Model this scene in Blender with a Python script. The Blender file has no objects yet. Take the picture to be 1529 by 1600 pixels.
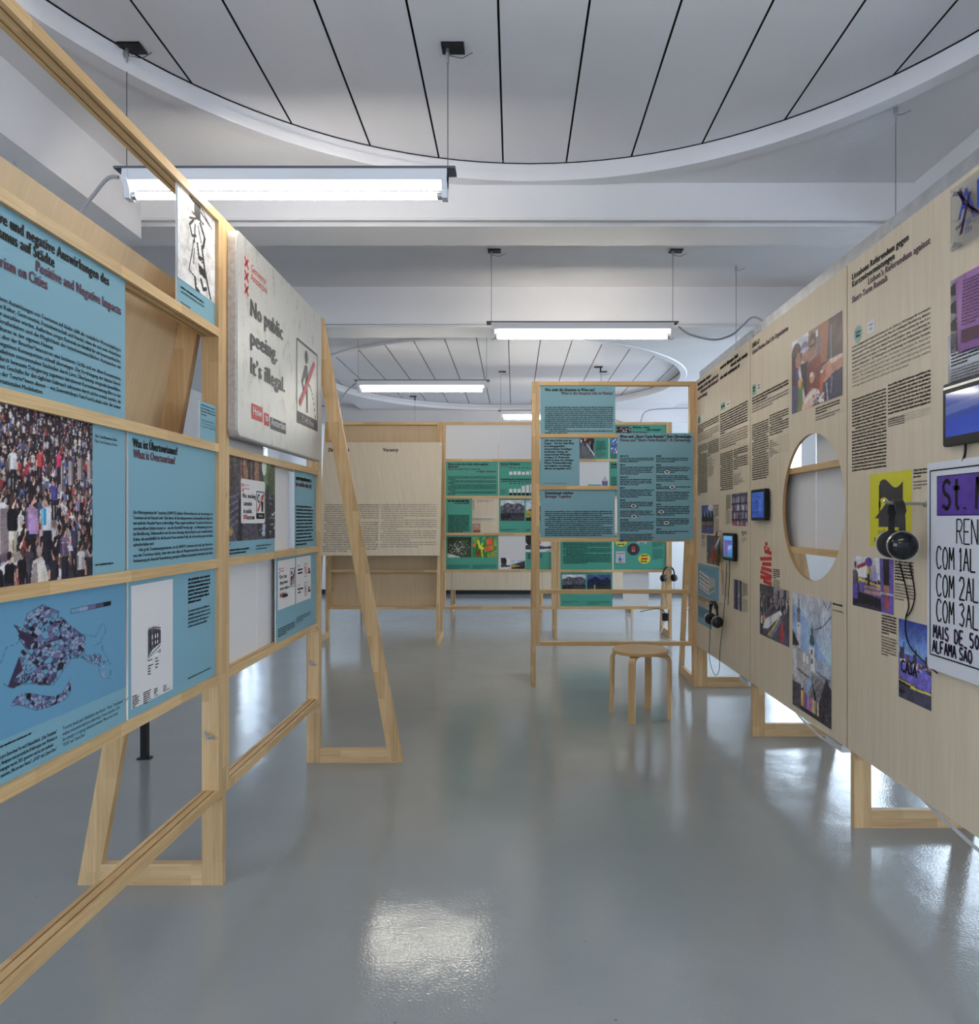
import bpy, bmesh, math, random
import numpy as np
from mathutils import Matrix, Vector

# ------------------------------------------------------------------ camera, world, exposure
sc = bpy.context.scene
COL = sc.collection
FPX, VX, VY, CAMH = 1100.0, 803.0, 813.0, 1.32
cam_d = bpy.data.cameras.new('camera'); cam = bpy.data.objects.new('camera', cam_d); COL.objects.link(cam)
cam_d.sensor_fit = 'HORIZONTAL'; cam_d.sensor_width = 36.0
cam_d.lens = 36.0*FPX/1529.0
cam_d.shift_x = (764.5-VX)/1529.0
cam_d.shift_y = (VY-800.0)/1529.0
cam_d.clip_start = 0.05; cam_d.clip_end = 200
cam.location = (0, 0, CAMH); cam.rotation_euler = (math.pi/2, 0, 0)
sc.camera = cam

world = bpy.data.worlds.new('overcast_daylight'); sc.world = world; world.use_nodes = True
bg = world.node_tree.nodes['Background']
bg.inputs[0].default_value = (0.77, 0.87, 1.0, 1); bg.inputs[1].default_value = 11.0

vs = sc.view_settings
vs.view_transform = 'Standard'; vs.look = 'None'; vs.gamma = 1.0; vs.use_curve_mapping = False
vs.exposure = -0.12
TUBE_STRENGTH = 55.0

# ------------------------------------------------------------------ colour helpers
GAIN = 1.45
def lin(c):
    c = c/255.0
    return c/12.92 if c <= 0.04045 else ((c+0.055)/1.055)**2.4
def obs(r, g, b, k=GAIN):
    return tuple(min(0.93, lin(v)*k) for v in (r, g, b))
def alb(r, g, b): return obs(r, g, b, 1.0)

MATS = {}
def mat(name, col=(0.8, 0.8, 0.8), rough=0.5, metal=0.0, spec=0.5, emit=None, estr=0.0, bump=0.0, bscale=200.0, var=0.0, vscale=6.0):
    if name in MATS: return MATS[name]
    m = bpy.data.materials.new(name); m.use_nodes = True
    nt = m.node_tree; b = nt.nodes['Principled BSDF']
    b.inputs['Base Color'].default_value = (*col, 1); b.inputs['Roughness'].default_value = rough
    b.inputs['Metallic'].default_value = metal; b.inputs['Specular IOR Level'].default_value = spec
    if emit is not None:
        b.inputs['Emission Color'].default_value = (*emit, 1); b.inputs['Emission Strength'].default_value = estr
    if bump > 0 or var > 0:
        tc = nt.nodes.new('ShaderNodeTexCoord')
        if var > 0:
            n2 = nt.nodes.new('ShaderNodeTexNoise'); n2.inputs['Scale'].default_value = vscale; n2.inputs['Detail'].default_value = 4
            nt.links.new(tc.outputs['Object'], n2.inputs['Vector'])
            rp = nt.nodes.new('ShaderNodeValToRGB')
            rp.color_ramp.elements[0].position = 0.3; rp.color_ramp.elements[1].position = 0.7
            rp.color_ramp.elements[0].color = (*[v*(1-var) for v in col], 1)
            rp.color_ramp.elements[1].color = (*[min(1, v*(1+var)) for v in col], 1)
            nt.links.new(n2.outputs['Fac'], rp.inputs[0]); nt.links.new(rp.outputs[0], b.inputs['Base Color'])
        if bump > 0:
            n = nt.nodes.new('ShaderNodeTexNoise'); n.inputs['Scale'].default_value = bscale; n.inputs['Detail'].default_value = 3
            bp = nt.nodes.new('ShaderNodeBump'); bp.inputs['Strength'].default_value = bump; bp.inputs['Distance'].default_value = 0.01
            nt.links.new(tc.outputs['Object'], n.inputs['Vector'])
            nt.links.new(n.outputs['Fac'], bp.inputs['Height']); nt.links.new(bp.outputs[0], b.inputs['Normal'])
    MATS[name] = m
    return m

def wood_mat(name, axis, c1, c2, dark, block=True, rough=0.45, gscale=1.0, contrast=1.0):
    """pine or plywood: grain along local axis 'X' or 'Z'; finger-jointed tone blocks for the laths"""
    m = bpy.data.materials.new(name); m.use_nodes = True; nt = m.node_tree; N = nt.nodes; Lk = nt.links
    b = N['Principled BSDF']; b.inputs['Roughness'].default_value = rough; b.inputs['Specular IOR Level'].default_value = 0.35
    tc = N.new('ShaderNodeTexCoord'); sep = N.new('ShaderNodeSeparateXYZ'); Lk.new(tc.outputs['Object'], sep.inputs[0])
    oi = N.new('ShaderNodeObjectInfo')
    add = N.new('ShaderNodeMath'); add.operation = 'ADD'
    along, across = ('X', 'Z') if axis == 'X' else ('Z', 'X')
    Lk.new(sep.outputs[across], add.inputs[0]); Lk.new(sep.outputs['Y'], add.inputs[1])
    r1 = N.new('ShaderNodeMath'); r1.operation = 'MULTIPLY_ADD'; r1.inputs[1].default_value = 7.3
    Lk.new(oi.outputs['Random'], r1.inputs[0]); Lk.new(sep.outputs[along], r1.inputs[2])
    cmb = N.new('ShaderNodeCombineXYZ'); Lk.new(r1.outputs[0], cmb.inputs[0]); Lk.new(add.outputs[0], cmb.inputs[1]); Lk.new(oi.outputs['Random'], cmb.inputs[2])
    mp = N.new('ShaderNodeMapping'); mp.inputs['Scale'].default_value = (1.6*gscale, 26*gscale, 1); Lk.new(cmb.outputs[0], mp.inputs[0])
    nz = N.new('ShaderNodeTexNoise'); nz.inputs['Scale'].default_value = 2.2; nz.inputs['Detail'].default_value = 5; nz.inputs['Distortion'].default_value = 0.9
    Lk.new(mp.outputs[0], nz.inputs['Vector'])
    mp2 = N.new('ShaderNodeMapping'); mp2.inputs['Scale'].default_value = (3, 170, 1); Lk.new(cmb.outputs[0], mp2.inputs[0])
    nf = N.new('ShaderNodeTexNoise'); nf.inputs['Scale'].default_value = 2.0; nf.inputs['Detail'].default_value = 2; Lk.new(mp2.outputs[0], nf.inputs['Vector'])
    ramp = N.new('ShaderNodeValToRGB'); ramp.color_ramp.elements[0].position = 0.5-0.22/contrast; ramp.color_ramp.elements[1].position = 0.5+0.22/contrast
    ramp.color_ramp.elements[0].color = (*c2, 1); ramp.color_ramp.elements[1].color = (*c1, 1)
    Lk.new(nz.outputs['Fac'], ramp.inputs[0])
    mul = N.new('ShaderNodeMix'); mul.data_type = 'RGBA'; mul.blend_type = 'MULTIPLY'; mul.inputs[0].default_value = 1.0
    rf = N.new('ShaderNodeValToRGB'); rf.color_ramp.elements[0].position = 0.35; rf.color_ramp.elements[1].position = 0.6
    k = 0.86 if block else 0.95
    rf.color_ramp.elements[0].color = (k, k*0.98, k*0.96, 1); rf.color_ramp.elements[1].color = (1, 1, 1, 1)
    Lk.new(nf.outputs['Fac'], rf.inputs[0]); Lk.new(ramp.outputs[0], mul.inputs[6]); Lk.new(rf.outputs[0], mul.inputs[7])
    last = mul.outputs[2]
    if block:
        br = N.new('ShaderNodeTexBrick'); br.inputs['Scale'].default_value = 1.0; br.inputs['Mortar Size'].default_value = 0.0
        br.inputs['Brick Width'].default_value = 0.34; br.inputs['Row Height'].default_value = 0.035
        br.inputs['Color1'].default_value = (1, 1, 1, 1); br.inputs['Color2'].default_value = (0.70, 0.64, 0.56, 1); br.offset = 0.43
        Lk.new(cmb.outputs[0], br.inputs['Vector'])
        m2 = N.new('ShaderNodeMix'); m2.data_type = 'RGBA'; m2.blend_type = 'MULTIPLY'; m2.inputs[0].default_value = 0.75
        Lk.new(last, m2.inputs[6]); Lk.new(br.outputs['Color'], m2.inputs[7]); last = m2.outputs[2]
        # knots
        vo = N.new('ShaderNodeTexVoronoi'); vo.inputs['Scale'].default_value = 1.0
        mk = N.new('ShaderNodeMapping'); mk.inputs['Scale'].default_value = (2.6, 9.0, 1); Lk.new(cmb.outputs[0], mk.inputs[0]); Lk.new(mk.outputs[0], vo.inputs['Vector'])
        rk = N.new('ShaderNodeValToRGB'); rk.color_ramp.elements[0].position = 0.02; rk.color_ramp.elements[1].position = 0.05
        rk.color_ramp.elements[0].color = (1, 1, 1, 1); rk.color_ramp.elements[1].color = (0, 0, 0, 1)
        Lk.new(vo.outputs['Distance'], rk.inputs[0])
        m3 = N.new('ShaderNodeMix'); m3.data_type = 'RGBA'; Lk.new(rk.outputs[0], m3.inputs[0]); Lk.new(last, m3.inputs[6]); m3.inputs[7].default_value = (*dark, 1)
        last = m3.outputs[2]
    Lk.new(last, b.inputs['Base Color'])
    bp = N.new('ShaderNodeBump'); bp.inputs['Strength'].default_value = 0.08; bp.inputs['Distance'].default_value = 0.002
    Lk.new(nf.outputs['Fac'], bp.inputs['Height']); Lk.new(bp.outputs[0], b.inputs['Normal'])
    MATS[name] = m
    return m

PINE_X = wood_mat('pine_lath_horizontal', 'X', (0.86, 0.62, 0.33), (0.74, 0.48, 0.23), (0.2, 0.1, 0.04))
PINE_Z = wood_mat('pine_lath_upright', 'Z', (0.84, 0.60, 0.33), (0.72, 0.47, 0.24), (0.2, 0.1, 0.04))
PLY = wood_mat('birch_plywood', 'Z', (0.79, 0.68, 0.53), (0.71, 0.595, 0.44), (0.3, 0.2, 0.1), block=False, rough=0.5, gscale=0.5, contrast=0.8)
PLYB = wood_mat('plywood_raw', 'Z', (0.74, 0.56, 0.35), (0.66, 0.48, 0.29), (0.3, 0.2, 0.1), block=False, rough=0.55, gscale=0.5, contrast=0.8)
BIRCH = wood_mat('bent_birch', 'Z', (0.72, 0.47, 0.22), (0.64, 0.40, 0.18), (0.2, 0.1, 0.04), block=False, rough=0.35)
PLYEDGE = mat('plywood_edge', obs(150, 118, 78), 0.6)
WHITE = mat('white_paint', (0.80, 0.80, 0.81), 0.55, bump=0.25, bscale=14, var=0.02, vscale=2.5)
CEILW = mat('ceiling_paint', (0.765, 0.755, 0.785), 0.6, bump=0.3, bscale=9, var=0.03, vscale=2.0)
PLANKW = mat('plank_paint', (0.745, 0.735, 0.775), 0.4, bump=0.15, bscale=20, var=0.02, vscale=3.0)
GAPBLK = mat('plank_gap_black', (0.012, 0.012, 0.012), 0.9)
BLUE = mat('light_blue_print', (0.225, 0.435, 0.53), 0.5, spec=0.25)
BLUE2 = mat('map_ground_print', (0.18, 0.36, 0.49), 0.5, spec=0.25)
GREEN = mat('sea_green_print', (0.09, 0.375, 0.285), 0.5, spec=0.25)
PAPER = mat('white_card', (0.78, 0.76, 0.76), 0.55, spec=0.2)
CARDEDGE = mat('card_core_edge', (0.80, 0.78, 0.78), 0.6)
INK = mat('black_ink', (0.012, 0.012, 0.013), 0.6, spec=0.2)
INKB = mat('text_ink_blueblack', (0.018, 0.03, 0.038), 0.6, spec=0.2)
INKP = mat('plum_ink', (0.135, 0.07, 0.10), 0.6, spec=0.2)
INKG = mat('grey_ink', (0.16, 0.14, 0.13), 0.6, spec=0.2)
RED = mat('signal_red', (0.62, 0.03, 0.03), 0.45)
STEEL = mat('galvanised_steel', (0.55, 0.56, 0.57), 0.42, metal=0.9, var=0.12, vscale=18)
CHROME = mat('zinc_hardware', (0.6, 0.6, 0.62), 0.3, metal=1.0)
BLACKP = mat('black_plastic', (0.010, 0.010, 0.012), 0.4, spec=0.25)
BLACKG = mat('gloss_black_plastic', (0.008, 0.008, 0.010), 0.12)
LEATHER = mat('black_leatherette', (0.02, 0.02, 0.022), 0.55)
WHITEP = mat('white_plastic', (0.72, 0.73, 0.75), 0.35)
LAMPW = mat('lamp_housing_enamel', (0.72, 0.74, 0.80), 0.35)
LAMPT = mat('lamp_top_plate', (0.10, 0.11, 0.13), 0.4)
TUBE = mat('fluorescent_tube', (0.9, 0.9, 0.9), 0.3, emit=(1.0, 0.93, 0.80), estr=TUBE_STRENGTH)
WIRE = mat('steel_wire', (0.12, 0.12, 0.13), 0.4, metal=0.7)
CABLEG = mat('grey_cable', (0.36, 0.36, 0.40), 0.5)
YELLOW = mat('lemon_yellow_print', (0.72, 0.66, 0.02), 0.5)
PURPLE = mat('violet_paint', (0.085, 0.03, 0.33), 0.5, var=0.25, vscale=30)
PINKP = mat('lilac_paper', (0.50, 0.24, 0.56), 0.6)
CORRUG = mat('white_corrugated_board', (0.74, 0.75, 0.82), 0.45)
ASPHALT = mat('sticker_dark', (0.03, 0.03, 0.035), 0.5)

def vcol_mat():
    m = bpy.data.materials.new('photo_print'); m.use_nodes = True; nt = m.node_tree
    b = nt.nodes['Principled BSDF']; b.inputs['Roughness'].default_value = 0.45; b.inputs['Specular IOR Level'].default_value = 0.25
    a = nt.nodes.new('ShaderNodeAttribute'); a.attribute_name = 'Col'
    nt.links.new(a.outputs['Color'], b.inputs['Base Color'])
    return m
PHOTO = vcol_mat()
def screen_mat():
    m = bpy.data.materials.new('lit_screen'); m.use_nodes = True; nt = m.node_tree
    b = nt.nodes['Principled BSDF']; b.inputs['Roughness'].default_value = 0.08; b.inputs['Base Color'].default_value = (0.01, 0.01, 0.012, 1)
    a = nt.nodes.new('ShaderNodeAttribute'); a.attribute_name = 'Col'
    nt.links.new(a.outputs['Color'], b.inputs['Emission Color']); b.inputs['Emission Strength'].default_value = 0.9
    return m
SCREEN = screen_mat()

def floor_mat():
    m = bpy.data.materials.new('grey_epoxy_floor'); m.use_nodes = True; nt = m.node_tree; N = nt.nodes; Lk = nt.links
    b = N['Principled BSDF']; tc = N.new('ShaderNodeTexCoord')
    n = N.new('ShaderNodeTexNoise'); n.inputs['Scale'].default_value = 1.3; n.inputs['Detail'].default_value = 6; n.inputs['Roughness'].default_value = 0.6
    Lk.new(tc.outputs['Object'], n.inputs['Vector'])
    r = N.new('ShaderNodeValToRGB'); r.color_ramp.elements[0].position = 0.3; r.color_ramp.elements[1].position = 0.72
    r.color_ramp.elements[0].color = (0.315, 0.335, 0.342, 1); r.color_ramp.elements[1].color = (0.350, 0.370, 0.376, 1)
    Lk.new(n.outputs['Fac'], r.inputs[0])
    # scuffs and specks
    v = N.new('ShaderNodeTexVoronoi'); v.inputs['Scale'].default_value = 5.0; Lk.new(tc.outputs['Object'], v.inputs['Vector'])
    rv = N.new('ShaderNodeValToRGB'); rv.color_ramp.elements[0].position = 0.012; rv.color_ramp.elements[1].position = 0.03
    rv.color_ramp.elements[0].color = (0.35, 0.35, 0.35, 1); rv.color_ramp.elements[1].color = (1, 1, 1, 1); Lk.new(v.outputs['Distance'], rv.inputs[0])
    mx = N.new('ShaderNodeMix'); mx.data_type = 'RGBA'; mx.blend_type = 'MULTIPLY'; mx.inputs[0].default_value = 0.7
    Lk.new(r.outputs[0], mx.inputs[6]); Lk.new(rv.outputs[0], mx.inputs[7]); Lk.new(mx.outputs[2], b.inputs['Base Color'])
    n2 = N.new('ShaderNodeTexNoise'); n2.inputs['Scale'].default_value = 3.0; n2.inputs['Detail'].default_value = 4; Lk.new(tc.outputs['Object'], n2.inputs['Vector'])
    mr = N.new('ShaderNodeMapRange'); mr.inputs[3].default_value = 0.05; mr.inputs[4].default_value = 0.12; Lk.new(n2.outputs['Fac'], mr.inputs[0]); Lk.new(mr.outputs[0], b.inputs['Roughness'])
    b.inputs['Specular IOR Level'].default_value = 0.85
    n3 = N.new('ShaderNodeTexNoise'); n3.inputs['Scale'].default_value = 110; n3.inputs['Detail'].default_value = 2; Lk.new(tc.outputs['Object'], n3.inputs['Vector'])
    n4 = N.new('ShaderNodeTexNoise'); n4.inputs['Scale'].default_value = 4.0; n4.inputs['Detail'].default_value = 2; Lk.new(tc.outputs['Object'], n4.inputs['Vector'])
    ad = N.new('ShaderNodeMath'); ad.operation = 'MULTIPLY_ADD'; ad.inputs[1].default_value = 6.0; Lk.new(n4.outputs['Fac'], ad.inputs[0]); Lk.new(n3.outputs['Fac'], ad.inputs[2])
    bp = N.new('ShaderNodeBump'); bp.inputs['Strength'].default_value = 0.22; bp.inputs['Distance'].default_value = 0.002
    Lk.new(ad.outputs[0], bp.inputs['Height']); Lk.new(bp.outputs[0], b.inputs['Normal'])
    return m
FLOOR = floor_mat()
def glass_mat():
    m = bpy.data.materials.new('window_glass'); m.use_nodes = True; nt = m.node_tree; N = nt.nodes
    for n in list(N): N.remove(n)
    o = N.new('ShaderNodeOutputMaterial'); t = N.new('ShaderNodeBsdfTransparent'); g = N.new('ShaderNodeBsdfGlossy'); g.inputs['Roughness'].default_value = 0.02
    mx = N.new('ShaderNodeMixShader'); mx.inputs[0].default_value = 0.06
    t.inputs[0].default_value = (0.93, 0.96, 0.97, 1)
    nt.links.new(t.outputs[0], mx.inputs[1]); nt.links.new(g.outputs[0], mx.inputs[2]); nt.links.new(mx.outputs[0], o.inputs[0])
    return m
GLASS = glass_mat()

# ------------------------------------------------------------------ mesh helpers
class MB:
    def __init__(s): s.v = []; s.f = []; s.m = []
    def add(s, vs, fs, mi=0):
        o = len(s.v); s.v += [tuple(p) for p in vs]
        for f in fs: s.f.append(tuple(i+o for i in f)); s.m.append(mi)
        return s
    def box(s, x0, x1, y0, y1, z0, z1, mi=0, front=None):
        vs = [(x0,y0,z0),(x1,y0,z0),(x1,y1,z0),(x0,y1,z0),(x0,y0,z1),(x1,y0,z1),(x1,y1,z1),(x0,y1,z1)]
        fs = [(0,3,2,1),(4,5,6,7),(1,2,6,5),(2,3,7,6),(3,0,4,7)]
        s.add(vs, fs, mi); o = len(s.v)-8
        s.f.append((o,o+1,o+5,o+4)); s.m.append(mi if front is None else front)
        return s
    def prism(s, poly, axis, a, b, mi=0):
        """poly: list of 2D points (ccw), extruded along axis from a to b. axis 'x': poly=(y,z); 'y': (x,z); 'z': (x,y)"""
        n = len(poly)
        def P(p, t): return {'x': (t, p[0], p[1]), 'y': (p[0], t, p[1]), 'z': (p[0], p[1], t)}[axis]
        vs = [P(p, a) for p in poly]+[P(p, b) for p in poly]
        fs = [tuple(range(n))[::-1], tuple(range(n, 2*n))]+[(i, (i+1) % n, n+(i+1) % n, n+i) for i in range(n)]
        return s.add(vs, fs, mi)
    def cyl(s, p0, p1, r0, r1=None, n=12, mi=0, cap=True):
        r1 = r0 if r1 is None else r1
        p0 = Vector(p0); p1 = Vector(p1); d = (p1-p0).normalized()
        a = d.orthogonal().normalized(); b = d.cross(a)
        vs = []
        for p, r in ((p0, r0), (p1, r1)):
            for i in range(n):
                t = 2*math.pi*i/n; vs.append(p+a*math.cos(t)*r+b*math.sin(t)*r)
        fs = [(i, (i+1) % n, n+(i+1) % n, n+i) for i in range(n)]
        if cap: fs += [tuple(range(n))[::-1], tuple(range(n, 2*n))]
        return s.add(vs, fs, mi)
    def tube(s, pts, r, n=8, mi=0):
        pts = [Vector(p) for p in pts]; rings = []
        up = None
        for i, p in enumerate(pts):
            d = ((pts[min(i+1, len(pts)-1)]-pts[max(i-1, 0)])).normalized()
            if up is None: up = d.orthogonal().normalized()
            up = (up-d*up.dot(d)).normalized(); b = d.cross(up)
            rr = r[i] if isinstance(r, (list, tuple)) else r
            rings.append([p+up*math.cos(2*math.pi*k/n)*rr+b*math.sin(2*math.pi*k/n)*rr for k in range(n)])
        vs = [q for R in rings for q in R]; fs = []
        for i in range(len(rings)-1):
            for k in range(n): fs.append((i*n+k, i*n+(k+1) % n, (i+1)*n+(k+1) % n, (i+1)*n+k))
        fs += [tuple(range(n))[::-1], tuple(range((len(rings)-1)*n, len(rings)*n))]
        return s.add(vs, fs, mi)
    def lathe(s, prof, c=(0,0,0), n=24, axis='z', mi=0):
        vs = []; 
        for (r, h) in prof:
            for k in range(n):
                t = 2*math.pi*k/n; q = (r*math.cos(t), r*math.sin(t), h)
                if axis == 'x': q = (q[2], q[0], q[1])
                elif axis == 'y': q = (q[0], q[2], q[1])
                vs.append((c[0]+q[0], c[1]+q[1], c[2]+q[2]))
        fs = []
        for i in range(len(prof)-1):
            for k in range(n): fs.append((i*n+k, i*n+(k+1) % n, (i+1)*n+(k+1) % n, (i+1)*n+k))
        return s.add(vs, fs, mi)
    def mesh(s, name, mats):
        me = bpy.data.meshes.new(name); me.from_pydata(s.v, [], s.f)
        mats = mats if isinstance(mats, (list, tuple)) else [mats]
        for m in mats: me.materials.append(m)
        if len(mats) > 1: me.polygons.foreach_set('material_index', s.m)
        me.update(); return me
    def build(s, name, mats, parent=None, loc=(0,0,0), rz=0.0, smooth=False, bevel=0.0):
        me = s.mesh(name, mats)
        return link(name, me, parent, loc, rz, smooth, bevel)

def link(name, me, parent=None, loc=(0,0,0), rz=0.0, smooth=False, bevel=0.0):
    o = bpy.data.objects.new(name, me); COL.objects.link(o); o.location = loc; o.rotation_euler = (0, 0, rz)
    if parent is not None: o.parent = parent
    if smooth:
        me.polygons.foreach_set('use_smooth', [True]*len(me.polygons))
        try:
            bm = bmesh.new(); bm.from_mesh(me)
            for e in bm.edges:
                if len(e.link_faces) == 2 and e.calc_face_angle(0) > 0.7: e.smooth = False
            bm.normal_update(); bm.to_mesh(me); bm.free()
        except Exception: pass
    if bevel > 0:
        md = o.modifiers.new('edge', 'BEVEL'); md.width = bevel; md.segments = 2; md.limit_method = 'ANGLE'
    return o
def empty(name, loc=(0,0,0), rz=0.0):
    o = bpy.data.objects.new(name, None); COL.objects.link(o); o.location = loc; o.rotation_euler = (0,0,rz); o.empty_display_size = 0.1
    return o
def tag(o, label, cat, group=None):
    o['label'] = label; o['category'] = cat
    if group: o['group'] = group
    return o
def struct(o): o['kind'] = 'structure'; return o

# ------------------------------------------------------------------ lettering
GL = {}
_fc = {}
def _font(bold):
    if bold in _fc: return _fc[bold]
    c = bpy.data.curves.new('lettering', 'FONT'); c.resolution_u = 2; c.fill_mode = 'FRONT'
    c.offset = {0: 0.0, 1: 0.0, 2: 0.0}[bold]
    o = bpy.data.objects.new('lettering', c); COL.objects.link(o); _fc[bold] = (c, o); return _fc[bold]
def _ext(o, c, body):
    c.body = body
    dg = bpy.context.evaluated_depsgraph_get(); dg.update()
    e = o.evaluated_get(dg); me = e.to_mesh()
    n = len(me.vertices); co = np.empty(n*3); me.vertices.foreach_get('co', co); co = co.reshape(-1, 3)
    fs = [tuple(p.vertices) for p in me.polygons]
    e.to_mesh_clear(); return co[:, :2].copy(), fs
_w = {}
def glyph(ch, bold):
    k = (ch, bold)
    if k in GL: return GL[k]
    c, o = _font(bold)
    if ('HH', bold) not in _w:
        v, _ = _ext(o, c, 'HH'); _w[('HH', bold)] = v[:, 0].max()-v[:, 0].min()
    v, _ = _ext(o, c, 'H'+ch+'H'); adv = (v[:, 0].max()-v[:, 0].min())-_w[('HH', bold)]+(0.045 if bold == 1 and ch != ' ' else 0.0)
    if ch == ' ': g = ([], [], adv)
    else:
        vv, ff = _ext(o, c, ch); g = (vv, ff, adv)
    GL[k] = g; return g
def text_width(t, size, bold=0): return sum(glyph(ch, bold)[2] for ch in t)*size

def lin_arr(a):
    a = np.clip(a, 0, 1); return np.where(a <= 0.04045, a/12.92, ((a+0.055)/1.055)**2.4)

class Sheet:
    """flat print on the face of a panel. u right, v up in frame coordinates; flushes into one child mesh per print part"""
    def __init__(s, parent, u0, v0, y=0.0): s.p = parent; s.u0 = u0; s.v0 = v0; s.y = y; s.b = {}
    def _b(s, name, m):
        return s.b.setdefault((name, m.name), (MB(), m))[0]
    LINES = ('headline', 'warning_text', 'town_name', 'label_text', 'logo_text', 'year')
    def poly(s, pts, m, name='print', lift=0.0006):
        if sum(pts[i][0]*pts[(i+1) % len(pts)][1]-pts[(i+1) % len(pts)][0]*pts[i][1] for i in range(len(pts))) < 0: pts = pts[::-1]
        s._b(name, m).add([(u-s.u0, s.y-lift, v-s.v0) for u, v in pts], [tuple(range(len(pts)))]); return s
    def rect(s, a, b, c, d, m, name='print', lift=0.0006): return s.poly([(a, b), (c, b), (c, d), (a, d)], m, name, lift)
    def disc(s, u, v, ru, rv, m, name='print', lift=0.0006, n=28): return s.poly([(u+ru*math.cos(2*math.pi*i/n), v+rv*math.sin(2*math.pi*i/n)) for i in range(n)], m, name, lift)
    def line(s, pts, w, m, name='print', lift=0.0009):
        for (a, b), (c, d) in zip(pts[:-1], pts[1:]):
            L = math.hypot(c-a, d-b) or 1; nx, ny = -(d-b)/L*w/2, (c-a)/L*w/2
            s.poly([(a+nx, b+ny), (c+nx, d+ny), (c-nx, d-ny), (a-nx, b-ny)], m, name, lift)
        return s
    def text(s, t, u, v, size, m=None, name='lettering', fit=None, align='L', bold=0, lift=0.0011, rot=0.0):
        """baseline at v. fit = width to stretch to"""
        m = m or INK
        if bold == 1: size *= 1.13
        w = text_width(t, size, bold); k = 1.0 if not fit else fit/max(w, 1e-6)
        x = u if align == 'L' else (u-w*k if align == 'R' else u-w*k/2)
        if name in s.LINES: s.nl = getattr(s, 'nl', 0)+1; B = s.b.setdefault((name, m.name, s.nl), (MB(), m))[0]
        else: B = s._b(name, m)
        cr, sr = math.cos(rot), math.sin(rot); ox = 0.0
        for ch in t:
            vv, ff, adv = glyph(ch, bold)
            for iz, dx in enumerate(((-0.062, 0.0), (-0.03, 0.022), (0.0, -0.014), (0.03, 0.022), (0.062, 0.0)) if bold == 1 else (((-0.018, 0.0), (0.018, 0.008)) if bold == 2 else ((0.0, 0.0),))):
                if not len(ff): break
                px = (ox+(vv[:, 0]+dx[0])*size*k); py = (vv[:, 1]+dx[1])*size
                X = x+px*cr-py*sr; Y = v+px*sr+py*cr
                B.add([(a-s.u0, s.y-lift-0.00008*iz, b-s.v0) for a, b in zip(X, Y)], ff)
            ox += adv*size*k
        return s
    def lines(s, ls, u0, u1, v, size, lead, m=None, name='body_text', bold=0, just=True):
        """block of lines; a line ending with \\n keeps its natural width, leading '>' indents"""
        k = None
        for i, t in enumerate(ls):
            ind = 0.0; nat = False
            if t.startswith('>'): ind = 0.028; t = t[1:]
            if t.endswith('\n'): nat = True; t = t[:-1]
            f = u1-u0-ind
            if nat or not just: s.text(t, u0+ind, v-i*lead, size, m, name, fit=text_width(t, size, bold)*(k or 1), bold=bold)
            else:
                k = f/max(1e-6, text_width(t, size, bold)); s.text(t, u0+ind, v-i*lead, size, m, name, fit=f, bold=bold)
        return s
    def greek(s, u0, u1, v, n, size, lead, m=None, name='small_print', seed=1, last=0.5, dens=1.0, paras=(), ragged=0.0):
        """unreadable small print: word-length rows of strokes"""
        m = m or INKB; rnd = random.Random(seed); B = s._b(name, m); xh = size*0.55; sw = size*0.16*dens; st = size*0.29
        for i in range(n):
            b = v-i*lead; x = u0+(size*2.4 if i in paras else 0)
            end = u0+(u1-u0)*last if (i == n-1 or (i+1) in paras) else u1-rnd.random()*ragged*(u1-u0)
            while x < end-st:
                nl = rnd.choice((4, 6, 7, 9, 12, 16, 20))
                for j in range(nl):
                    if x > end-sw: break
                    q = rnd.random(); h0, h1 = (0, xh) if q < 0.72 else ((0, size*0.78) if q < 0.93 else (-size*0.2, xh))
                    xx = x-s.u0
                    B.add([(xx, s.y-0.0011, b+h0-s.v0), (xx+sw, s.y-0.0011, b+h0-s.v0), (xx+sw, s.y-0.0011, b+h1-s.v0), (xx, s.y-0.0011, b+h1-s.v0)], [(0,1,2,3)])
                    if j % 2 == 0 and rnd.random() < 0.75:
                        e = min(xx+st+sw, end-s.u0)
                        zz = rnd.choice((0, xh-sw*0.9, xh*0.5))
                        B.add([(xx, s.y-0.0011, b+zz-s.v0), (e, s.y-0.0011, b+zz-s.v0), (e, s.y-0.0011, b+zz+sw*0.9-s.v0), (xx, s.y-0.0011, b+zz+sw*0.9-s.v0)], [(0,1,2,3)])
                    x += st
                x += size*0.30
        return s
    def photo(s, img, u0, v0, u1, v1, name='photo_print', label=None, m=None, lift=0.0012, gain=1.5, desat=0.8):
        h, w = img.shape[:2]
        if m is None and min(h, w) > 24:      # photographic unevenness: soft blotches, grain, a little less colour
            rs = np.random.RandomState(h*7+w); sh = np.zeros((h, w))
            for q, am in ((max(2, w//5), 0.10), (max(2, w//11), 0.09), (max(2, w//24), 0.07), (1, 0.05)):
                g = rs.rand(h//q+3, w//q+3); yy = np.arange(h)/q; xx = np.arange(w)/q; y0 = yy.astype(int); x0 = xx.astype(int); fy = (yy-y0)[:, None]; fx = (xx-x0)[None, :]
                sh += am*2*((g[y0][:, x0]*(1-fy)+g[y0+1][:, x0]*fy)*(1-fx)+(g[y0][:, x0+1]*(1-fy)+g[y0+1][:, x0+1]*fy)*fx-0.5)
            lum = img.mean(-1, keepdims=True); img = np.clip((lum+(img-lum)*desat)*(1+sh[..., None]*1.3), 0, 1)
        us = np.linspace(u0-s.u0, u1-s.u0, w); vz = np.linspace(v1-s.v0, v0-s.v0, h)
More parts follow.
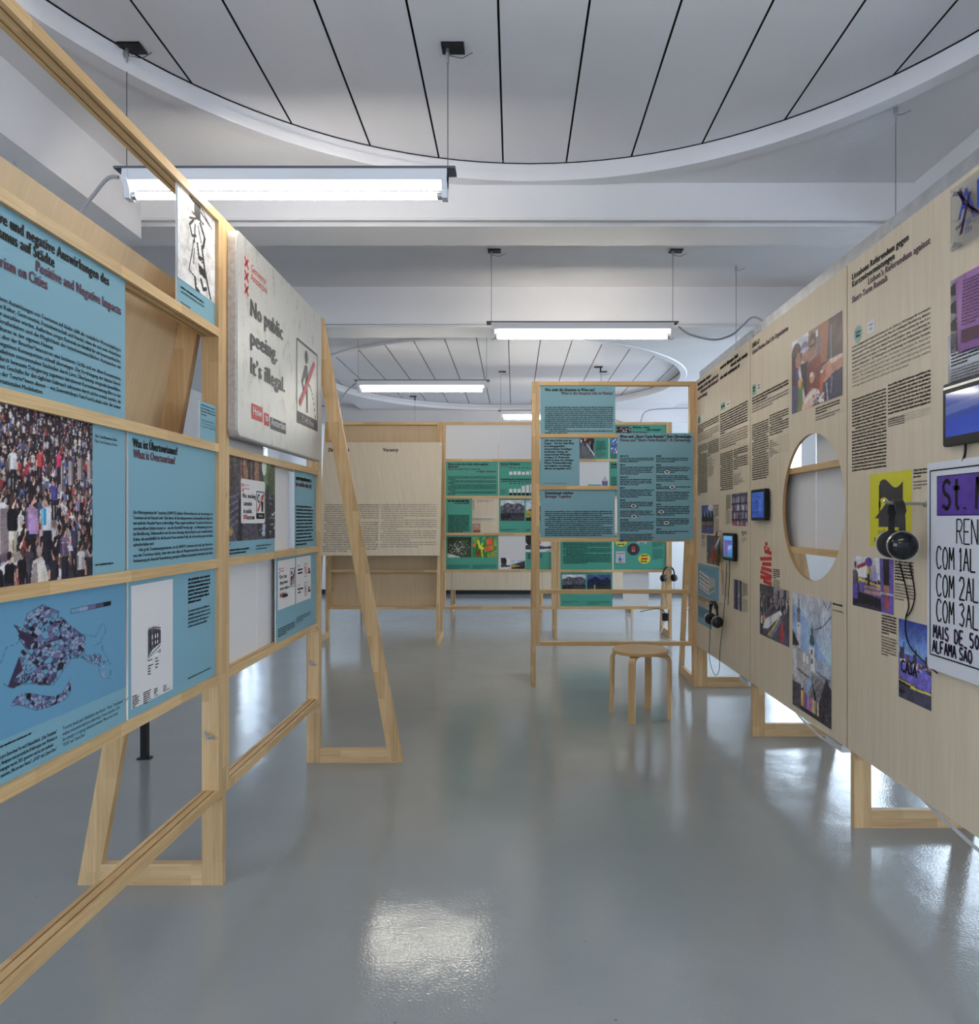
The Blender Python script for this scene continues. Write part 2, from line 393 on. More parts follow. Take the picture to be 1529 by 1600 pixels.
        co = np.zeros((h, w, 3)); co[..., 0] = us[None, :]; co[..., 1] = s.y-lift; co[..., 2] = vz[:, None]
        idx = np.arange(h*w).reshape(h, w)
        q = np.stack([idx[1:, :-1], idx[1:, 1:], idx[:-1, 1:], idx[:-1, :-1]], -1).reshape(-1, 4)
        me = bpy.data.meshes.new(name); me.vertices.add(h*w); me.vertices.foreach_set('co', co.reshape(-1))
        nq = len(q); me.loops.add(nq*4); me.polygons.add(nq)
        me.loops.foreach_set('vertex_index', q.reshape(-1).astype(np.int32))
        me.polygons.foreach_set('loop_start', np.arange(0, nq*4, 4, dtype=np.int32))
        me.update(calc_edges=True); me.validate()
        ca = me.color_attributes.new('Col', 'FLOAT_COLOR', 'POINT')
        rgba = np.ones((h*w, 4), dtype=np.float32); rgba[:, :3] = np.minimum(0.9, lin_arr(img.reshape(-1, 3))*gain)
        ca.data.foreach_set('color', rgba.reshape(-1))
        me.materials.append(m or PHOTO)
        o = link(name, me, s.p)
        if label: o['label'] = label
        return o
    def done(s):
        for key, (B, m) in s.b.items():
            if not B.v: continue
            o = B.build(key[0], m, s.p)
            if key[0] == 'headline' and len(key) == 2: o['kind'] = 'stuff'
            if any(w in key[0] for w in ('body_text', 'small_print', 'caption', 'credit', 'intro', 'fact_box', 'chronology', 'quotation', 'legend', 'chart_label', 'lettering', '_text')): o['kind'] = 'stuff'
        return s.p

# ------------------------------------------------------------------ small picture painter (prints are painted in code)
class Pic:
    def __init__(s, w, h, c=(128,128,128), seed=0):
        s.w, s.h = w, h; s.a = np.zeros((h, w, 3)); s.a[:] = np.array(c)/255.0; s.r = np.random.RandomState(seed)
        s.Y, s.X = np.mgrid[0:h, 0:w]; s.X = (s.X+0.5)/w; s.Y = (s.Y+0.5)/h
    def grad(s, c0, c1, y0=0.0, y1=1.0):
        t = np.clip((s.Y-y0)/(y1-y0), 0, 1)[..., None]; M = (s.Y >= y0) & (s.Y <= y1)
        g = np.array(c0)/255*(1-t)+np.array(c1)/255*t; s.a[M] = g[M]; return s
    def ell(s, cx, cy, rx, ry, c, al=1.0):
        i0, i1 = max(0, int((cy-ry)*s.h)), min(s.h, int((cy+ry)*s.h)+2); j0, j1 = max(0, int((cx-rx)*s.w)), min(s.w, int((cx+rx)*s.w)+2)
        if i0 >= i1 or j0 >= j1: return s
        M = ((s.X[i0:i1, j0:j1]-cx)/rx)**2+((s.Y[i0:i1, j0:j1]-cy)/ry)**2 <= 1
        A = s.a[i0:i1, j0:j1]; A[M] = A[M]*(1-al)+np.array(c)/255*al; return s
    def rect(s, x0, y0, x1, y1, c, al=1.0):
        i0, i1 = max(0, int(round(y0*s.h))), min(s.h, int(round(y1*s.h))); j0, j1 = max(0, int(round(x0*s.w))), min(s.w, int(round(x1*s.w)))
        if i1 > i0 and j1 > j0: s.a[i0:i1, j0:j1] = s.a[i0:i1, j0:j1]*(1-al)+np.array(c)/255*al
        return s
    def mask(s, pts):
        M = np.zeros((s.h, s.w), bool); n = len(pts)
        for i in range(n):
            (x0, y0), (x1, y1) = pts[i], pts[(i+1) % n]
            if y0 == y1: continue
            M ^= ((s.Y < max(y0, y1)) & (s.Y >= min(y0, y1)) & (s.X < (x1-x0)*(s.Y-y0)/(y1-y0)+x0))
        return M
    def poly(s, pts, c, al=1.0):
        M = s.mask(pts); s.a[M] = s.a[M]*(1-al)+np.array(c)/255*al; return s
    def line(s, pts, w, c):
        asp = s.h/s.w
        for (x0, y0), (x1, y1) in zip(pts[:-1], pts[1:]):
            dx, dy = x1-x0, (y1-y0)*asp; L2 = dx*dx+dy*dy or 1e-9
            t = np.clip(((s.X-x0)*dx+(s.Y-y0)*asp*dy)/L2, 0, 1)
            M = (s.X-x0-t*dx)**2+((s.Y-y0)*asp-t*dy)**2 <= w*w/4
            s.a[M] = np.array(c)/255
        return s
    def noise(s, amp=0.08, k=1, y0=0, y1=1):
        g = s.r.rand(s.h//k+2, s.w//k+2); g = np.repeat(np.repeat(g, k, 0), k, 1)[:s.h, :s.w]
        M = (s.Y >= y0) & (s.Y <= y1); s.a[M] = np.clip(s.a+((g-0.5)*2*amp)[..., None], 0, 1)[M]; return s
    def person(s, x, y, h, shirt, hair=(30,22,24), skin=(190,140,120), pants=(35,30,45), asp=None):
        """standing figure, head top at y, height h (in picture heights)"""
        k = (s.h/s.w)*h; dk = tuple(int(v*0.6) for v in shirt); side = 1 if s.r.rand() > 0.5 else -1
        s.rect(x-0.085*k, y+0.50*h, x-0.005*k, y+h, pants); s.rect(x+0.005*k, y+0.50*h, x+0.085*k, y+h, tuple(int(v*0.8) for v in pants))
        s.ell(x, y+0.27*h, 0.125*k, 0.09*h, shirt); s.rect(x-0.10*k, y+0.26*h, x+0.10*k, y+0.53*h, shirt)
        s.rect(x-side*0.10*k-0.03*k, y+0.26*h, x-side*0.10*k+0.03*k, y+0.50*h, dk); s.rect(x+side*0.02*k, y+0.30*h, x+side*0.10*k, y+0.53*h, dk, 0.5)
        s.rect(x+side*0.125*k-0.022*k, y+0.36*h, x+side*0.125*k+0.022*k, y+0.52*h, skin)
        s.rect(x-0.022*k, y+0.14*h, x+0.022*k, y+0.20*h, skin)
        s.ell(x, y+0.085*h, 0.055*k, 0.085*h, skin); s.ell(x-side*0.015*k, y+0.055*h, 0.060*k, 0.062*h, hair); s.ell(x-side*0.03*k, y+0.09*h, 0.035*k, 0.07*h, hair)
        return s

# ================================================================== THE ROOM
XW, YB, YF, ZC = 4.2, 12.6, -4.0, 3.06
struct(MB().box(-XW-0.3, XW+0.3, YF-0.3, YB+0.3, -0.1, 0.0).build('floor', FLOOR))
WIN_SIDE = {-1: [(-3.5, -1.7), (-1.3, 0.5), (10.9, 12.0)], 1: [(-3.5, -1.7), (-1.3, 0.5), (5.7, 7.5), (8.0, 9.8), (10.3, 12.1)]}  # pairs beside and behind the camera are unseen, added to brighten the near zone
WZ0, WZ1 = 0.85, 2.55
def side_wall(name, xa, xb):
    WIN = WIN_SIDE[-1 if xa < 0 else 1]
    B = MB(); B.box(xa, xb, YF, YB, 0, WZ0); B.box(xa, xb, YF, YB, WZ1, ZC+0.2)
    ys = [YF]+[v for w in WIN for v in w]+[YB]
    for a, b in zip(ys[0::2], ys[1::2]): B.box(xa, xb, a, b, WZ0, WZ1)
    return struct(B.build(name, WHITE))
side_wall('wall_left', -XW-0.3, -XW); side_wall('wall_right', XW, XW+0.3)
struct(MB().box(-XW-0.3, XW+0.3, YB, YB+0.3, 0, ZC+0.2).build('wall_back', WHITE))
struct(MB().box(-XW-0.3, XW+0.3, YF-0.3, YF, 0, ZC+0.2).build('wall_front', WHITE))
struct(MB().box(-XW, XW, YB-0.025, YB, 0, 0.085).build('baseboard_back', mat('black_skirting', (0.012, 0.013, 0.015), 0.4)))
struct(MB().box(-XW, -XW+0.02, YF, YB, 0, 0.08).build('baseboard_left', WHITE))
struct(MB().box(XW-0.02, XW, YF, YB, 0, 0.08).build('baseboard_right', WHITE))
WFRAME = mat('window_frame_paint', (0.30, 0.34, 0.42), 0.4)
wn = 0
for side in (-1, 1):
    xc = side*(XW+0.12)
    for (a, b) in WIN_SIDE[side]:
        wn += 1
        B = MB(); t = 0.05
        for y0, y1 in ((a, a+t), ((a+b)/2-t/2, (a+b)/2+t/2), (b-t, b)): B.box(xc-0.03, xc+0.03, y0, y1, WZ0, WZ1)
        for y0, y1 in ((a+t, (a+b)/2-t/2), ((a+b)/2+t/2, b-t)):
            for z0, z1 in ((WZ0, WZ0+t), (2.05, 2.05+t), (WZ1-t, WZ1)): B.box(xc-0.03, xc+0.03, y0, y1, z0, z1)
        w = struct(B.build('window_%d' % wn, WFRAME))
        for y0, y1 in ((a+t, (a+b)/2-t/2), ((a+b)/2+t/2, b-t)):
            for z0, z1 in ((WZ0+t, 2.05), (2.05+t, WZ1-t)):
                MB().box(xc-0.004, xc+0.004, y0, y1, z0, z1).build('window_pane', GLASS, w)
        ld = bpy.data.lights.new('window_portal', 'AREA'); ld.shape = 'RECTANGLE'; ld.size = WZ1-WZ0; ld.size_y = b-a
        ld.cycles.is_portal = True
        lo = bpy.data.objects.new('window_portal', ld); COL.objects.link(lo); lo.location = (side*(XW+0.28), (a+b)/2, (WZ0+WZ1)/2)
        lo.rotation_euler = (0, side*math.pi/2, 0)

# ceiling: slab, plank ceilings over round openings, beams
struct(MB().box(-XW-0.3, XW+0.3, YF-0.3, YB+0.3, 3.10, 3.25).build('ceiling', CEILW))
def soffit(name, x0, x1, y0, y1, cx, cy, R, z0, z1):
    """flat ceiling slab with a round opening"""
    n = 96; B = MB(); ring = []
    for i in range(n):
        t = 2*math.pi*i/n; ring.append((cx+R*math.cos(t), cy+R*math.sin(t)))
    out = []
    for (x, y) in ring:
        dx, dy = x-cx, y-cy
        k = min([(x1-cx)/dx if dx > 1e-9 else 1e9, (x0-cx)/dx if dx < -1e-9 else 1e9, (y1-cy)/dy if dy > 1e-9 else 1e9, (y0-cy)/dy if dy < -1e-9 else 1e9])
        out.append((cx+dx*k, cy+dy*k))
    # make sure that the four corners are hit
    for c in ((x0, y0), (x1, y0), (x1, y1), (x0, y1)):
        j = min(range(n), key=lambda i: (out[i][0]-c[0])**2+(out[i][1]-c[1])**2); out[j] = c
    for z, flip in ((z0, True), (z1, False)):
        o = len(B.v); B.v += [(x, y, z) for x, y in ring]+[(x, y, z) for x, y in out]
        for i in range(n):
            j = (i+1) % n; f = (o+i, o+j, o+n+j, o+n+i)
            B.f.append(f if flip else f[::-1]); B.m.append(0)
    for i in range(n):
        j = (i+1) % n; B.f.append((i, 2*n+i, 2*n+j, j)); B.m.append(0)
    return struct(B.build(name, CEILW))
def ring_mould(name, cx, cy, R, zt, zb):
    n = 96; h = zt-zb
    prof = [(R+0.05, zt-0.004), (R-0.004, zt-0.004), (R-0.004, zt-0.50*h), (R-0.020, zt-0.56*h), (R-0.022, zb-0.004), (R-0.018, zb-0.010), (R+0.045, zb-0.010), (R+0.055, zb)]
    struct(MB().lathe([(R-0.010, zt+0.0005), (R+0.02, zt+0.0005)], (cx, cy, 0), n).build(name+'_joint', GAPBLK))
    o = MB().lathe(prof, (cx, cy, 0), n).build(name, PLANKW, smooth=True); return struct(o)
PW, POFF = 0.302, -0.053
def plank_ceiling(cx, cy, R, z, parent):
    k0 = int(math.floor((cx-R-POFF)/PW))-1; k1 = int(math.ceil((cx+R-POFF)/PW))+1
    for k in range(k0, k1):
        xa, xb = POFF+k*PW+0.004, POFF+(k+1)*PW-0.004
        xm = min(max(cx, xa), xb)
        if abs(xm-cx) > R+0.02: continue
        hy = math.sqrt(max(0.02, (R+0.03)**2-(xm-cx)**2))
        B = MB().box(xa, xb, cy-hy, cy+hy, z, z+0.03); B.m[0] = 1; B.build('ceiling_plank', [GAPBLK, PLANKW], parent)
C1 = (0.077, 1.619, 1.762); C2 = (-0.168, 8.308, 2.091)
s1 = soffit('ceiling_soffit_near', -1.8, 1.93, -0.2, 3.4, *C1, 2.95, 3.03)
s2 = soffit('ceiling_soffit_far', -2.25, 2.3, 5.55, 10.4, *C2, 2.95, 3.03)
r1 = ring_mould('trim_1', *C1, 3.03, 2.95); r2 = ring_mould('trim_2', *C2, 3.03, 2.95)
void = struct(MB().box(-3, 3, -0.3, 11, 3.065, 3.095).build('ceiling_void', GAPBLK))
plank_ceiling(*C1, 3.031, s1); plank_ceiling(*C2, 3.031, s2)
struct(MB().box(-XW, XW, 3.69, 5.2, 3.045, 3.065).build('ceiling_middle_bay', CEILW))
struct(MB().box(-1.8, 1.93, YF, -0.5, 3.045, 3.065).build('ceiling_near_bay', CEILW))
struct(MB().box(-XW, XW, 10.7, YB, 3.03, 3.065).build('ceiling_far_bay', CEILW))
for s_, nm in ((-1, 'ceiling_left_aisle'), (1, 'ceiling_right_aisle')):
    xa, xb = ((-XW, -2.15) if s_ < 0 else (2.28, XW))
    struct(MB().box(xa, xb, YF, 3.4, 3.045, 3.065).build(nm, CEILW))
    xa, xb = ((-XW, -2.25) if s_ < 0 else (2.3, XW))
    struct(MB().box(xa, xb, 5.55, 10.7, 3.03, 3.064).build(nm+'_far', CEILW))
def cross_beam(name, y0, y1, x0=-XW, x1=XW, zb=2.76):
    B = MB(); B.box(x0, x1, y0, y1, zb+0.02, 3.06); B.box(x0, x1, y0+0.05, y1, zb, zb+0.02); B.box(x0, x1, y0+0.004, y0+0.02, zb+0.012, zb+0.03)
    return struct(B.build(name, CEILW))
cross_beam('ceiling_beam_1', 3.4, 3.69); cross_beam('ceiling_beam_2', 5.2, 5.55); cross_beam('ceiling_beam_3', 10.4, 10.7)
cross_beam('ceiling_beam_4', -0.5, -0.2, -1.8, 1.93)
def long_beam(name, x0, x1, y0, y1):
    B = MB(); B.box(x0, x1, y0, y1, 2.68, 3.06); B.box((x0+x1)/2-0.012, (x0+x1)/2+0.0, y0, y1, 2.672, 2.68)
    return struct(B.build(name, CEILW))
long_beam('ceiling_edge_beam_left', -2.15, -1.8, YF, 3.4); long_beam('ceiling_edge_beam_right', 1.93, 2.28, YF, 3.4)

# ================================================================== DISPLAY FRAMES
RZ = [0.325, 0.738, 1.151, 1.564, 1.977, 2.39]      # undersides of the six rails
RT = 0.030; FD = 0.060                               # rail height, frame depth
FW = 1.25
def rail_mesh(W, n):
    g0, g1, gd = 0.013, 0.019, 0.008
    pts = [(0,0),(g0,0),(g0,gd),(g1,gd),(g1,0),(FD-g1,0),(FD-g1,gd),(FD-g0,gd),(FD-g0,0),(FD,0),
           (FD,RT),(FD-g0,RT),(FD-g0,RT-gd),(FD-g1,RT-gd),(FD-g1,RT),(g1,RT),(g1,RT-gd),(g0,RT-gd),(g0,RT),(0,RT)]
    B = MB(); B.prism(pts, 'x', 0.0, W)
    me = B.mesh(n, PINE_X); bm = bmesh.new(); bm.from_mesh(me); bmesh.ops.recalc_face_normals(bm, faces=bm.faces); bm.to_mesh(me); bm.free(); return me
RAIL = rail_mesh(FW-0.06, 'rail')
POST = MB().box(0, 0.03, 0, FD, RZ[0], RZ[5]+RT).mesh('post', PINE_Z)
LEGW, FOOT, SPL = 0.074, 0.076, 0.45
LEG = MB().box(0, 0.03, 0, LEGW, 0, 2.42).mesh('leg', PINE_Z)
def _fix(me):
    bm = bmesh.new(); bm.from_mesh(me); bmesh.ops.recalc_face_normals(bm, faces=bm.faces); bm.to_mesh(me); bm.free(); return me
def splay(sgn):
    # side profile of the splayed leg: starts at the upright leg's edge, runs out to the floor
    base = LEGW if sgn > 0 else 0.0
    pr = [(0,2.42),(0.015,2.42),(SPL,0),(SPL-0.0735,0),(0,2.095)]
    return _fix(MB().prism([(base+sgn*a, z) for a, z in pr], 'x', 0.0, 0.03).mesh('splayed_leg', PINE_Z))
def footbar(sgn):
    base = LEGW if sgn > 0 else 0.0
    a0, a1 = base+sgn*0.0005, base+sgn*(SPL-0.0735+0.435*0/2.42)
    top = SPL-0.0735-FOOT*(SPL-0.015)/2.42
    pr = [(base, 0), (base+sgn*(SPL-0.0735), 0), (base+sgn*top, FOOT), (base, FOOT)]
    B = MB().prism(pr, 'x', 0.0, 0.03)
    # grain runs across: own material axis
    return _fix(B.mesh('foot_bar', PINE_Y))
def wood_y():
    m = wood_mat('pine_lath_cross', 'X', (0.86, 0.62, 0.35), (0.74, 0.48, 0.25), (0.2, 0.1, 0.04)); nt = m.node_tree
    # swap X and Y so that the grain follows the bar
    sep = [n for n in nt.nodes if n.type == 'SEPXYZ'][0]
    for l in list(nt.links):
        if l.from_node == sep and l.from_socket.name in ('X', 'Y'):
            to = l.to_socket; other = 'Y' if l.from_socket.name == 'X' else 'X'
            nt.links.remove(l); nt.links.new(sep.outputs[other], to)
    return m
PINE_Y = wood_y()
SPLAY = {1: splay(1), -1: splay(-1)}; FOOTB = {1: footbar(1), -1: footbar(-1)}
def wing_nut_mesh():
    B = MB(); B.cyl((0,0,0), (0,-0.012,0), 0.009, n=10); B.cyl((0,-0.012,0), (0,-0.022,0), 0.004, n=8)
    for s in (-1, 1): B.prism([(s*0.004,-0.004),(s*0.02,0.004),(s*0.024,0.013),(s*0.017,0.014),(s*0.004,0.005)], 'y', -0.011, -0.007)
    return _fix(B.mesh('wing_nut', CHROME))
WING = wing_nut_mesh()
def frame(label, loc, rz, rails=(0,1,2,3,4,5), legs=(), group=None, posts=True):
    """legs: list of (u, direction, nut_height); direction +1 behind the frame, -1 in front"""
    e = empty('display_frame', loc, rz); tag(e, label, 'display frame', group)
    if posts:
        link('post', POST, e, (0,0,0)); link('post', POST, e, (FW-0.03,0,0))
    for i in rails: link('rail', RAIL, e, (0.03, 0, RZ[i]))
    for (u, d, nut) in legs:
        link('leg', LEG, e, (u,0,0)); link('splayed_leg', SPLAY[d], e, (u,0,0)); link('foot_bar', FOOTB[d], e, (u,0,0))
        if nut:
            n = link('wing_nut', WING, e, (u-0.03 if u > 0.5 else u+0.06, FD/2, nut)); n.rotation_euler = (0.3, 0.6, -math.pi/2 if u > 0.5 else math.pi/2)
    return e
H90 = math.pi/2
XL = -1.055
FR = {}
FR['L1'] = ((XL, 1.295, 0), H90); FR['L2'] = ((XL, 2.578, 0), H90)
FR['R3'] = ((1.457, 3.03, 0), -H90); FR['R2'] = ((1.457, 4.29, 0), -H90); FR['R1'] = ((1.457, 5.55, 0), -H90)
FR['V'] = ((0.172, 5.575, 0), 0.0)
FR['F1'] = ((-2.08, 7.88, 0), 0.0); FR['F2'] = ((-0.80, 7.88, 0), 0.0); FR['F3'] = ((0.484, 7.88, 0), 0.0)
frame('tall pine lath frame holding the blue panels nearest the camera on the left', *FR['L1'], legs=[(-0.031, 1, 0), (FW+0.001, 1, 0.55)])
frame('pine lath frame carrying the metal warning sign on the left', *FR['L2'], legs=[(FW+0.001, -1, 0.55)])
frame('pine lath frame with blue panels standing behind the round stool', *FR['V'], legs=[(-0.031, 1, 0.62), (FW+0.001, 1, 0.62)])
frame('pine lath frame backed with plywood behind the tilted notice board', *FR['F1'], legs=[(-0.031, -1, 0.55), (FW+0.001, -1, 0)])
frame('pine lath frame of green panels between the tilted notice board and the blue ones', *FR['F2'], legs=[(FW+0.001, 1, 0)])
frame('pine lath frame of green panels with headphones hanging at its right post', *FR['F3'], legs=[(FW+0.001, 1, 0)])
frame('pine lath frame behind the nearest plywood board on the right', (1.457, 3.019, 0), -H90, legs=[(-0.0305, 1, 0)])
frame('pine lath frame behind the plywood board with the round hole', (1.457, 4.30, 0), -H90, rails=(0, 1, 2, 3, 5), legs=[(-0.0305, 1, 0)])
frame('pine lath frame behind the farthest plywood board of the right wall', (1.457, 5.582, 0), -H90, legs=[(-0.0305, 1, 0)])

# ------------------------------------------------------------------ panels
def fmat(key): 
    loc, rz = FR[key]; return Matrix.Translation(loc) @ Matrix.Rotation(rz, 4, 'Z')
def place(key, u, y, v): return tuple(fmat(key) @ Vector((u, y, v)))
def panel(key, u0, u1, v0, v1, face, label, cat='panel', name='info_panel', y=0.0135, th=0.005, group=None, edge=None):
    B = MB().box(0, u1-u0, 0, th, 0, v1-v0, 0, front=1)
    o = B.build(name, [edge or CARDEDGE, face], None, place(key, u0, y, v0), FR[key][1])
    tag(o, label, cat, group); return o, Sheet(o, u0, v0, 0.0)
ROW = {r: (RZ[r]+RT-0.006, RZ[r+1]+0.006) for r in range(5)}   # panel extents in the row above rail r

# ================================================================== LEFT FRAMES: panels
# --- L1 row 3: heading panel
o, s = panel('L1', 0.078, 0.639, *ROW[3], BLUE, 'large light blue text panel headed Positive und negative Auswirkungen, nearest on the left')
s.text('Positive und negative Auswirkungen des', 0.098, 1.938, 0.031, INK, 'headline', fit=0.464, bold=1)
s.text('Tourismus auf Städte', 0.098, 1.907, 0.031, INK, 'headline', fit=0.244, bold=1)
s.text('Positive and Negative Impacts', 0.618, 1.877, 0.031, INKP, 'headline', fit=0.341, bold=1, align='R')
s.text('of Tourism on Cities', 0.098, 1.847, 0.031, INKP, 'headline', fit=0.219, bold=1)
s.lines(['Zu den positiven Auswirkungen von Tourismus auf Städte zählt die zusätzliche Wertschöpfung in',
 'Bereichen wie Kultur, Gastronomie, Freizeitwirtschaft und Handel, ohne die sich viele Aktivitäten',
 'finanziell nicht auszahlen würden. Außerdem sorgen Reisende im Idealfall für ein kosmopolitisches,',
 'lebendiges Straßenleben und die Möglichkeit des zwischenmenschlichen Austausches mit',
 'anderen Kulturen in der eigenen Heimat.\n',
 '>Erreicht aber der Besucher*innenstrom eine bestimmte Größe und vor allem Konzentration,',
 'können die negativen Konsequenzen schnell überwiegen. Die Verdrängung der lokalen Bevöl-',
 'kerung aus beliebten zentrumsnahen Stadtteilen durch Lärm, Überlastung, steigende Immobilien-',
 'preise bzw. durch bewusste Delogierung zugunsten lukrativerer Kurzzeitvermietung führt in der',
 'Folge dazu, dass Geschäfte für den täglichen Gebrauch sukzessive durch solche ersetzt werden, die',
 'Bedürfnissen der Tourist*innen dienen – wie Souvenirshops, Fast-Food-Lokale oder die immer',
 'gleichen internationalen Modeketten.\n'], 0.099, 0.617, 1.777, 0.0140, 0.01555, INK, bold=2)
s.done()

# --- L1 row 4: stencil poster, row 3: small caption card leaning at the post
def pic_stencil():
    p = Pic(96, 112, (205,200,198), 3); p.noise(0.05, 1)
    K = (28,26,30)
    p.ell(0.50,0.14,0.085,0.065,K); p.rect(0.42,0.03,0.58,0.13,K); p.line([(0.36,0.17),(0.66,0.19)],0.03,K)
    p.line([(0.40,0.25),(0.30,0.33),(0.36,0.43),(0.46,0.40)],0.035,K); p.line([(0.30,0.26),(0.46,0.21)],0.028,K)
    p.line([(0.58,0.22),(0.70,0.34),(0.66,0.45)],0.05,K); p.line([(0.44,0.28),(0.42,0.48)],0.03,K); p.line([(0.52,0.27),(0.60,0.42)],0.025,K)
    p.line([(0.40,0.47),(0.36,0.62),(0.28,0.83),(0.44,0.86)],0.022,K); p.line([(0.50,0.47),(0.54,0.60),(0.64,0.60)],0.04,K)
    p.line([(0.62,0.46),(0.70,0.70),(0.86,0.97)],0.045,K); p.poly([(0.52,0.68),(0.70,0.70),(0.74,0.80),(0.55,0.78)],K)
    p.line([(0.52,0.62),(0.70,0.64)],0.02,K); p.line([(0.42,0.55),(0.40,0.72)],0.02,K)
    p.line([(0.44,0.87),(0.46,0.97),(0.54,0.99)],0.05,K); p.line([(0.60,0.84),(0.66,0.93),(0.74,0.90)],0.05,K)
    p.line([(0.18,0.10),(0.34,0.15)],0.03,(150,148,150)); p.line([(0.20,0.16),(0.34,0.21)],0.03,(150,148,150))
    p.line([(0.30,0.02),(0.84,0.14)],0.035,(60,58,62)); p.line([(0.62,0.04),(0.90,0.16)],0.02,(70,68,70))
    return p.a
o, s = panel('L1', 0.937, 1.219, *ROW[4], BLUE, 'upright poster of a stencilled figure over light blue at the top of the left frame', name='poster_panel')
s.photo(pic_stencil(), 0.938, 2.093, 1.218, ROW[4][1]-0.002, label='black stencil figure with a broom on a pale wall')
s.greek(0.962, 1.13, 2.066, 1, 0.0095, 0.012, INK, 'caption', 5, last=1, dens=1.6); s.greek(0.962, 1.13, 2.052, 1, 0.0095, 0.012, INKB, 'caption', 6, last=1)
s.greek(0.962, 1.03, 2.018, 1, 0.007, 0.01, INKB, 'caption', 7, last=1); s.done()
o, s = panel('L1', 1.088, 1.216, 1.592, 1.727, BLUE, 'small light blue caption card standing in the corner of the left frame', name='caption_card', y=0.009, th=0.004)
s.lines(['„Öffentliches Urinieren ist verboten“', 'aus der Kampagne „How to', 'Amsterdam“ (2023) der Stadt', 'Amsterdam\n'], 1.096, 1.208, 1.711, 0.0088, 0.0106, INK, bold=2)
s.lines(['“No public peeing. It’s illegal.” from', 'the City of Amsterdam’s “How', 'to Amsterdam” campaign (2023)\n'], 1.096, 1.208, 1.660, 0.0088, 0.0106, INKB); s.done()

# --- L1 row 2: crowd photograph panel and definition panel
def pic_crowd():
    p = Pic(190, 165, (38,26,34), 11); r = random.Random(4)
    shirts = [(45,42,70),(30,30,40),(190,182,188),(36,30,40),(52,44,52),(28,24,32),(70,60,110),(150,45,55),(95,80,80),(60,70,110),(190,180,190),(35,30,50),(120,100,130),(90,60,60),(28,26,34),(70,90,150),(200,190,180)]
    hairs = [(30,22,24),(45,30,28),(70,48,40),(25,20,26),(120,90,75),(150,140,140)]
    rows = 26
    for i in range(rows):
        t = i/(rows-1); y = -0.03+0.86*t**1.15; h = 0.075+0.30*t**1.5; n = int(34-24*t)
        for j in range(n):
            x = (j+r.random())/n; 
            p.person(x, y+r.uniform(-0.02, 0.02), h*r.uniform(0.85, 1.1), r.choice(shirts), r.choice(hairs), r.choice([(205,150,130),(180,120,100),(160,110,95),(225,180,165)]), r.choice([(35,30,45),(25,22,30),(50,46,62)]))
            if r.random() < 0.25: p.ell(x+r.uniform(-.02,.02), y+r.uniform(0,.05), 0.004, 0.004, (225,215,215))
    # stone bollards and balustrade
    for x, y, w, h in ((0.72,0.30,0.045,0.16),(0.80,0.27,0.045,0.15),(0.885,0.25,0.05,0.13),(0.97,0.25,0.05,0.12)):
        p.rect(x-w/2, y, x+w/2, y+h, (150,135,132)); p.rect(x+w*0.1, y, x+w/2, y+h, (95,82,88))
    p.rect(0.17,0.55,0.33,0.83,(158,140,138)); p.rect(0.28,0.57,0.33,0.83,(115,98,104)); p.rect(0.0,0.62,0.17,0.80,(70,55,62)); p.ell(0.24,0.555,0.08,0.02,(205,190,185))
    p.poly([(0,0.86),(0.34,0.80),(0.40,0.86),(0.10,1.0),(0,1.0)],(92,76,90)); p.poly([(0.06,0.995),(0.36,0.83),(0.40,0.86),(0.16,1.0)],(205,195,200)); p.line([(0.0,0.94),(0.3,0.86)],0.01,(160,150,158))
    # foreground figures
    K = (24,20,28)
    p.person(0.05,0.34,0.62,(70,150,165),(60,40,36)); p.person(0.13,0.30,0.40,(110,95,92),(40,28,28)); p.person(0.36,0.50,0.36,K,(75,42,36),(225,180,160),(190,170,150))
    p.person(0.49,0.48,0.40,(150,115,150),(50,32,30)); p.rect(0.475,0.60,0.535,0.71,(165,125,180)); p.person(0.61,0.48,0.40,(200,195,210),(40,30,32)); p.rect(0.565,0.565,0.60,0.66,(40,140,190)); p.rect(0.57,0.565,0.58,0.66,(90,190,225))
    p.person(0.75,0.66,0.36,(120,95,125),(50,38,40)); p.person(0.47,0.74,0.34,(70,62,74)); p.person(0.83,0.64,0.3,(60,54,80))
    for k in range(5): p.line([(0.725+k*0.012,0.76),(0.725+k*0.012,0.85)],0.003,(60,40,70)); p.line([(0.72,0.765+k*0.018),(0.78,0.765+k*0.018)],0.003,(190,170,190))
    p.poly([(0.77,0.79),(0.81,0.785),(0.82,0.815),(0.785,0.82)],(200,195,230)); p.person(0.34,0.80,0.32,K,(40,30,32)); p.person(0.26,0.83,0.32,K,(25,22,26)); p.person(0.42,0.79,0.30,K,(95,60,45))
    p.person(0.55,0.78,0.36,(205,195,185),(165,155,150),(180,130,110),(170,160,150)); p.poly([(0.50,0.86),(0.57,0.84),(0.61,0.93),(0.62,1.0),(0.48,1.0)],(196,184,174)); p.poly([(0.50,0.88),(0.53,0.87),(0.54,1.0),(0.48,1.0)],(130,118,116))
    p.person(0.97,0.80,0.34,(45,40,52),(28,24,28)); p.person(0.89,0.76,0.34,(190,180,182),(40,30,30)); p.person(0.66,0.80,0.34,(40,36,48)); p.person(0.55,0.21,0.22,(190,50,60)); p.person(0.70,0.20,0.22,(200,40,90)); p.person(0.36,0.22,0.26,(215,210,215)); p.person(0.66,0.38,0.25,(60,60,140))
    p.noise(0.05, 1)
    return p.a
o, s = panel('L1', 0.045, 0.642, *ROW[2], BLUE, 'wide panel with a photograph of a dense sunlit crowd in the left frame', name='photo_panel')
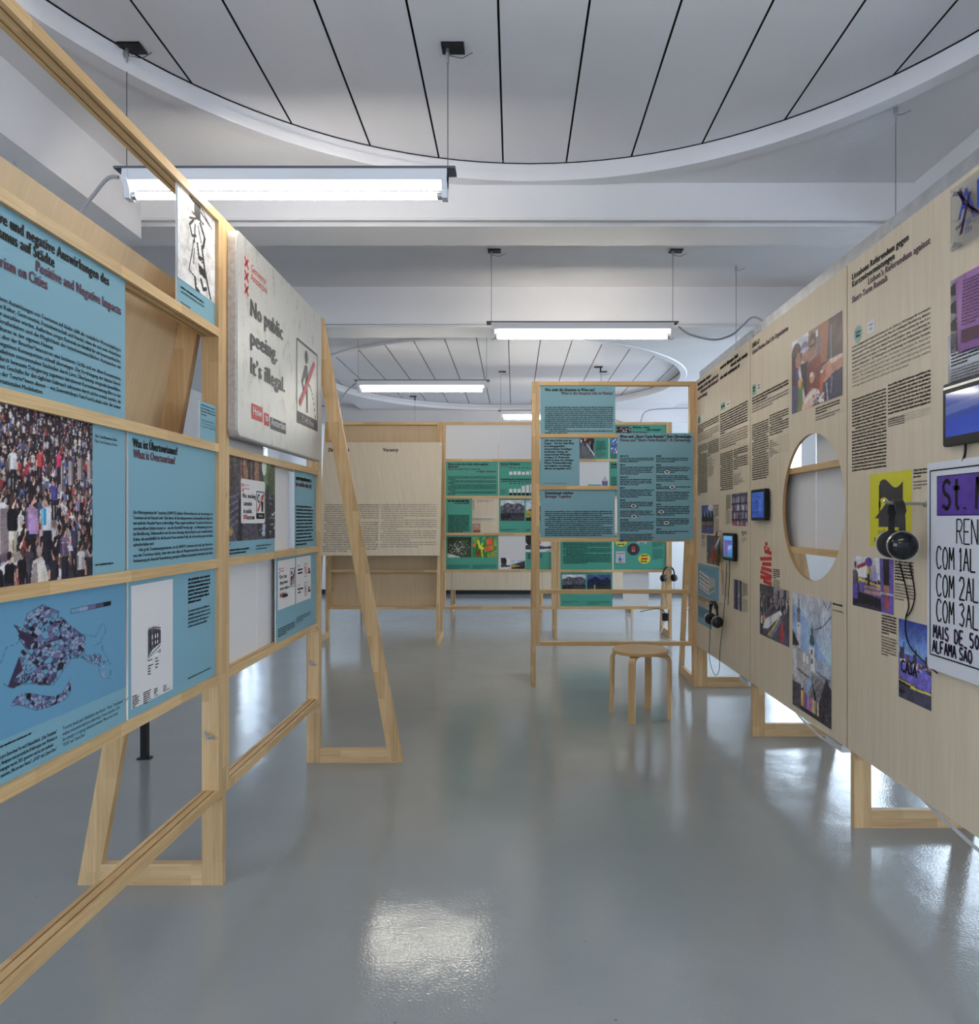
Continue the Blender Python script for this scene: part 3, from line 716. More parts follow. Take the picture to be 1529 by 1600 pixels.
s.photo(pic_crowd(), 0.046, ROW[2][0]+0.001, 0.488, ROW[2][1]-0.001, label='photograph of a dense crowd on steps')
s.text('Der Trevi-Brunnen in Rom', 0.500, 1.532, 0.0115, INK, 'caption', fit=0.098, bold=2); s.text('The Trevi Fountain in Rome', 0.500, 1.519, 0.0115, INKB, 'caption', fit=0.100)
s.greek(0.500, 0.582, 1.204, 1, 0.007, 0.01, INK, 'credit', 3, last=1, dens=1.5); s.done()
o, s = panel('L1', 0.652, 1.219, *ROW[2], BLUE, 'light blue text panel asking Was ist Übertourismus in the left frame', y=0.012)
s.text('Was ist Übertourismus?', 0.674, 1.526, 0.031, INK, 'headline', fit=0.262, bold=1); s.text('What is Overtourism?', 0.678, 1.496, 0.031, INKP, 'headline', fit=0.243, bold=1)
s.lines(['Die Weltorganisation für Tourismus (UNWTO) definiert Übertourismus als „die Auswirkungen des',
 'Tourismus auf ein Reiseziel oder Teile davon, die die wahrgenommene Lebensqualität der Bürger*in-',
 'nen und/oder Besucher*innen in übermäßiger Weise negativ beeinflussen“. In stark von Übertouris-',
 'mus betroffenen Städten kommt es – wie der Extremfall Venedig zeigt – zur Abwanderung der loka-',
 'len Bevölkerung. Schlussendlich wird die einst lebendige (Innen-)Stadt zu einer unauthentischen',
 'Kulisse, die ausschließlich für die Besucher*innen und den Profit, der sich aus ihnen generieren lässt,',
 'aufrechterhalten wird.\n',
 '>Viele große Tourismusorganisationen, wie die UNWTO, erkennen sehr wohl, dass Übertouris-',
 'mus dem Tourismus schadet, sehen darin aber allein ein Managementproblem, das sich durch eine',
 'Verbesserung der Besucher*innenlenkung, gesteigerte Effizienz und gezielte Information lösen ließe.'], 0.676, 1.196, 1.338, 0.0140, 0.0152, INK, bold=2)
s.done()

# --- L1 row 1: map panel and building card panel
def pic_map():
    W, H = 250, 190
    p = Pic(W, H, (88,132,158), 5); p.noise(0.006, 1)
    u0, u1, v0, v1 = 0.046, 0.641, 0.862, 1.150
    def P(px, py):
        d = -1.055*1100/(px-803); return ((d-1.295-u0)/(u1-u0), 1-((1.32+(813-py)*d/1100)-v0)/(v1-v0))
    def Q(l): return [P(a*210/1120, 920+b*300/1600) for a, b in l]
    city = Q([(275,210),(395,135),(535,190),(525,250),(560,240),(640,320),(720,380),(750,400),(740,510),(750,550),(770,560),(860,545),(880,560),(870,640),(840,620),(800,630),(720,570),(640,580),(580,660),(540,730),(490,800),(400,800),(300,790),(220,795),(155,830),(118,810),(220,560),(230,500),(290,540),(210,415),(200,350),(165,303),(230,330),(300,380),(245,310)])
    giud = Q([(145,975),(165,920),(210,880),(300,868),(400,890),(500,898),(560,870),(600,800),(632,752),(632,840),(600,910),(520,955),(440,985),(345,1010),(250,975),(200,965)])
    tail = Q([(870,450),(890,450),(892,510),(960,630),(955,740),(905,748),(868,700),(860,640),(830,600),(825,470)])
    L = (28,30,44); r = p.r
    # blocks: nearest-seed cells with a tone of their own, thin dark joints
    n = 1500; sx = r.rand(n); sy = r.rand(n); tone = r.rand(n)
    pal = np.array([(88,132,158),(122,134,160),(96,92,124),(66,58,86),(24,20,30)])/255.0
    ti = np.where(tone < 0.25, 0, np.where(tone < 0.66, 1, np.where(tone < 0.88, 2, np.where(tone < 0.965, 3, 4))))
    near = np.zeros((H, W), int); edge = np.zeros((H, W), bool)
    for i in range(H):
        D = (p.X[i][:, None]*1.31-sx*1.31)**2+(p.Y[i][:, None]*0.63-sy*0.63)**2*(2.4 if i < H*0.6 else 1.2)
        near[i] = np.argmin(D, -1); S2 = np.sqrt(np.partition(D, 1, -1)[:, :2]); edge[i] = (S2[:, 1]-S2[:, 0]) < 0.0026
    for sh in (city, giud):
        M = p.mask(sh); p.a[M] = pal[ti[near]][M]; p.a[M & edge] = np.array(L)/255; p.line(sh+[sh[0]], 0.0025, L)
    p.line(tail+[tail[0]], 0.002, L); M = p.mask(Q([(870,640),(905,600),(920,745),(880,740)])); p.a[M] = pal[ti[near]][M]
    K = (48,38,60)
    p.poly(Q([(165,303),(215,345),(300,380),(335,415),(285,510),(250,440),(208,412),(205,350)]), K); p.poly(Q([(115,815),(210,560),(240,680),(155,760),(190,785),(220,780),(220,800),(155,830)]), K)
    p.poly(Q([(225,540),(240,503),(270,540),(250,558)]), (14,12,18)); p.poly(Q([(262,915),(278,868),(310,872),(300,925)]), (14,12,18)); p.poly(Q([(300,385),(320,360),(365,395),(345,415)]), (14,12,18)); p.poly(Q([(400,795),(408,745),(440,745),(430,795)]), (14,12,18))
    p.poly(Q([(515,690),(530,620),(580,610),(570,660)]), (20,16,26)); p.poly(Q([(455,290),(465,265),(490,280),(475,305)]), (14,12,18))
    p.line(Q([(210,415),(195,455),(105,490),(5,755),(118,812)]), 0.002, L); p.line(Q([(720,380),(835,400),(880,300),(905,288),(918,360),(870,450)]), 0.002, L)
    p.line(Q([(870,610),(945,600)]), 0.002, L)
    return p.a, (u0, v0, u1, v1)
o, s = panel('L1', 0.045, 0.642, *ROW[1], BLUE, 'panel with a block map of Venice in greys on blue in the left frame', name='map_panel')
im, (a, b, c, d) = pic_map()
s.photo(im, a, b, c, d, m=PHOTO, name='map_print', label='dark block map of an island city')
s.text('TOURIST BEDS PER RESIDENT, BY BLOCK – VENICE', 0.399, 1.1255, 0.0095, INKB, 'legend', fit=0.169)
s.greek(0.399, 0.567, 1.1175, 2, 0.0048, 0.0055, INKB, 'legend', 4, last=0.3, dens=1.2)
for k, m in enumerate((BLUE2, mat('legend_grey_1', obs(128,140,172), 0.5), mat('legend_grey_2', obs(96,92,124), 0.5), mat('legend_grey_3', obs(66,58,86), 0.5), INK)):
    s.rect(0.4+k*0.0336, 1.0955, 0.4+(k+1)*0.0336, 1.1065, m, 'legend', 0.0016)
    s.greek(0.4+k*0.0336, 0.424+k*0.0336, 1.088, 2, 0.005, 0.006, INK, 'legend', 9+k, last=0.9, dens=1.6)
s.line([(0.4, 1.0955), (0.568, 1.0955), (0.568, 1.1065), (0.4, 1.1065), (0.4, 1.0955)], 0.0008, INKB, 'legend', 0.002)
s.greek(0.066, 0.262, 0.847, 1, 0.006, 0.01, INK, 'credit', 8, last=1, dens=1.5)
s.lines(['Touristenbetten pro Einwohner*in nach Häuserblock: „Solo Transition“', 'sammelt Daten, Analysen und persönliche Erfahrungen zum Wohnen in', 'Venedig. Die Kampagne wurde 2021 gestartet und ist eine laufende\n', 'Zusammenarbeit zwischen „We are here Venice“, „OCIO“ und „Open-Close“.'], 0.118, 0.350, 0.8235, 0.0118, 0.0132, INK, bold=2)
s.lines(['Tourist beds per inhabitant by block: “Solo Transition” collects data and\n', 'analyses, and personal experiences about living in Venice. Launched in 2021,', 'this campaign is an ongoing collaboration between “We are here Venice,”\n', '“OCIO” and “Open-Close”\n'], 0.370, 0.614, 0.8235, 0.0118, 0.0132, INKB)
s.done()
def pic_building():
    p = Pic(40, 60, (198,194,198), 2); K = (30,26,36)
    p.poly([(0,0.12),(0.45,0.08),(1,0.2),(1,0.62),(0.4,0.74),(0,0.92)], (70,64,78))
    for x in (0.12,0.42,0.60,0.78): p.rect(x, 0.15, x+0.10, 0.75-0.12*x, K)
    for x in (0.30,0.53,0.71): p.rect(x,0.28,x+0.06,0.42,(210,206,210)); p.rect(x,0.5,x+0.06,0.6,(210,206,210))
    p.line([(0,0.10),(0.45,0.05),(1,0.14)],0.06,K); p.line([(0,0.95),(1,0.68)],0.05,K); p.line([(0.0,1.0),(0.9,0.80)],0.03,K); p.poly([(0.6,0.92),(1,0.82),(1,0.92)],(110,104,116)); p.rect(0.08,0.0,0.12,0.1,K); p.rect(0.22,0.02,0.25,0.1,K)
    return p.a
o, s = panel('L1', 0.652, 1.219, *ROW[1], BLUE, 'light blue panel with a tall white card and a tiny building drawing', y=0.012)
s.rect(0.666, 0.793, 0.905, 1.137, PAPER, 'white_field')
s.photo(pic_building(), 0.755, 0.917, 0.828, 1.008, label='small dark drawing of a colonnaded house', lift=0.002)
s.greek(0.755, 0.78, 0.909, 1, 0.006, 0.01, INK, 'caption', 1, last=1, dens=1.5); s.greek(0.798, 0.825, 0.907, 4, 0.006, 0.009, INK, 'caption', 2, ragged=0.5, dens=1.5); s.greek(0.755, 0.79, 0.893, 4, 0.006, 0.008, INK, 'caption', 3, ragged=0.6, dens=1.5)
for k, (a, b, n) in enumerate(((0.671, 0.71, 6), (0.73, 0.775, 6), (0.79, 0.82, 3), (0.845, 0.872, 3))):
    s.greek(a, b, 0.825-0.004*k, n, 0.0055, 0.0062, INK, 'caption', 20+k, ragged=0.3, dens=1.4)
s.greek(0.79, 0.815, 0.797, 1, 0.0055, 0.006, INK, 'caption', 31, last=1); s.greek(0.845, 0.885, 0.799, 1, 0.0055, 0.006, INK, 'caption', 32, last=1)
s.greek(1.008, 1.18, 1.122, 7, 0.0105, 0.0125, INK, 'body_text', 41, last=0.55, dens=1.7, ragged=0.1)
s.greek(1.008, 1.18, 1.018, 5, 0.0105, 0.0125, INKB, 'body_text', 42, last=0.85, ragged=0.1)
s.greek(1.008, 1.18, 0.80, 1, 0.006, 0.01, INK, 'credit', 43, last=1, dens=1.6); s.done()

# plywood notice board leaning on the splayed legs behind the first frame
def lean_board(key, u0, u1, z0, z1, sgn, label, face=PLY, th=0.015):
    """board lying on the outside of the splayed legs; sgn -1 in front, +1 behind"""
    base = LEGW if sgn > 0 else 0.0
    def off(z): return base+sgn*(0.015+(SPL-0.015)*(1-z/2.42)+0.001)
    B = MB(); y0, y1 = off(z0), off(z1); t = sgn*th
    vs = [(0, y0, 0), (u1-u0, y0, 0), (u1-u0, y0+t, 0), (0, y0+t, 0), (0, y1, z1-z0), (u1-u0, y1, z1-z0), (u1-u0, y1+t, z1-z0), (0, y1+t, z1-z0)]
    B.add(vs, [(0,3,2,1),(4,5,6,7),(1,2,6,5),(3,0,4,7)], 0); B.add(vs, [(0,1,5,4),(2,3,7,6)], 1)
    me = _fix(B.mesh('notice_board', [PLYEDGE, face]))
    o = link('notice_board', me, None, place(key, u0, 0, z0), FR[key][1]); tag(o, label, 'notice board'); return o, off
lean_board('L1', -0.03, FW+0.03, 0.94, 2.165, 1, 'bare plywood board leaning behind the blue panels on the left', PLYB)

# --- L2: sign, photo panel, text panels, blank white panels in the rear groove
REAR = FD-0.0185
def blank(key, u0, u1, r, label, y=REAR, part=None):
    v0, v1 = ROW[r] if part is None else part
    o, s = panel(key, u0, u1, v0, v1, PAPER, label, name='blank_panel', y=y); return o
blank('L2', 0.034, 0.50, 3, 'greyish blank panel peeping out under the metal warning sign')
def pic_canal():
    p = Pic(120, 90, (60,50,62), 8); r = random.Random(2)
    p.grad((70,58,60),(58,52,66))
    for k in range(26):
        x = r.random(); w = r.uniform(0.03,0.09); c = r.choice([(120,68,52),(88,60,52),(52,44,50),(70,62,66),(140,90,66),(44,40,48)]); p.rect(x,0,x+w,r.uniform(0.3,0.5),c)
    for k in range(60): x = r.random(); y = r.random()*0.42; p.rect(x,y,x+0.018,y+0.06,r.choice([(36,32,40),(150,140,140),(60,52,54)]))
    p.poly([(0.70,0),(0.86,0),(0.9,0.3),(0.74,0.36)],(84,108,66)); p.ell(0.74,0.06,0.05,0.12,(178,196,170)); p.ell(0.92,0.22,0.10,0.2,(60,76,48))
    p.poly([(0,0.55),(1,0.44),(1,1),(0,1)],(66,60,74)); p.poly([(0.5,0.52),(1,0.45),(1,0.98),(0.62,0.95)],(40,40,46))
    for k in range(40): x = r.uniform(0.55,1); y = r.uniform(0.5,0.95); p.rect(x,y,x+0.04,y+0.012,r.choice([(110,116,110),(70,74,70),(180,186,190)]))
    for y in (0.46,0.72): p.line([(0.55,y+0.02),(1,y)],0.014,(96,90,98))
    for k in range(5): p.line([(0.0,0.52+0.09*k),(0.30,0.42+0.07*k)],0.012,(104,100,124)); p.line([(0.02+0.05*k,0.55),(0.2,0.98)],0.006,(40,38,50))
    p.poly([(0.22,0.5),(0.28,0.5),(0.30,1),(0.20,1)],(30,28,36)); p.poly([(0.80,0.3),(0.84,0.3),(0.86,1),(0.79,1)],(32,30,36)); p.rect(0.7,0.8,0.77,0.95,(150,160,186))
    p.ell(0.07,0.88,0.05,0.05,(130,104,56)); p.noise(0.07,1); p.noise(0.05,3); return p.a
o, s = panel('L2', 0.034, 0.566, *ROW[2], BLUE, 'panel with a dark canal street photograph and a small cannabis sign under the metal sign', name='photo_panel')
s.photo(pic_canal(), 0.035, 1.240, 0.565, ROW[2][1]-0.001, label='photograph of a canal street with railings')
def sign_print(s, u0, u1, v0, v1, lines, fine, sz):
    w, h = u1-u0, v1-v0
    pts = []; rr = 0.012
    for cx, cy, a0 in ((u1-rr, v1-rr, 0), (u0+rr, v1-rr, 90), (u0+rr, v0+rr, 180), (u1-rr, v0+rr, 270)):
        for k in range(5): a = math.radians(a0+k*22.5); pts.append((cx+rr*math.cos(a), cy+rr*math.sin(a)))
    s.poly(pts, PAPER, 'small_sign', 0.002)
    for k in range(3):
        y = v1-0.025-k*0.02*h/0.175; x = u0+0.018; q = 0.006
        s.line([(x-q, y-q), (x+q, y+q)], 0.004, RED, 'small_sign_emblem', 0.003); s.line([(x-q, y+q), (x+q, y-q)], 0.004, RED, 'small_sign_emblem', 0.003)
    s.text('Gemeente', u0+0.03, v1-0.027, 0.012, RED, 'small_sign_emblem', lift=0.003); s.text('Amsterdam', u0+0.03, v1-0.041, 0.012, RED, 'small_sign_emblem', lift=0.003)
    for k, t in enumerate(lines): s.text(t, u0+0.022, v1-0.075-k*sz*1.12, sz, INK, 'small_sign_text', lift=0.003, bold=2)
    x0, x1, y0, y1 = u1-0.100*w/0.26, u1-0.010, v0+0.02, v1-0.045
    s.line([(x0,y0),(x0,y1),(x1,y1),(x1,y0),(x0,y0)], 0.004, INK, 'small_sign_text', 0.003); s.rect(x0, y0, x1, y0+0.022*h/0.175, INK, 'small_sign_text', 0.003)
    s.text(fine, (x0+x1)/2, y0+0.006, 0.013, PAPER, 'small_sign_white', align='C', lift=0.004)
    return x0, x1, y0+0.022*h/0.175, y1
x0, x1, y0, y1 = sign_print(s, 0.172, 0.437, 1.308, 1.484, ['No smoking', 'cannabis', 'in public.'], '€100 fine', 0.027)
s.rect(0.195, 1.326, 0.232, 1.341, RED, 'small_sign_emblem', 0.003); s.rect(0.232, 1.324, 0.312, 1.336, INK, 'small_sign_text', 0.003); s.text('How to', 0.196, 1.330, 0.010, PAPER, 'small_sign_white', lift=0.004); s.text('Amsterdam', 0.235, 1.327, 0.011, PAPER, 'small_sign_white', lift=0.004)
xm = (x0+x1)/2; s.disc(xm-0.02, y1-0.028, 0.016, 0.018, INK, 'small_sign_text', 0.003); s.disc(xm-0.02, y1-0.028, 0.010, 0.012, PAPER, 'small_sign_white', 0.004)
s.disc(xm+0.022, y1-0.024, 0.010, 0.011, INK, 'small_sign_text', 0.003); s.poly([(xm+0.008,y1-0.04),(xm+0.034,y1-0.04),(xm+0.03,y0+0.006),(xm+0.012,y0+0.006)], INK, 'small_sign_text', 0.003)
s.line([(x0+0.012, y0+0.008), (x1-0.01, y1-0.008)], 0.010, RED, 'small_sign_emblem', 0.0045)
s.greek(0.04, 0.075, 1.228, 1, 0.007, 0.01, INKB, 'credit', 65, last=1); s.greek(0.04, 0.262, 1.204, 2, 0.0105, 0.0125, INK, 'caption', 66, last=0.85, dens=1.5)
s.greek(0.335, 0.52, 1.211, 2, 0.0095, 0.0125, INKB, 'caption', 67, last=0.7); s.done()
blank('L2', 0.36, 0.845, 2, 'blank white panel between the canal photograph and the narrow blue panel')
o, s = panel('L2', 0.848, 1.219, *ROW[2], BLUE, 'narrow light blue text panel beside the canal photograph')
s.greek(0.868, 1.130, 1.518, 1, 0.029, 0.03, INK, 'headline', 71, last=1, dens=1.7); s.greek(0.868, 1.130, 1.488, 1, 0.029, 0.03, INKP, 'headline', 72, last=1, dens=1.7)
s.greek(0.868, 1.165, 1.385, 12, 0.0135, 0.0172, INK, 'body_text', 77, last=0.6, dens=1.5, ragged=0.12); s.done()
o, s = panel('L2', 0.579, 1.219, *ROW[1], BLUE, 'light blue panel with four small white warning signs, low on the second left frame')
s.rect(0.604, 0.912, 0.853, 1.136, PAPER, 'white_field'); s.rect(0.869, 0.912, 1.121, 1.137, PAPER, 'white_field')
def mini(s, u, v, k, lines, sgn):
    for j in range(3):
        y = v-j*0.017*k; q = 0.005*k
        s.line([(u-q,y-q),(u+q,y+q)], 0.003*k, RED, 'small_sign_emblem', 0.002); s.line([(u-q,y+q),(u+q,y-q)], 0.003*k, RED, 'small_sign_emblem', 0.002)
    s.text('Gemeente', u+0.01*k, v-0.003, 0.012*k, RED, 'small_sign_emblem', lift=0.002); s.text('Amsterdam', u+0.01*k, v-0.015*k, 0.012*k, RED, 'small_sign_emblem', lift=0.002)
    for j, t in enumerate(lines):
        if isinstance(t, str): s.text(t, u+0.005, v-0.045*k-j*0.027*k, 0.024*k, INK, 'small_sign_text', lift=0.002, bold=2)
        else: s.greek(u+0.005, u+0.005+t, v-0.045*k-j*0.027*k, 1, 0.024*k, 0.02, INK, 'small_sign_text', seed=int(t*997), last=1, dens=1.6)
mini(s, 0.624, 1.098, 1.0, ['Don’t buy', 'drugs from', 'street dealers.', 'It’s illegal.'], 0)
x0, x1, y0, y1 = 0.775, 0.847, 1.002, 1.088
s.line([(x0,y0),(x0,y1),(x1,y1),(x1,y0),(x0,y0)], 0.003, INK, 'small_sign_text', 0.002); s.disc(0.80,1.068,0.008,0.010,INK,'small_sign_text',0.002); s.poly([(0.788,1.05),(0.812,1.055),(0.806,1.008),(0.794,1.008)],INK,'small_sign_text',0.002); s.disc(0.832,1.056,0.008,0.010,INK,'small_sign_text',0.002); s.line([(0.832,1.05),(0.826,1.01)],0.012,INK,'small_sign_text'); s.line([(0.784,1.01),(0.84,1.08)],0.008,RED,'small_sign_emblem',0.003)
s.rect(0.636,0.966,0.668,0.980,RED,'small_sign_emblem',0.002); s.rect(0.668,0.962,0.74,0.976,INK,'small_sign_text',0.002)
mini(s, 0.893, 1.098, 0.62, [0.085, 0.075], 0); mini(s, 0.893, 1.002, 0.62, [0.088, 0.05], 0)
for yy, cc in ((1.062, RED), (0.966, mat('sign_blue', (0.03,0.08,0.4), 0.5))):
    s.line([(1.005,yy-0.028),(1.005,yy+0.036),(1.05,yy+0.036),(1.05,yy-0.028),(1.005,yy-0.028)],0.0022,INK,'small_sign_text',0.002); s.disc(1.022,yy+0.016,0.006,0.008,cc,'small_sign_emblem',0.002); s.line([(1.022,yy+0.01),(1.034,yy-0.018)],0.01,cc,'small_sign_emblem',0.002); s.rect(1.07,yy-0.006,1.10,yy+0.010,RED,'small_sign_emblem',0.002); s.rect(1.07,yy-0.018,1.11,yy-0.007,INK,'small_sign_text',0.002)
s.greek(0.604, 0.853, 0.822, 4, 0.0085, 0.0105, INK, 'caption', 61, last=0.5, dens=1.5); s.greek(0.875, 1.115, 0.838, 3, 0.0085, 0.0105, INKB, 'caption', 62, last=0.5); s.done()
blank('L2', 0.034, 0.424, 1, 'blank white panel low on the second left frame, left of the small warning signs')
blank('L2', 0.432, 0.80, 1, 'blank white panel half hidden behind the four small warning signs')

# --- metal street sign standing on the second left frame
def metal_sign_mat():
    m = bpy.data.materials.new('worn_aluminium_sign'); m.use_nodes = True; nt = m.node_tree; N = nt.nodes; Lk = nt.links; b = N['Principled BSDF']
    tc = N.new('ShaderNodeTexCoord'); mp = N.new('ShaderNodeMapping'); mp.inputs['Scale'].default_value = (7, 7, 3.5); Lk.new(tc.outputs['Object'], mp.inputs[0])
    n = N.new('ShaderNodeTexNoise'); n.inputs['Scale'].default_value = 3.0; n.inputs['Detail'].default_value = 9; n.inputs['Roughness'].default_value = 0.68; Lk.new(mp.outputs[0], n.inputs['Vector'])
    r = N.new('ShaderNodeValToRGB'); r.color_ramp.elements[0].position = 0.22; r.color_ramp.elements[1].position = 0.46
    r.color_ramp.elements[0].color = (0.26, 0.22, 0.17, 1); r.color_ramp.elements[1].color = (0.56, 0.56, 0.54, 1); Lk.new(n.outputs['Fac'], r.inputs[0]); Lk.new(r.outputs[0], b.inputs['Base Color'])
    b.inputs['Metallic'].default_value = 0.35; b.inputs['Roughness'].default_value = 0.36
    return m
SIGNM = metal_sign_mat(); RIM = mat('sign_rim_worn', (0.50, 0.48, 0.48), 0.45, metal=0.3, var=0.16, vscale=60)
su0, su1, sv0, sv1, syf = 0.006, 1.146, 1.628, 2.395, -0.036
sg = empty('street_sign', place('L2', su0, -0.001, sv0), H90); tag(sg, 'worn metal street sign reading No public peeing, on the second left frame', 'street sign')
def rrect(w, h, r, n=6):
    pts = []
    for cx, cy, a0 in ((w-r, h-r, 0), (r, h-r, 90), (r, r, 180), (w-r, r, 270)):
        for k in range(n+1): a = math.radians(a0+k*90/n); pts.append((cx+r*math.cos(a), cy+r*math.sin(a)))
    return pts
W_, H_ = su1-su0, sv1-sv0
link('rim', _fix(MB().prism(rrect(W_, H_, 0.035), 'y', -0.034, 0.0).mesh('rim', RIM)), sg, bevel=0.004)
pl = rrect(W_-0.012, H_-0.012, 0.03); link('plate', _fix(MB().prism([(a+0.006, b+0.006) for a, b in pl], 'y', -0.0365, -0.033).mesh('plate', SIGNM)), sg)
s = Sheet(sg, su0, sv0, -0.0365)
SGI = mat('sign_lettering_grey', (0.035, 0.037, 0.04), 0.45); SGR = mat('sign_red_faded', (0.50, 0.03, 0.035), 0.45)
for k in range(3):
    y = 2.298-k*0.051; x = 0.098; q = 0.0185
    s.line([(x-q,y-q),(x+q,y+q)], 0.012, SGR, 'emblem'); s.line([(x-q,y+q),(x+q,y-q)], 0.012, SGR, 'emblem')
s.text('Gemeente', 0.142, 2.284, 0.042, SGR, 'town_name', fit=0.165); s.text('Amsterdam', 0.142, 2.250, 0.042, SGR, 'town_name', fit=0.180)
for t, v, w in (('No public', 2.112, 0.385), ('peeing.', 2.000, 0.315), ('It’s illegal.', 1.887, 0.415)): s.text(t, 0.135, v, 0.080, SGI, 'warning_text', fit=w, bold=1)
s.line([(0.718,1.80),(0.718,2.172),(1.06,2.172),(1.06,1.80)], 0.010, SGI, 'pictogram'); s.rect(0.713, 1.778, 1.065, 1.835, SGI, 'pictogram')
s.text('€140 fine', 0.89, 1.793, 0.042, PAPER, 'fine_text', fit=0.20, align='C', lift=0.0018)
s.disc(0.868, 2.118, 0.028, 0.033, SGI, 'pictogram')
s.poly([(0.845,2.075),(0.885,2.08),(0.895,2.04),(0.892,1.96),(0.897,1.848),(0.868,1.848),(0.862,1.93),(0.85,1.96),(0.852,2.02),(0.815,1.985),(0.84,1.945),(0.825,1.93),(0.785,1.985)], SGI, 'pictogram')
for k in range(9):
    t = k/8; s.disc(0.91+0.115*t, 1.99-0.14*t*t, 0.007, 0.009, SGI, 'pictogram', n=8)
s.line([(0.765,1.872),(1.005,2.118)], 0.030, SGR, 'red_bar', 0.002)
s.rect(0.148,1.715,0.270,1.775,SGR,'label_box'); s.rect(0.285,1.708,0.345,1.76,SGR,'label_box'); s.rect(0.358,1.702,0.560,1.752,SGI,'label_box')
for t, u, w in (('How', 0.160, 0.098), ('to', 0.298, 0.036), ('Amsterdam', 0.366, 0.184)): s.text(t, u, 1.733-(0.006 if u > 0.28 else 0)-(0.008 if u > 0.35 else 0), 0.046, PAPER, 'label_text', fit=w, lift=0.0018, bold=2)
s.done()

# ================================================================== FRAME BEHIND THE STOOL (light blue panels)
o, s = panel('V', 0.036, 0.630, *ROW[4], BLUE, 'light blue panel asking Wie sieht die Situation in Wien aus, top row')
s.text('Wie sieht die Situation in Wien aus?', 0.072, 2.345, 0.030, INK, 'headline', fit=0.398, bold=1); s.text('What is the Situation Like in Vienna?', 0.613, 2.318, 0.030, INKP, 'headline', fit=0.413, bold=1, align='R')
s.greek(0.072, 0.613, 2.213, 14, 0.0125, 0.0157, INKB, 'body_text', 101, last=0.33, dens=1.5, paras=(12,)); s.done()
o, s = panel('V', 0.036, 0.347, *ROW[3], BLUE, 'narrow light blue panel with a quotation in large type')
for k, t in enumerate(['„Wir sehen Airbnb nicht als', 'Gegner – Ziel der Stadt Wien', 'ist ordnungsgemäßer,', 'auf gesetzlichen Grundlagen', 'beruhender Vollzug, der', 'entsprechende Wirkungen', 'erzeugt (z. B. Wohnraum-', 'schutz im Sinne der ständigen', 'Wiener Wohnbevölkerung)', 'und möglichst verwaltungs-', 'effizient durchgeführt wird.“']):
    s.text(t, 0.068 if k else 0.064, 1.946-k*0.0222, 0.0195, INK, 'quotation', bold=1, fit=text_width(t, 0.0195, 2)*0.99)
s.greek(0.068, 0.25, 1.612, 1, 0.007, 0.01, INKB, 'credit', 103, last=1); s.done()
o, s = panel('V', 0.036, 0.628, *ROW[2], BLUE, 'light blue panel headed Gemeinsam stärker, third row')
s.text('Gemeinsam stärker', 0.072, 1.526, 0.030, INK, 'headline', fit=0.226, bold=1); s.text('Stronger Together', 0.072, 1.499, 0.030, INKP, 'headline', fit=0.212, bold=1)
s.greek(0.072, 0.610, 1.386, 13, 0.0125, 0.0157, INKB, 'body_text', 104, last=0.85, dens=1.5, paras=(3, 8)); s.done()
o, s = panel('V', 0.642, 1.246, 1.163, 2.010, BLUE, 'tall light blue chronology board headed Wien und Short-Term Rentals, screwed to the frame', y=-0.006, th=0.005)
s.text('Wien und „Short-Term Rentals“: Eine Chronologie', 0.664, 1.972, 0.030, INK, 'headline', fit=0.565, bold=1); s.text('Vienna and “Short-Term Rentals”: A Chronology', 0.664, 1.944, 0.030, INKP, 'headline', fit=0.560, bold=1)
CH1 = [('2013/14', 3), ('2014', 5), ('2016/17', 4), ('2017', 5), ('2018', 4), (None, 4), ('2019/20', 6), (None, 5)]
CH2 = [('2020', 3), ('2021', 4), (None, 4), ('2022', 2), (None, 6), ('2023', 6), (None, 5), ('2024', 2)]
LOGO = mat('note_white', (0.80, 0.78, 0.76), 0.5)
def tear(s, u, v):
    s = Sheet(s.p, s.u0, s.v0, s.y)
    s.disc(u, v, 0.022, 0.0125, LOGO, 'round_mark', 0.0016, 20); s.poly([(u-0.016,v+0.005),(u+0.016,v+0.005),(u+0.010,v-0.004),(u-0.010,v-0.004)], INK, 'mark_print', 0.0021); s.rect(u-0.008, v-0.0072, u+0.008, v-0.0045, RED, 'mark_print', 0.0021); s.done()
for (col, a, b, sd) in ((CH1, 0.664, 0.935, 200), (CH2, 0.950, 1.225, 300)):
    v = 1.822
    for i, (yr, n) in enumerate(col):
        if yr:
            s.text(yr, a, v, 0.0165, INK, 'year', bold=1); v -= 0.0148
        s.greek(a, b, v, n, 0.0112, 0.0134, INKB, 'chronology_text', sd+i, last=0.55, dens=1.5, ragged=0.1); v -= 0.0134*n+0.0185-(0.003 if yr else 0)
for u, v in ((0.772, 1.434), (0.776, 1.351), (1.037, 1.702), (1.077, 1.583), (0.992, 1.387), (1.032, 1.301)): tear(s, u, v)
for u in (0.655, 1.233):
    for v in (1.176, 1.997): MB().cyl((u-0.642, 0, v-1.163), (u-0.642, -0.003, v-1.163), 0.006, n=10).build('screw', CHROME, o)
s.done()

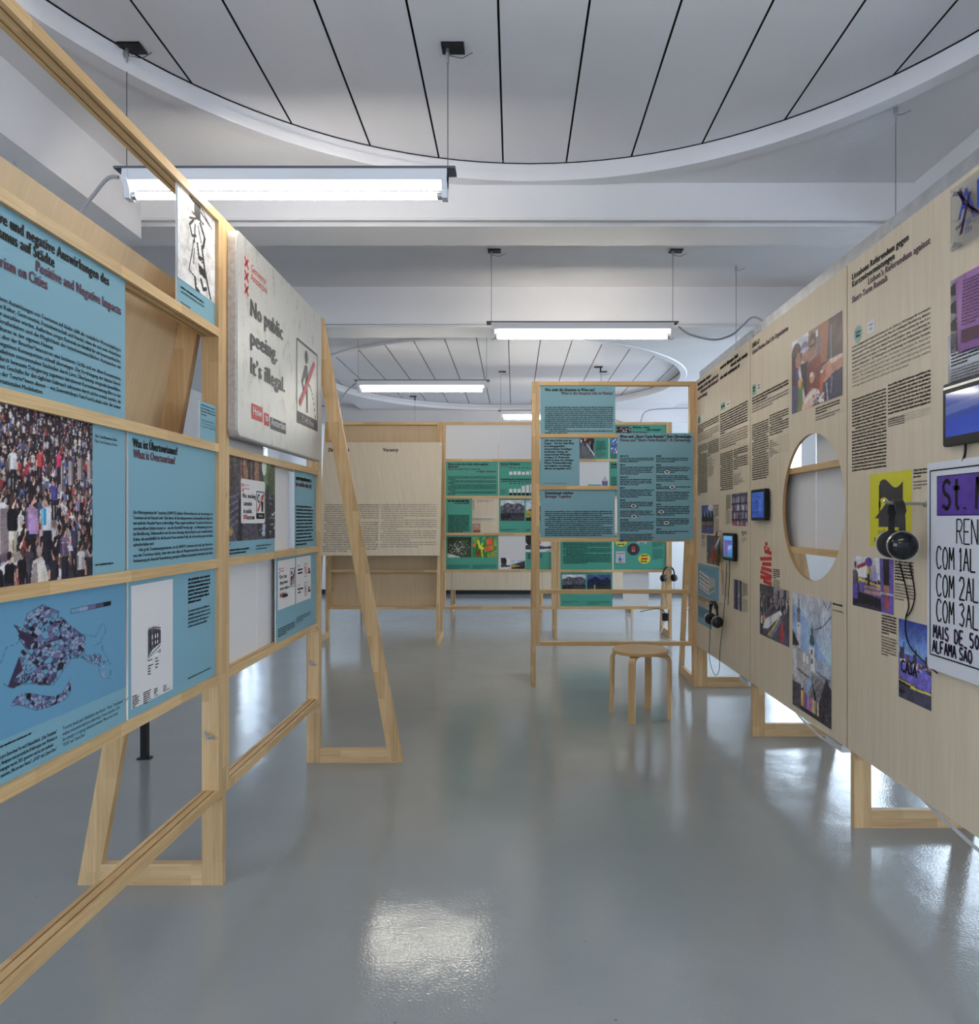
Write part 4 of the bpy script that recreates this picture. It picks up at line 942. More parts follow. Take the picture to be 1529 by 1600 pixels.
# ================================================================== FRAMES IN THE MIDDLE DISTANCE
# plywood back of the first one and the tilted board on its splayed legs
o = MB().box(0, FW-0.004, 0, 0.012, 0, 2.06).build('plywood_backing', PLYB, None, place('F1', 0.002, FD+0.001, 0.34)); tag(o, 'plywood backing sheet behind the tilted notice board', 'plywood sheet')
nb, off = lean_board('F1', -0.03, FW+0.03, 0.94, 2.185, -1, 'tilted plywood notice board headed Zimmer frei and Vacancy')
class TiltSheet(Sheet):
    pass
tilt_e = empty('printed_face', (0, off(0.94)-0.0155, 0)); tilt_e.parent = nb
ang = math.atan2(off(2.185)-off(0.94), 2.185-0.94); tilt_e.rotation_euler = (-ang, 0, 0)
s = Sheet(tilt_e, -0.03, 0.94, 0.0)
TL = math.hypot(off(2.185)-off(0.94), 1.245)
s.text('Zimmer frei', 0.022, 0.94+1.160, 0.050, INK, 'headline', fit=0.235, bold=1); s.text('Vacancy', 0.63, 0.94+1.160, 0.050, INKP, 'headline', fit=0.17, bold=1)
DE = ['Tourismus bringt Wertschöpfung und verhindert Abwanderung in', 'wirtschaftlich schwachen Regionen. Der Ausbau der Infrastruktur,', 'kulturelle Angebote und Freizeiteinrichtungen wie auch eine ver-', 'besserte Anbindung kommen Reisenden wie den Bereisten zu-', 'gute. Es ist eine Win-win-Situation, aber nur für eine gewisse Zeit.', 'Denn von der Tourismusindustrie wird Wachstum erwartet. Un-', 'begrenztes Wachstum auf begrenztem Raum führt jedoch unwei-', 'gerlich zu Nutzungskonflikten.\n', '>Weltweit, und auch in Österreich, formiert sich seit einiger', 'Zeit Widerstand gegen den maßlosen Ausbau von Tourismusinfra-', 'struktur. Oft gleicht es einer „Selbstkannibalisierung“, wenn in Tou-', 'rismusorten genau das zerstört wird, wovon der Ort eigentlich lebt.', '>Wie wirkt sich Tourismus (oder sein Fehlen) auf österrei-', 'chische Dorfgemeinschaften aus? Dafür porträtieren wir vier sehr', 'unterschiedliche Dörfer. Da wir davon ausgehen, dass jeder Ort mit', 'seiner Ausgangssituation, Dynamik und Zusammensetzung von Ak-', 'teur*innen einzigartig ist, kann dieselbe Entscheidung in zwei', 'Orten zu sehr unterschiedlichen Ergebnissen führen kann.\n', '>Fest steht jedenfalls, dass sowohl Übertourismus als auch das', 'Fehlen von Tourismus ein Problem darstellen kann, dessen Kern', 'wiederum in der Konzentration von Tourismus auf einige wenige –', 'oft überforderte – Orte liegt.\n']
EN = ['Tourism creates added value and prevents out-migration in eco-', 'nomically weak regions. The construction of infrastructure, cultur-', 'al offerings, and leisure facilities, as well as improved connections,', 'benefit both travelers and those they are visiting. It’s a win-win sit-', 'uation, but only for a certain time. Growth is expected from the tour-', 'ism industry. However, unlimited growth in a limited space inevita-', 'bly leads to conflicts of use.\n', '>For some time now, resistance has been building around the', 'world, as well as in Austria, against the immoderate expansion of', 'tourism infrastructure. It is often like a “self-cannibalization” when', 'in tourist destinations the very thing that the place actually lives', 'from is destroyed.\n', '>How does tourism (or the lack of it) impact Austrian village', 'communities? For this purpose we portray four very different vil-', 'lages. Since each location is unique in terms of its starting situation,', 'dynamics, and composition of actors, the same decision in two plac-', 'es can lead to quite differing results.\n', '>In any case, the fact remains that over-tourism and the lack', 'of tourism can be a problem whose core lies in the concentration of', 'tourism in a few – often overwhelmed – spots.\n']
s.lines(DE, 0.016, 0.610, 0.94+0.553, 0.0195, 0.0243, INK, 'body_text_german', bold=2); s.lines(EN, 0.635, 1.238, 0.94+0.553, 0.0195, 0.0243, INKG, 'body_text_english', bold=2)
s.done()
# the prints are parts of the board itself
for ch in list(tilt_e.children):
    ch.parent = nb; ch.location = tilt_e.location; ch.rotation_euler = tilt_e.rotation_euler
for u in (0.012, FW+0.048):
    for dz in (0.03, 1.22): MB().cyl((0,0,0), (0,-0.004,0), 0.007, n=8).build('screw', CHROME, nb, (u, off(0.94+dz)-0.0155, dz))
bpy.data.objects.remove(tilt_e)

def pic_hill(seed=1, grey=True, night=False):
    p = Pic(44, 36, (190,192,198), seed)
    if grey:
        p.grad((196,198,204),(150,152,160),0,0.4); p.poly([(0,0.32),(0.3,0.14),(0.5,0.2),(0.8,0.16),(1,0.3),(1,0.62),(0,0.62)],(78,80,90)); p.noise(0.12,2,0.15,0.6)
        p.rect(0,0.6,1,0.72,(48,48,56)); p.rect(0,0.72,1,1,(56,58,66)); p.ell(0.2,0.8,0.24,0.12,(34,34,38)); p.noise(0.08,1,0.55,1)
    elif night:
        p.grad((60,80,150),(40,46,70),0,0.6); p.poly([(0,0.4),(0.35,0.12),(0.6,0.35),(0.85,0.2),(1,0.4),(1,1),(0,1)],(30,34,62)); p.poly([(0,0.85),(0.4,0.6),(0.7,0.75),(1,0.55),(1,1),(0,1)],(40,52,36)); p.rect(0.3,0.65,0.34,0.9,(170,160,150)); p.noise(0.1,1,0.5,1)
    else:
        p.grad((150,170,205),(190,196,205),0,0.45); p.poly([(0,0.5),(0.4,0.35),(1,0.08),(1,1),(0,1)],(52,48,48)); p.poly([(0,0.48),(0.3,0.5),(0.7,0.62),(0.4,0.8),(0,0.85)],(150,140,50)); p.poly([(0,0.85),(0.5,0.75),(1,0.9),(1,1),(0,1)],(28,28,36)); p.noise(0.08,2)
    return p.a
def pic_aerial():
    p = Pic(56, 44, (48,58,40), 4); p.grad((40,44,34),(58,78,44)); r = random.Random(3)
    for k in range(120): x = r.gauss(0.45,0.2); y = r.gauss(0.6,0.18); p.rect(x,y,x+0.03,y+0.03,r.choice([(170,168,170),(120,112,112),(90,80,80),(200,198,200)]))
    p.poly([(0,0.8),(0.2,0.84),(0.55,0.97),(0.5,1),(0,1)],(180,180,178)); p.ell(0.7,0.25,0.15,0.1,(50,86,40)); p.noise(0.06,1); return p.a
def pic_landuse():
    p = Pic(56, 44, (38,124,40), 4)
    p.poly([(0,0),(0.3,0),(0.25,0.35),(0.05,0.3)],(120,150,60)); p.poly([(0.55,0.1),(0.8,0),(0.85,0.35),(0.6,0.4)],(222,86,38)); p.poly([(0.48,0.5),(0.85,0.38),(0.9,0.6),(0.5,0.75)],(214,84,40)); p.poly([(0.1,0.7),(0.35,0.65),(0.3,0.98),(0.15,0.9)],(140,52,30)); p.poly([(0.0,0.35),(0.15,0.32),(0.14,0.48),(0.02,0.5)],(220,100,40))
    p.poly([(0.6,0.8),(1,0.62),(1,1),(0.6,1)],(130,152,60)); p.poly([(0.85,0.05),(1,0),(1,0.5),(0.88,0.4)],(120,150,60)); p.line([(0.5,0),(0.36,0.5),(0.42,1)],0.05,(226,226,30)); p.line([(0.24,0.2),(0.3,0.5),(0.42,0.55)],0.09,(230,228,40)); p.rect(0.36,0,0.48,0.3,(40,140,120)); return p.a
def pic_snow():
    p = Pic(40, 40, (200,202,204), 6); p.ell(0.3,0.3,0.3,0.35,(30,30,34)); p.ell(0.15,0.15,0.2,0.2,(40,40,44)); p.poly([(0,0.6),(0.6,0.45),(1,0.6),(1,0.8),(0,0.85)],(60,60,64)); p.ell(0.8,0.55,0.25,0.12,(225,225,228)); p.noise(0.08,1); return p.a
# F2
yw = 'F2'
o, s = panel(yw, 0.034, 0.622, *ROW[4], PAPER, 'blank pale panel at top left of the middle green frame', name='blank_panel'); s.done()
o, s = panel(yw, 0.630, 1.216, *ROW[4], PAPER, 'blank pale panel at top right of the middle green frame', name='blank_panel'); s.done()
o, s = panel(yw, 0.034, 0.622, *ROW[3], GREEN, 'green text panel headed Wenn nachts die Lichter nicht angehen')
s.text('Wenn nachts die Lichter nicht angehen:', 0.058, 1.939, 0.028, INK, 'headline', fit=0.455, bold=1); s.text('Altaussee', 0.058, 1.912, 0.028, INK, 'headline', fit=0.12, bold=1); s.text('When the Lights Don’t Come On', 0.058, 1.885, 0.028, INKP, 'headline', fit=0.36, bold=1); s.text('at Night: Altaussee', 0.600, 1.858, 0.028, INKP, 'headline', fit=0.225, bold=1, align='R')
s.greek(0.058, 0.600, 1.805, 14, 0.0125, 0.0152, INKB, 'body_text', 401, last=0.15, dens=1.5, paras=(3, 6, 11)); s.done()
o, s = panel(yw, 0.630, 1.216, *ROW[3], GREEN, 'green panel with two white bar charts', name='chart_panel')
s.text('Altaussee: Nächtigungen', 0.648, 1.943, 0.024, INK, 'headline', fit=0.22, bold=1); s.text('Overnight Stays', 0.648, 1.922, 0.022, INKP, 'headline', fit=0.14, bold=2)
for k, hh in enumerate((0.036, 0.039, 0.039, 0.033, 0.038, 0.049, 0.049)): s.rect(0.745+k*0.047, 1.830, 0.78+k*0.047, 1.830+hh, PAPER, 'bar'); s.greek(0.748+k*0.047, 0.775+k*0.047, 1.903, 1, 0.012, 0.01, INK, 'chart_label', 410+k, last=1, dens=1.6)
s.text('Grundstückspreise und Nebenwohnsitze', 0.648, 1.772, 0.024, INK, 'headline', fit=0.345, bold=1); s.greek(0.648, 1.08, 1.752, 1, 0.018, 0.02, INKP, 'headline', 422, last=1, dens=1.8)
for k, hh in enumerate((0.045, 0.046, 0.045, 0.078, 0.088, 0.096)): s.rect(0.745+k*0.047, 1.628, 0.78+k*0.047, 1.628+hh, PAPER, 'bar'); s.rect(0.745+k*0.047, 1.603-(0.004 if k > 3 else 0), 0.78+k*0.047, 1.628, INK, 'bar'); s.greek(0.748+k*0.047, 0.775+k*0.047, 1.731, 1, 0.012, 0.01, INK, 'chart_label', 430+k, last=1, dens=1.6)
s.greek(0.648, 0.73, 1.66, 5, 0.009, 0.012, INKB, 'chart_label', 440, ragged=0.4); s.done()
o, s = panel(yw, 0.034, 0.33, *ROW[2], GREEN, 'narrow green text panel beside the open cell of the middle frame')
s.greek(0.058, 0.295, 1.529, 1, 0.027, 0.03, INK, 'headline', 450, last=1, dens=1.8); s.greek(0.13, 0.30, 1.505, 1, 0.025, 0.03, INKP, 'headline', 451, last=1, dens=1.6)
s.greek(0.058, 0.300, 1.372, 14, 0.0135, 0.0145, INK, 'body_text', 452, last=0.7, dens=1.6); s.done()
o, s = panel(yw, 0.630, 1.216, *ROW[2], GREEN, 'green panel with a grey lake photograph and a coloured hill photograph', name='photo_panel')
s.photo(pic_hill(3), 0.648, 1.314, 0.915, 1.546); s.photo(pic_hill(5, False), 0.932, 1.314, 1.198, 1.546)
s.greek(0.648, 0.83, 1.214, 2, 0.010, 0.012, INKB, 'caption', 461, last=0.6); s.greek(0.932, 1.10, 1.214, 2, 0.010, 0.012, INKB, 'caption', 462, last=0.6); s.done()
o, s = panel(yw, 0.034, 0.622, *ROW[1], GREEN, 'green panel with an aerial village photograph and a coloured land-use map', name='photo_panel')
s.photo(pic_aerial(), 0.052, 0.904, 0.320, 1.133); s.photo(pic_landuse(), 0.335, 0.904, 0.603, 1.133, name='map_print', label='red, yellow and green land-use map')
s.greek(0.052, 0.30, 0.815, 4, 0.010, 0.0125, INKB, 'caption', 471, last=0.6); s.greek(0.335, 0.60, 0.815, 4, 0.010, 0.0125, INKB, 'caption', 472, last=0.4); s.done()
o, s = panel(yw, 0.630, 0.925, *ROW[1], PAPER, 'pale panel with two small landscape prints, low on the middle frame', name='photo_panel')
s.photo(pic_snow(), 0.652, 0.775, 0.757, 0.900); s.photo(pic_hill(9, False), 0.767, 0.775, 0.922, 0.872); s.done()
o, s = panel(yw, 0.927, 1.216, *ROW[1], GREEN, 'green panel with a snowy black and white photograph', name='photo_panel')
s.photo(pic_snow(), 0.929, 0.965, 1.214, ROW[1][1]-0.004); s.greek(0.95, 1.12, 0.94, 4, 0.014, 0.017, INK, 'body_text', 481, last=0.7, dens=1.6); s.done()
# F3
def pic_dark(seed):
    p = Pic(44, 30, (40,34,38), seed); r = random.Random(seed)
    for k in range(90): x, y = r.random(), r.random(); p.ell(x, y, r.uniform(0.02,0.07), r.uniform(0.02,0.06), r.choice([(160,60,50),(210,200,200),(30,26,30),(70,80,120),(90,60,50),(180,150,140)]))
    return p.a
def pic_race():
    p = Pic(48, 60, (92,92,98), 3); p.rect(0,0,1,0.45,(40,34,38)); r = random.Random(8)
    for k in range(30): p.ell(r.random(), r.uniform(0,0.4), 0.04, 0.05, r.choice([(150,60,70),(200,190,190),(50,44,60),(120,100,90)]))
    p.person(0.15,0.20,0.42,(40,110,70)); p.person(0.45,0.22,0.36,(200,120,140)); p.person(0.85,0.16,0.66,(80,30,34)); p.poly([(0.6,0.5),(1,0.85),(1,0.92),(0.55,0.53)],(200,198,200)); return p.a
def pic_blue():
    p = Pic(40, 44, (60,90,150), 3); r = random.Random(2)
    for k in range(70): p.ell(r.random(), r.random(), 0.06, 0.06, r.choice([(210,214,220),(70,110,180),(30,40,70),(180,60,60),(90,150,210)]))
    return p.a
o, s = panel('F3', 0.034, 0.575, *ROW[4], GREEN, 'green panel with a street race photograph beside the quotation panel', name='photo_panel')
s.photo(pic_race(), 0.22, 2.012, 0.415, 2.34); s.greek(0.43, 0.56, 2.20, 9, 0.0125, 0.0125, INKB, 'body_text', 501, last=0.5, ragged=0.2); s.greek(0.43, 0.56, 2.08, 5, 0.0125, 0.0125, INKG, 'body_text', 502, last=0.5, ragged=0.2); s.done()
o, s = panel('F3', 0.582, 1.216, *ROW[4], GREEN, 'green panel headed Welterbe at the top of the frame behind the chronology board')
s.photo(pic_blue(), 0.602, 2.075, 0.72, 2.24); s.photo(pic_dark(5), 0.66, 2.27, 0.83, 2.37); s.greek(0.602, 0.72, 2.055, 4, 0.0125, 0.014, INK, 'body_text', 503)
s.text('Welterbe – Schutz', 0.845, 2.352, 0.028, INK, 'headline', fit=0.19, bold=1); s.text('oder Schaden?', 1.16, 2.325, 0.028, INK, 'headline', fit=0.16, bold=1, align='R'); s.text('World Heritage:', 0.845, 2.298, 0.028, INKP, 'headline', fit=0.17, bold=1); s.text('Protection or Damage?', 1.16, 2.271, 0.028, INKP, 'headline', fit=0.24, bold=1, align='R'); s.done()
o, s = panel('F3', 0.034, 0.575, *ROW[3], PAPER, 'pale panel with a blue bottle print behind the quotation panel', name='blank_panel')
BOTB = mat('bottle_blue', (0.04, 0.16, 0.42), 0.4); BOTL = mat('bottle_grey', (0.45, 0.48, 0.55), 0.4)
s.rect(0.50, 1.62, 0.565, 1.765, BOTB, 'bottle_print'); s.disc(0.532, 1.768, 0.034, 0.012, BOTL, 'bottle_print', 0.0009); s.poly([(0.515,1.775),(0.55,1.775),(0.543,1.81),(0.522,1.81)], BOTL, 'bottle_print'); s.rect(0.512, 1.735, 0.552, 1.752, RED, 'bottle_print', 0.0012); s.rect(0.34, 1.60, 0.49, 1.722, GREEN, 'green_print'); s.done()
o, s = panel('F3', 0.582, 1.216, *ROW[3], GREEN, 'green text panel headed Hallstatt, mostly behind the chronology board')
s.text('Hallstatt', 0.602, 1.935, 0.03, INK, 'headline', bold=1); s.greek(0.602, 0.75, 1.905, 1, 0.03, 0.03, INKP, 'headline', 511, last=1, dens=1.7); s.greek(0.602, 1.19, 1.80, 11, 0.0125, 0.0155, INKB, 'body_text', 512, dens=1.5); s.done()
o, s = panel('F3', 0.034, 0.618, *ROW[1], GREEN, 'green text panel under the blue panels, left of the round stickers')
s.greek(0.065, 0.60, 1.06, 15, 0.0135, 0.016, INKB, 'body_text', 521, last=0.5, dens=1.5, paras=(4, 8)); s.done()
o, s = panel('F3', 0.630, 1.216, *ROW[1], GREEN, 'green panel with five colourful round stickers', name='sticker_panel')
YS = mat('sticker_yellow', (0.78, 0.66, 0.05), 0.5); LB = mat('sticker_blue', (0.28, 0.44, 0.70), 0.5); LG = mat('sticker_grey', (0.55, 0.55, 0.62), 0.5)
s.disc(0.715, 1.09, 0.068, 0.062, YS, 'sticker'); s.disc(0.718, 1.09, 0.034, 0.018, LB, 'sticker', 0.001); s.greek(0.68, 0.75, 1.125, 1, 0.02, 0.02, INK, 'sticker_text', 531, last=1, dens=1.8); s.greek(0.675, 0.755, 1.045, 1, 0.02, 0.02, INK, 'sticker_text', 532, last=1, dens=1.8)
s.poly([(0.905,1.055),(0.99,1.055),(1.022,1.10),(1.005,1.14),(0.89,1.14),(0.875,1.10)], LG, 'sticker'); s.rect(0.918, 1.075, 0.978, 1.10, LB, 'sticker', 0.001); s.rect(0.93, 1.10, 0.966, 1.122, LB, 'sticker', 0.001); s.greek(0.915, 0.98, 1.06, 1, 0.014, 0.02, INK, 'sticker_text', 533, last=1, dens=1.8)
s.disc(0.852, 0.995, 0.070, 0.068, ASPHALT, 'sticker'); s.disc(0.852, 1.005, 0.022, 0.024, RED, 'sticker', 0.001); s.rect(0.836, 0.968, 0.845, 0.985, PAPER, 'sticker', 0.001); s.rect(0.858, 0.968, 0.867, 0.985, PAPER, 'sticker', 0.001)
s.rect(0.655, 0.842, 0.762, 0.972, LG, 'sticker'); s.rect(0.69, 0.87, 0.712, 0.925, LB, 'sticker', 0.001); s.rect(0.69, 0.87, 0.735, 0.892, LB, 'sticker', 0.001); s.rect(0.665, 0.944, 0.752, 0.952, RED, 'sticker', 0.001); s.rect(0.685, 0.85, 0.735, 0.858, RED, 'sticker', 0.001)
s.disc(0.975, 0.89, 0.068, 0.055, YS, 'sticker'); s.rect(0.94, 0.878, 1.01, 0.898, RED, 'sticker', 0.001); s.greek(0.94, 1.01, 0.918, 1, 0.018, 0.02, INK, 'sticker_text', 534, last=1, dens=1.8); s.greek(0.935, 1.012, 0.852, 1, 0.018, 0.02, INK, 'sticker_text', 535, last=1, dens=1.8)
s.greek(1.065, 1.195, 1.13, 9, 0.011, 0.0135, INKB, 'body_text', 536, ragged=0.2); s.greek(1.065, 1.195, 0.99, 9, 0.011, 0.0135, INKB, 'body_text', 537, ragged=0.2); s.done()
o, s = panel('F3', 0.034, 0.618, *ROW[0], GREEN, 'green panel with a grey and a blue mountain photograph, lowest row', name='photo_panel')
s.photo(pic_hill(13), 0.055, 0.53, 0.318, 0.712); s.photo(pic_hill(14, False, True), 0.335, 0.53, 0.60, 0.712); s.greek(0.055, 0.24, 0.405, 2, 0.010, 0.013, INKB, 'caption', 541); s.greek(0.335, 0.59, 0.405, 3, 0.010, 0.013, INKB, 'caption', 542); s.done()
blank('F3', 0.74, 1.03, 0, 'narrow blank white panel in the lowest row beside the mountain photographs')

# far plywood wall behind the green panels
for k, (x0, lb) in enumerate(((-2.165, 'far plywood board behind the tilted notice board'), (-0.88, 'far plywood board seen low through the middle green frame'), (0.405, 'far plywood board seen low behind the lowest green panel'))):
    key = 'B%d' % k; FR[key] = ((x0, 10.0, 0), 0.0)
    o = MB().box(0, 1.28, 0, 0.015, 0, 2.09).build('plywood_board', [PLY], None, (x0, 10.0, 0.33)); tag(o, lb, 'plywood board')
    if k == 1:
        s = Sheet(o, 0, 0.33, 0.0); s.greek(0.29, 0.325, 1.60, 9, 0.012, 0.017, INK, 'body_text', 551, ragged=0.3); s.greek(0.345, 0.60, 1.60, 2, 0.012, 0.018, INKG, 'body_text', 552, last=0.7); s.rect(0.28, 1.14, 0.40, 1.275, mat('leaflet_salmon', (0.55, 0.27, 0.17), 0.6), 'leaflet_print'); s.greek(0.31, 0.385, 1.225, 1, 0.035, 0.03, PAPER, 'leaflet_text', 553, last=1); s.rect(0.30, 1.15, 0.40, 1.18, mat('leaflet_brown', (0.22, 0.09, 0.06), 0.6), 'leaflet_print', 0.0009); s.done()
        sh = MB().box(0, 0.30, -0.05, 0, 0, 0.022).build('shelf', WHITEP, o, (0.30, 0, 1.02))
    MBf = frame('pine lath frame behind the far plywood board, %s of three' % ('left', 'middle', 'right')[k], (x0+0.006, 10.016, 0), 0.0, rails=(0, 5), legs=[(-0.031, 1, 0)]+([(FW+0.001, 1, 0)] if k == 2 else []), group=None)

# ================================================================== RIGHT WALL: plywood boards
RB = (0.333, 2.425)
def board(key, label, hole=None):
    u0, u1 = {'R3': (-0.017, 1.255), 'R2': (-0.007, 1.237), 'R1': (-0.025, 1.247)}[key]
    v0, v1 = RB; y0, y1 = -0.015, 0.0
    if hole is None:
        B = MB().box(0, u1-u0, y0, y1, 0, v1-v0, 0, front=1)
        o = B.build('plywood_board', [PLYEDGE, PLY], None, place(key, u0, 0, v0), FR[key][1])
    else:
        cu, cv, R = hole[0]-u0, hole[1]-v0, hole[2]; n = 72; W, Hh = u1-u0, v1-v0; B = MB()
        ring = [(cu+R*math.cos(2*math.pi*i/n), cv+R*math.sin(2*math.pi*i/n)) for i in range(n)]; out = []
        for (x, z) in ring:
            dx, dz = x-cu, z-cv
            k = min([(W-cu)/dx if dx > 1e-9 else 1e9, -cu/dx if dx < -1e-9 else 1e9, (Hh-cv)/dz if dz > 1e-9 else 1e9, -cv/dz if dz < -1e-9 else 1e9])
            out.append((cu+dx*k, cv+dz*k))
        for c in ((0, 0), (W, 0), (W, Hh), (0, Hh)):
            j = min(range(n), key=lambda i: (out[i][0]-c[0])**2+(out[i][1]-c[1])**2); out[j] = c
        for y in (y0, y1): B.v += [(a, y, b) for a, b in ring]+[(a, y, b) for a, b in out]
        for i in range(n):
            j = (i+1) % n
            B.f += [(i, j, n+j, n+i), (2*n+i, 3*n+i, 3*n+j, 2*n+j), (i, 2*n+i, 2*n+j, j), (n+i, n+j, 3*n+j, 3*n+i)]; B.m += [1, 1, 0, 0]
        me = _fix(B.mesh('plywood_board', [PLYEDGE, PLY])); o = link('plywood_board', me, None, place(key, u0, 0, v0), FR[key][1])
    tag(o, label, 'plywood board'); return o, Sheet(o, u0, v0, -0.015)

TEAL = mat('tag_teal', (0.16, 0.42, 0.34), 0.5); TAGW = mat('tag_white', (0.74, 0.74, 0.80), 0.5)
# --- nearest board
o, s = board('R3', 'nearest plywood board on the right, headed Lissabons Referendum gegen Kurzzeitvermietungen')
s.text('Lissabons Referendum gegen', 0.026, 2.345, 0.033, INK, 'headline', fit=0.433, bold=1); s.text('Kurzzeitvermietungen', 0.026, 2.312, 0.033, INK, 'headline', fit=0.338, bold=1)
s.text('Lisbon’s Referendum against', 0.162, 2.279, 0.033, INKP, 'headline', fit=0.43, bold=1); s.text('Short-Term Rentals', 0.026, 2.246, 0.033, INKP, 'headline', fit=0.288, bold=1)
s.poly([(0.078+(0.040 if k % 2 else 0.030)*math.cos(math.pi*k/16), 2.101+(0.040 if k % 2 else 0.030)*math.sin(math.pi*k/16)) for k in range(32)], TEAL, 'star_tag')
s.text('Gute', 0.078, 2.105, 0.017, INK, 'tag_text', align='C', bold=1); s.text('Idee', 0.078, 2.089, 0.017, INK, 'tag_text', align='C', bold=1)
s.rect(0.155, 2.078, 0.212, 2.128, TAGW, 'tag'); s.text('travel', 0.184, 2.108, 0.014, INKG, 'tag_text', align='C', bold=2); s.text('wall', 0.184, 2.09, 0.014, INKG, 'tag_text', align='C', bold=2)
s.lines(['In der portugiesischen Hauptstadt Lissabon ist die Dichte an Wohnungen für touristische', 'Kurzzeitvermietung besonders hoch und die Wut der verdrängten Bevölkerung dement-', 'sprechend groß. Die mangelnde Bereitschaft der politisch Verantwortlichen für eine Kurs-', 'änderung brachte eine Gruppe von Aktivist*innen in Lissabon dazu, ein politisches In-', 'strument zu nutzen, das bisher in Portugal noch nie durch eine Volksinitiative initiiert', 'wurde: ein Referendum – als Volksbegehren zur Eindämmung von touristischer Kurzzeit-'], 0.026, 0.593, 2.052, 0.0142, 0.01665, INK, 'intro_text', bold=2)
s.text('vermietung. //', 0.026, 2.052-6*0.01665, 0.0142, INK, 'intro_text', fit=0.075, bold=2)
s.text('In the Portuguese capital Lisbon, the density of apartments for short-term', 0.106, 2.052-6*0.01665, 0.0142, INKG, 'intro_text', fit=0.487)
s.lines(['tourist rentals is particularly high and the anger of the displaced population correspond-', 'ingly great. The unwillingness of political leaders to change course led a group of activists', 'in Lisbon to use a political instrument that had never been initiated by a popular initiative', 'in Portugal before: a referendum to curb tourist short-term rentals.\n'], 0.026, 0.593, 2.052-7*0.01665, 0.0142, 0.01665, INKG, 'intro_text')
s.greek(0.026, 0.303, 1.827, 23, 0.0118, 0.0136, INK, 'body_text', 601, last=1, dens=1.3, paras=(9,)); s.greek(0.315, 0.593, 1.836, 9, 0.0118, 0.0136, INK, 'body_text', 602, last=1, dens=1.3)
for k in range(4): s.line([(0.315, 1.712-0.0075*k), (0.593, 1.712-0.0075*k)], 0.0007, INK, 'fact_box'); s.greek(0.315, 0.43, 1.7055-0.0085*k, 1, 0.006, 0.007, INK, 'fact_box', 610+k, last=1, dens=1.4)
s.rect(0.177, 1.216, 0.476, 1.505, YELLOW, 'logo_print')
CHR = mat('logo_charcoal', (0.035, 0.028, 0.034), 0.5)
fl = [(0.254,1.457)]+[(0.254+0.165*t, 1.462+0.018*math.sin(2*math.pi*t*0.95+0.5)+0.0) for t in [k/14 for k in range(15)]]+[(0.419-0.165*t, 1.392+0.018*math.sin(2*math.pi*(1-t)*0.95+0.5)) for t in [k/14 for k in range(15)]]
s.poly(fl, CHR, 'logo_print', 0.0012); s.rect(0.248, 1.30, 0.257, 1.46, CHR, 'logo_print', 0.0012)
s.poly([(0.246,1.294),(0.395,1.294),(0.395,1.330),(0.418,1.345),(0.31,1.392),(0.217,1.328),(0.246,1.328)], CHR, 'logo_print', 0.0013); s.rect(0.246, 1.37, 0.262, 1.395, CHR, 'logo_print', 0.0012)
s.text('referendo', 0.243, 1.264, 0.033, CHR, 'logo_text', fit=0.165, bold=0); s.text('pela habitação', 0.208, 1.237, 0.033, CHR, 'logo_text', fit=0.225, bold=0)
s.greek(0.488, 0.585, 1.497, 3, 0.0095, 0.0115, INK, 'caption', 621, dens=1.5); s.greek(0.488, 0.585, 1.455, 3, 0.0095, 0.0115, INKG, 'caption', 622)
def pic_purple():
    p = Pic(110, 74, (150,146,160), 4); r = random.Random(3); p.grad((200,196,205),(120,112,128),0,0.5); p.rect(0.1,0,0.36,0.4,(206,202,208)); p.rect(0.6,0.05,0.8,0.4,(190,186,200))
    p.rect(0,0.72,1,1,(52,46,60))
    for k in range(16): p.person(0.1+k*0.05, 0.42+r.uniform(-0.02,0.03), 0.5, (46,40,56), pants=(26,22,32))
    p.poly([(0.15,0.44),(0.75,0.50),(0.74,0.76),(0.20,0.70)],(96,72,150)); p.poly([(0.15,0.42),(0.6,0.50),(0.75,0.50),(0.75,0.56),(0.16,0.48)],(206,172,60))
    for k in range(9): p.rect(0.32+k*0.045,0.55,0.345+k*0.045,0.61,(214,160,110)); p.rect(0.32+k*0.045,0.64,0.345+k*0.045,0.70,(214,160,110))
    p.person(0.42,0.06,0.5,(180,150,40),(90,50,130)); p.ell(0.42,0.10,0.09,0.09,(86,56,150)); p.person(0.07,0.12,0.85,(76,72,84),(90,50,40)); p.rect(0.0,0.55,0.14,0.85,(84,66,160)); p.line([(0.14,0.22),(0.34,0.14)],0.05,(150,50,60))
    p.poly([(0.68,0),(1,0),(1,1),(0.72,1)],(84,68,140)); p.poly([(0.76,0),(0.90,0),(0.90,0.55),(0.78,0.55)],(36,30,38)); p.rect(0.78,0.48,0.9,0.66,(160,104,84)); p.rect(0.80,0.66,0.88,0.92,(170,60,44)); p.rect(0.92,0.1,1,0.95,(92,74,160)); p.rect(0.7,0.62,1.0,0.66,(160,150,176)); p.rect(0.5,0.28,0.64,0.44,(150,140,200)); p.noise(0.05,1); return p.a
s.photo(pic_purple(), 0.032, 0.960, 0.355, 1.170, label='photograph of demonstrators in violet with a banner')
s.greek(0.364, 0.49, 1.162, 7, 0.0095, 0.0112, INK, 'caption', 631, dens=1.5); s.greek(0.364, 0.49, 1.078, 6, 0.0095, 0.0112, INKG, 'caption', 632)
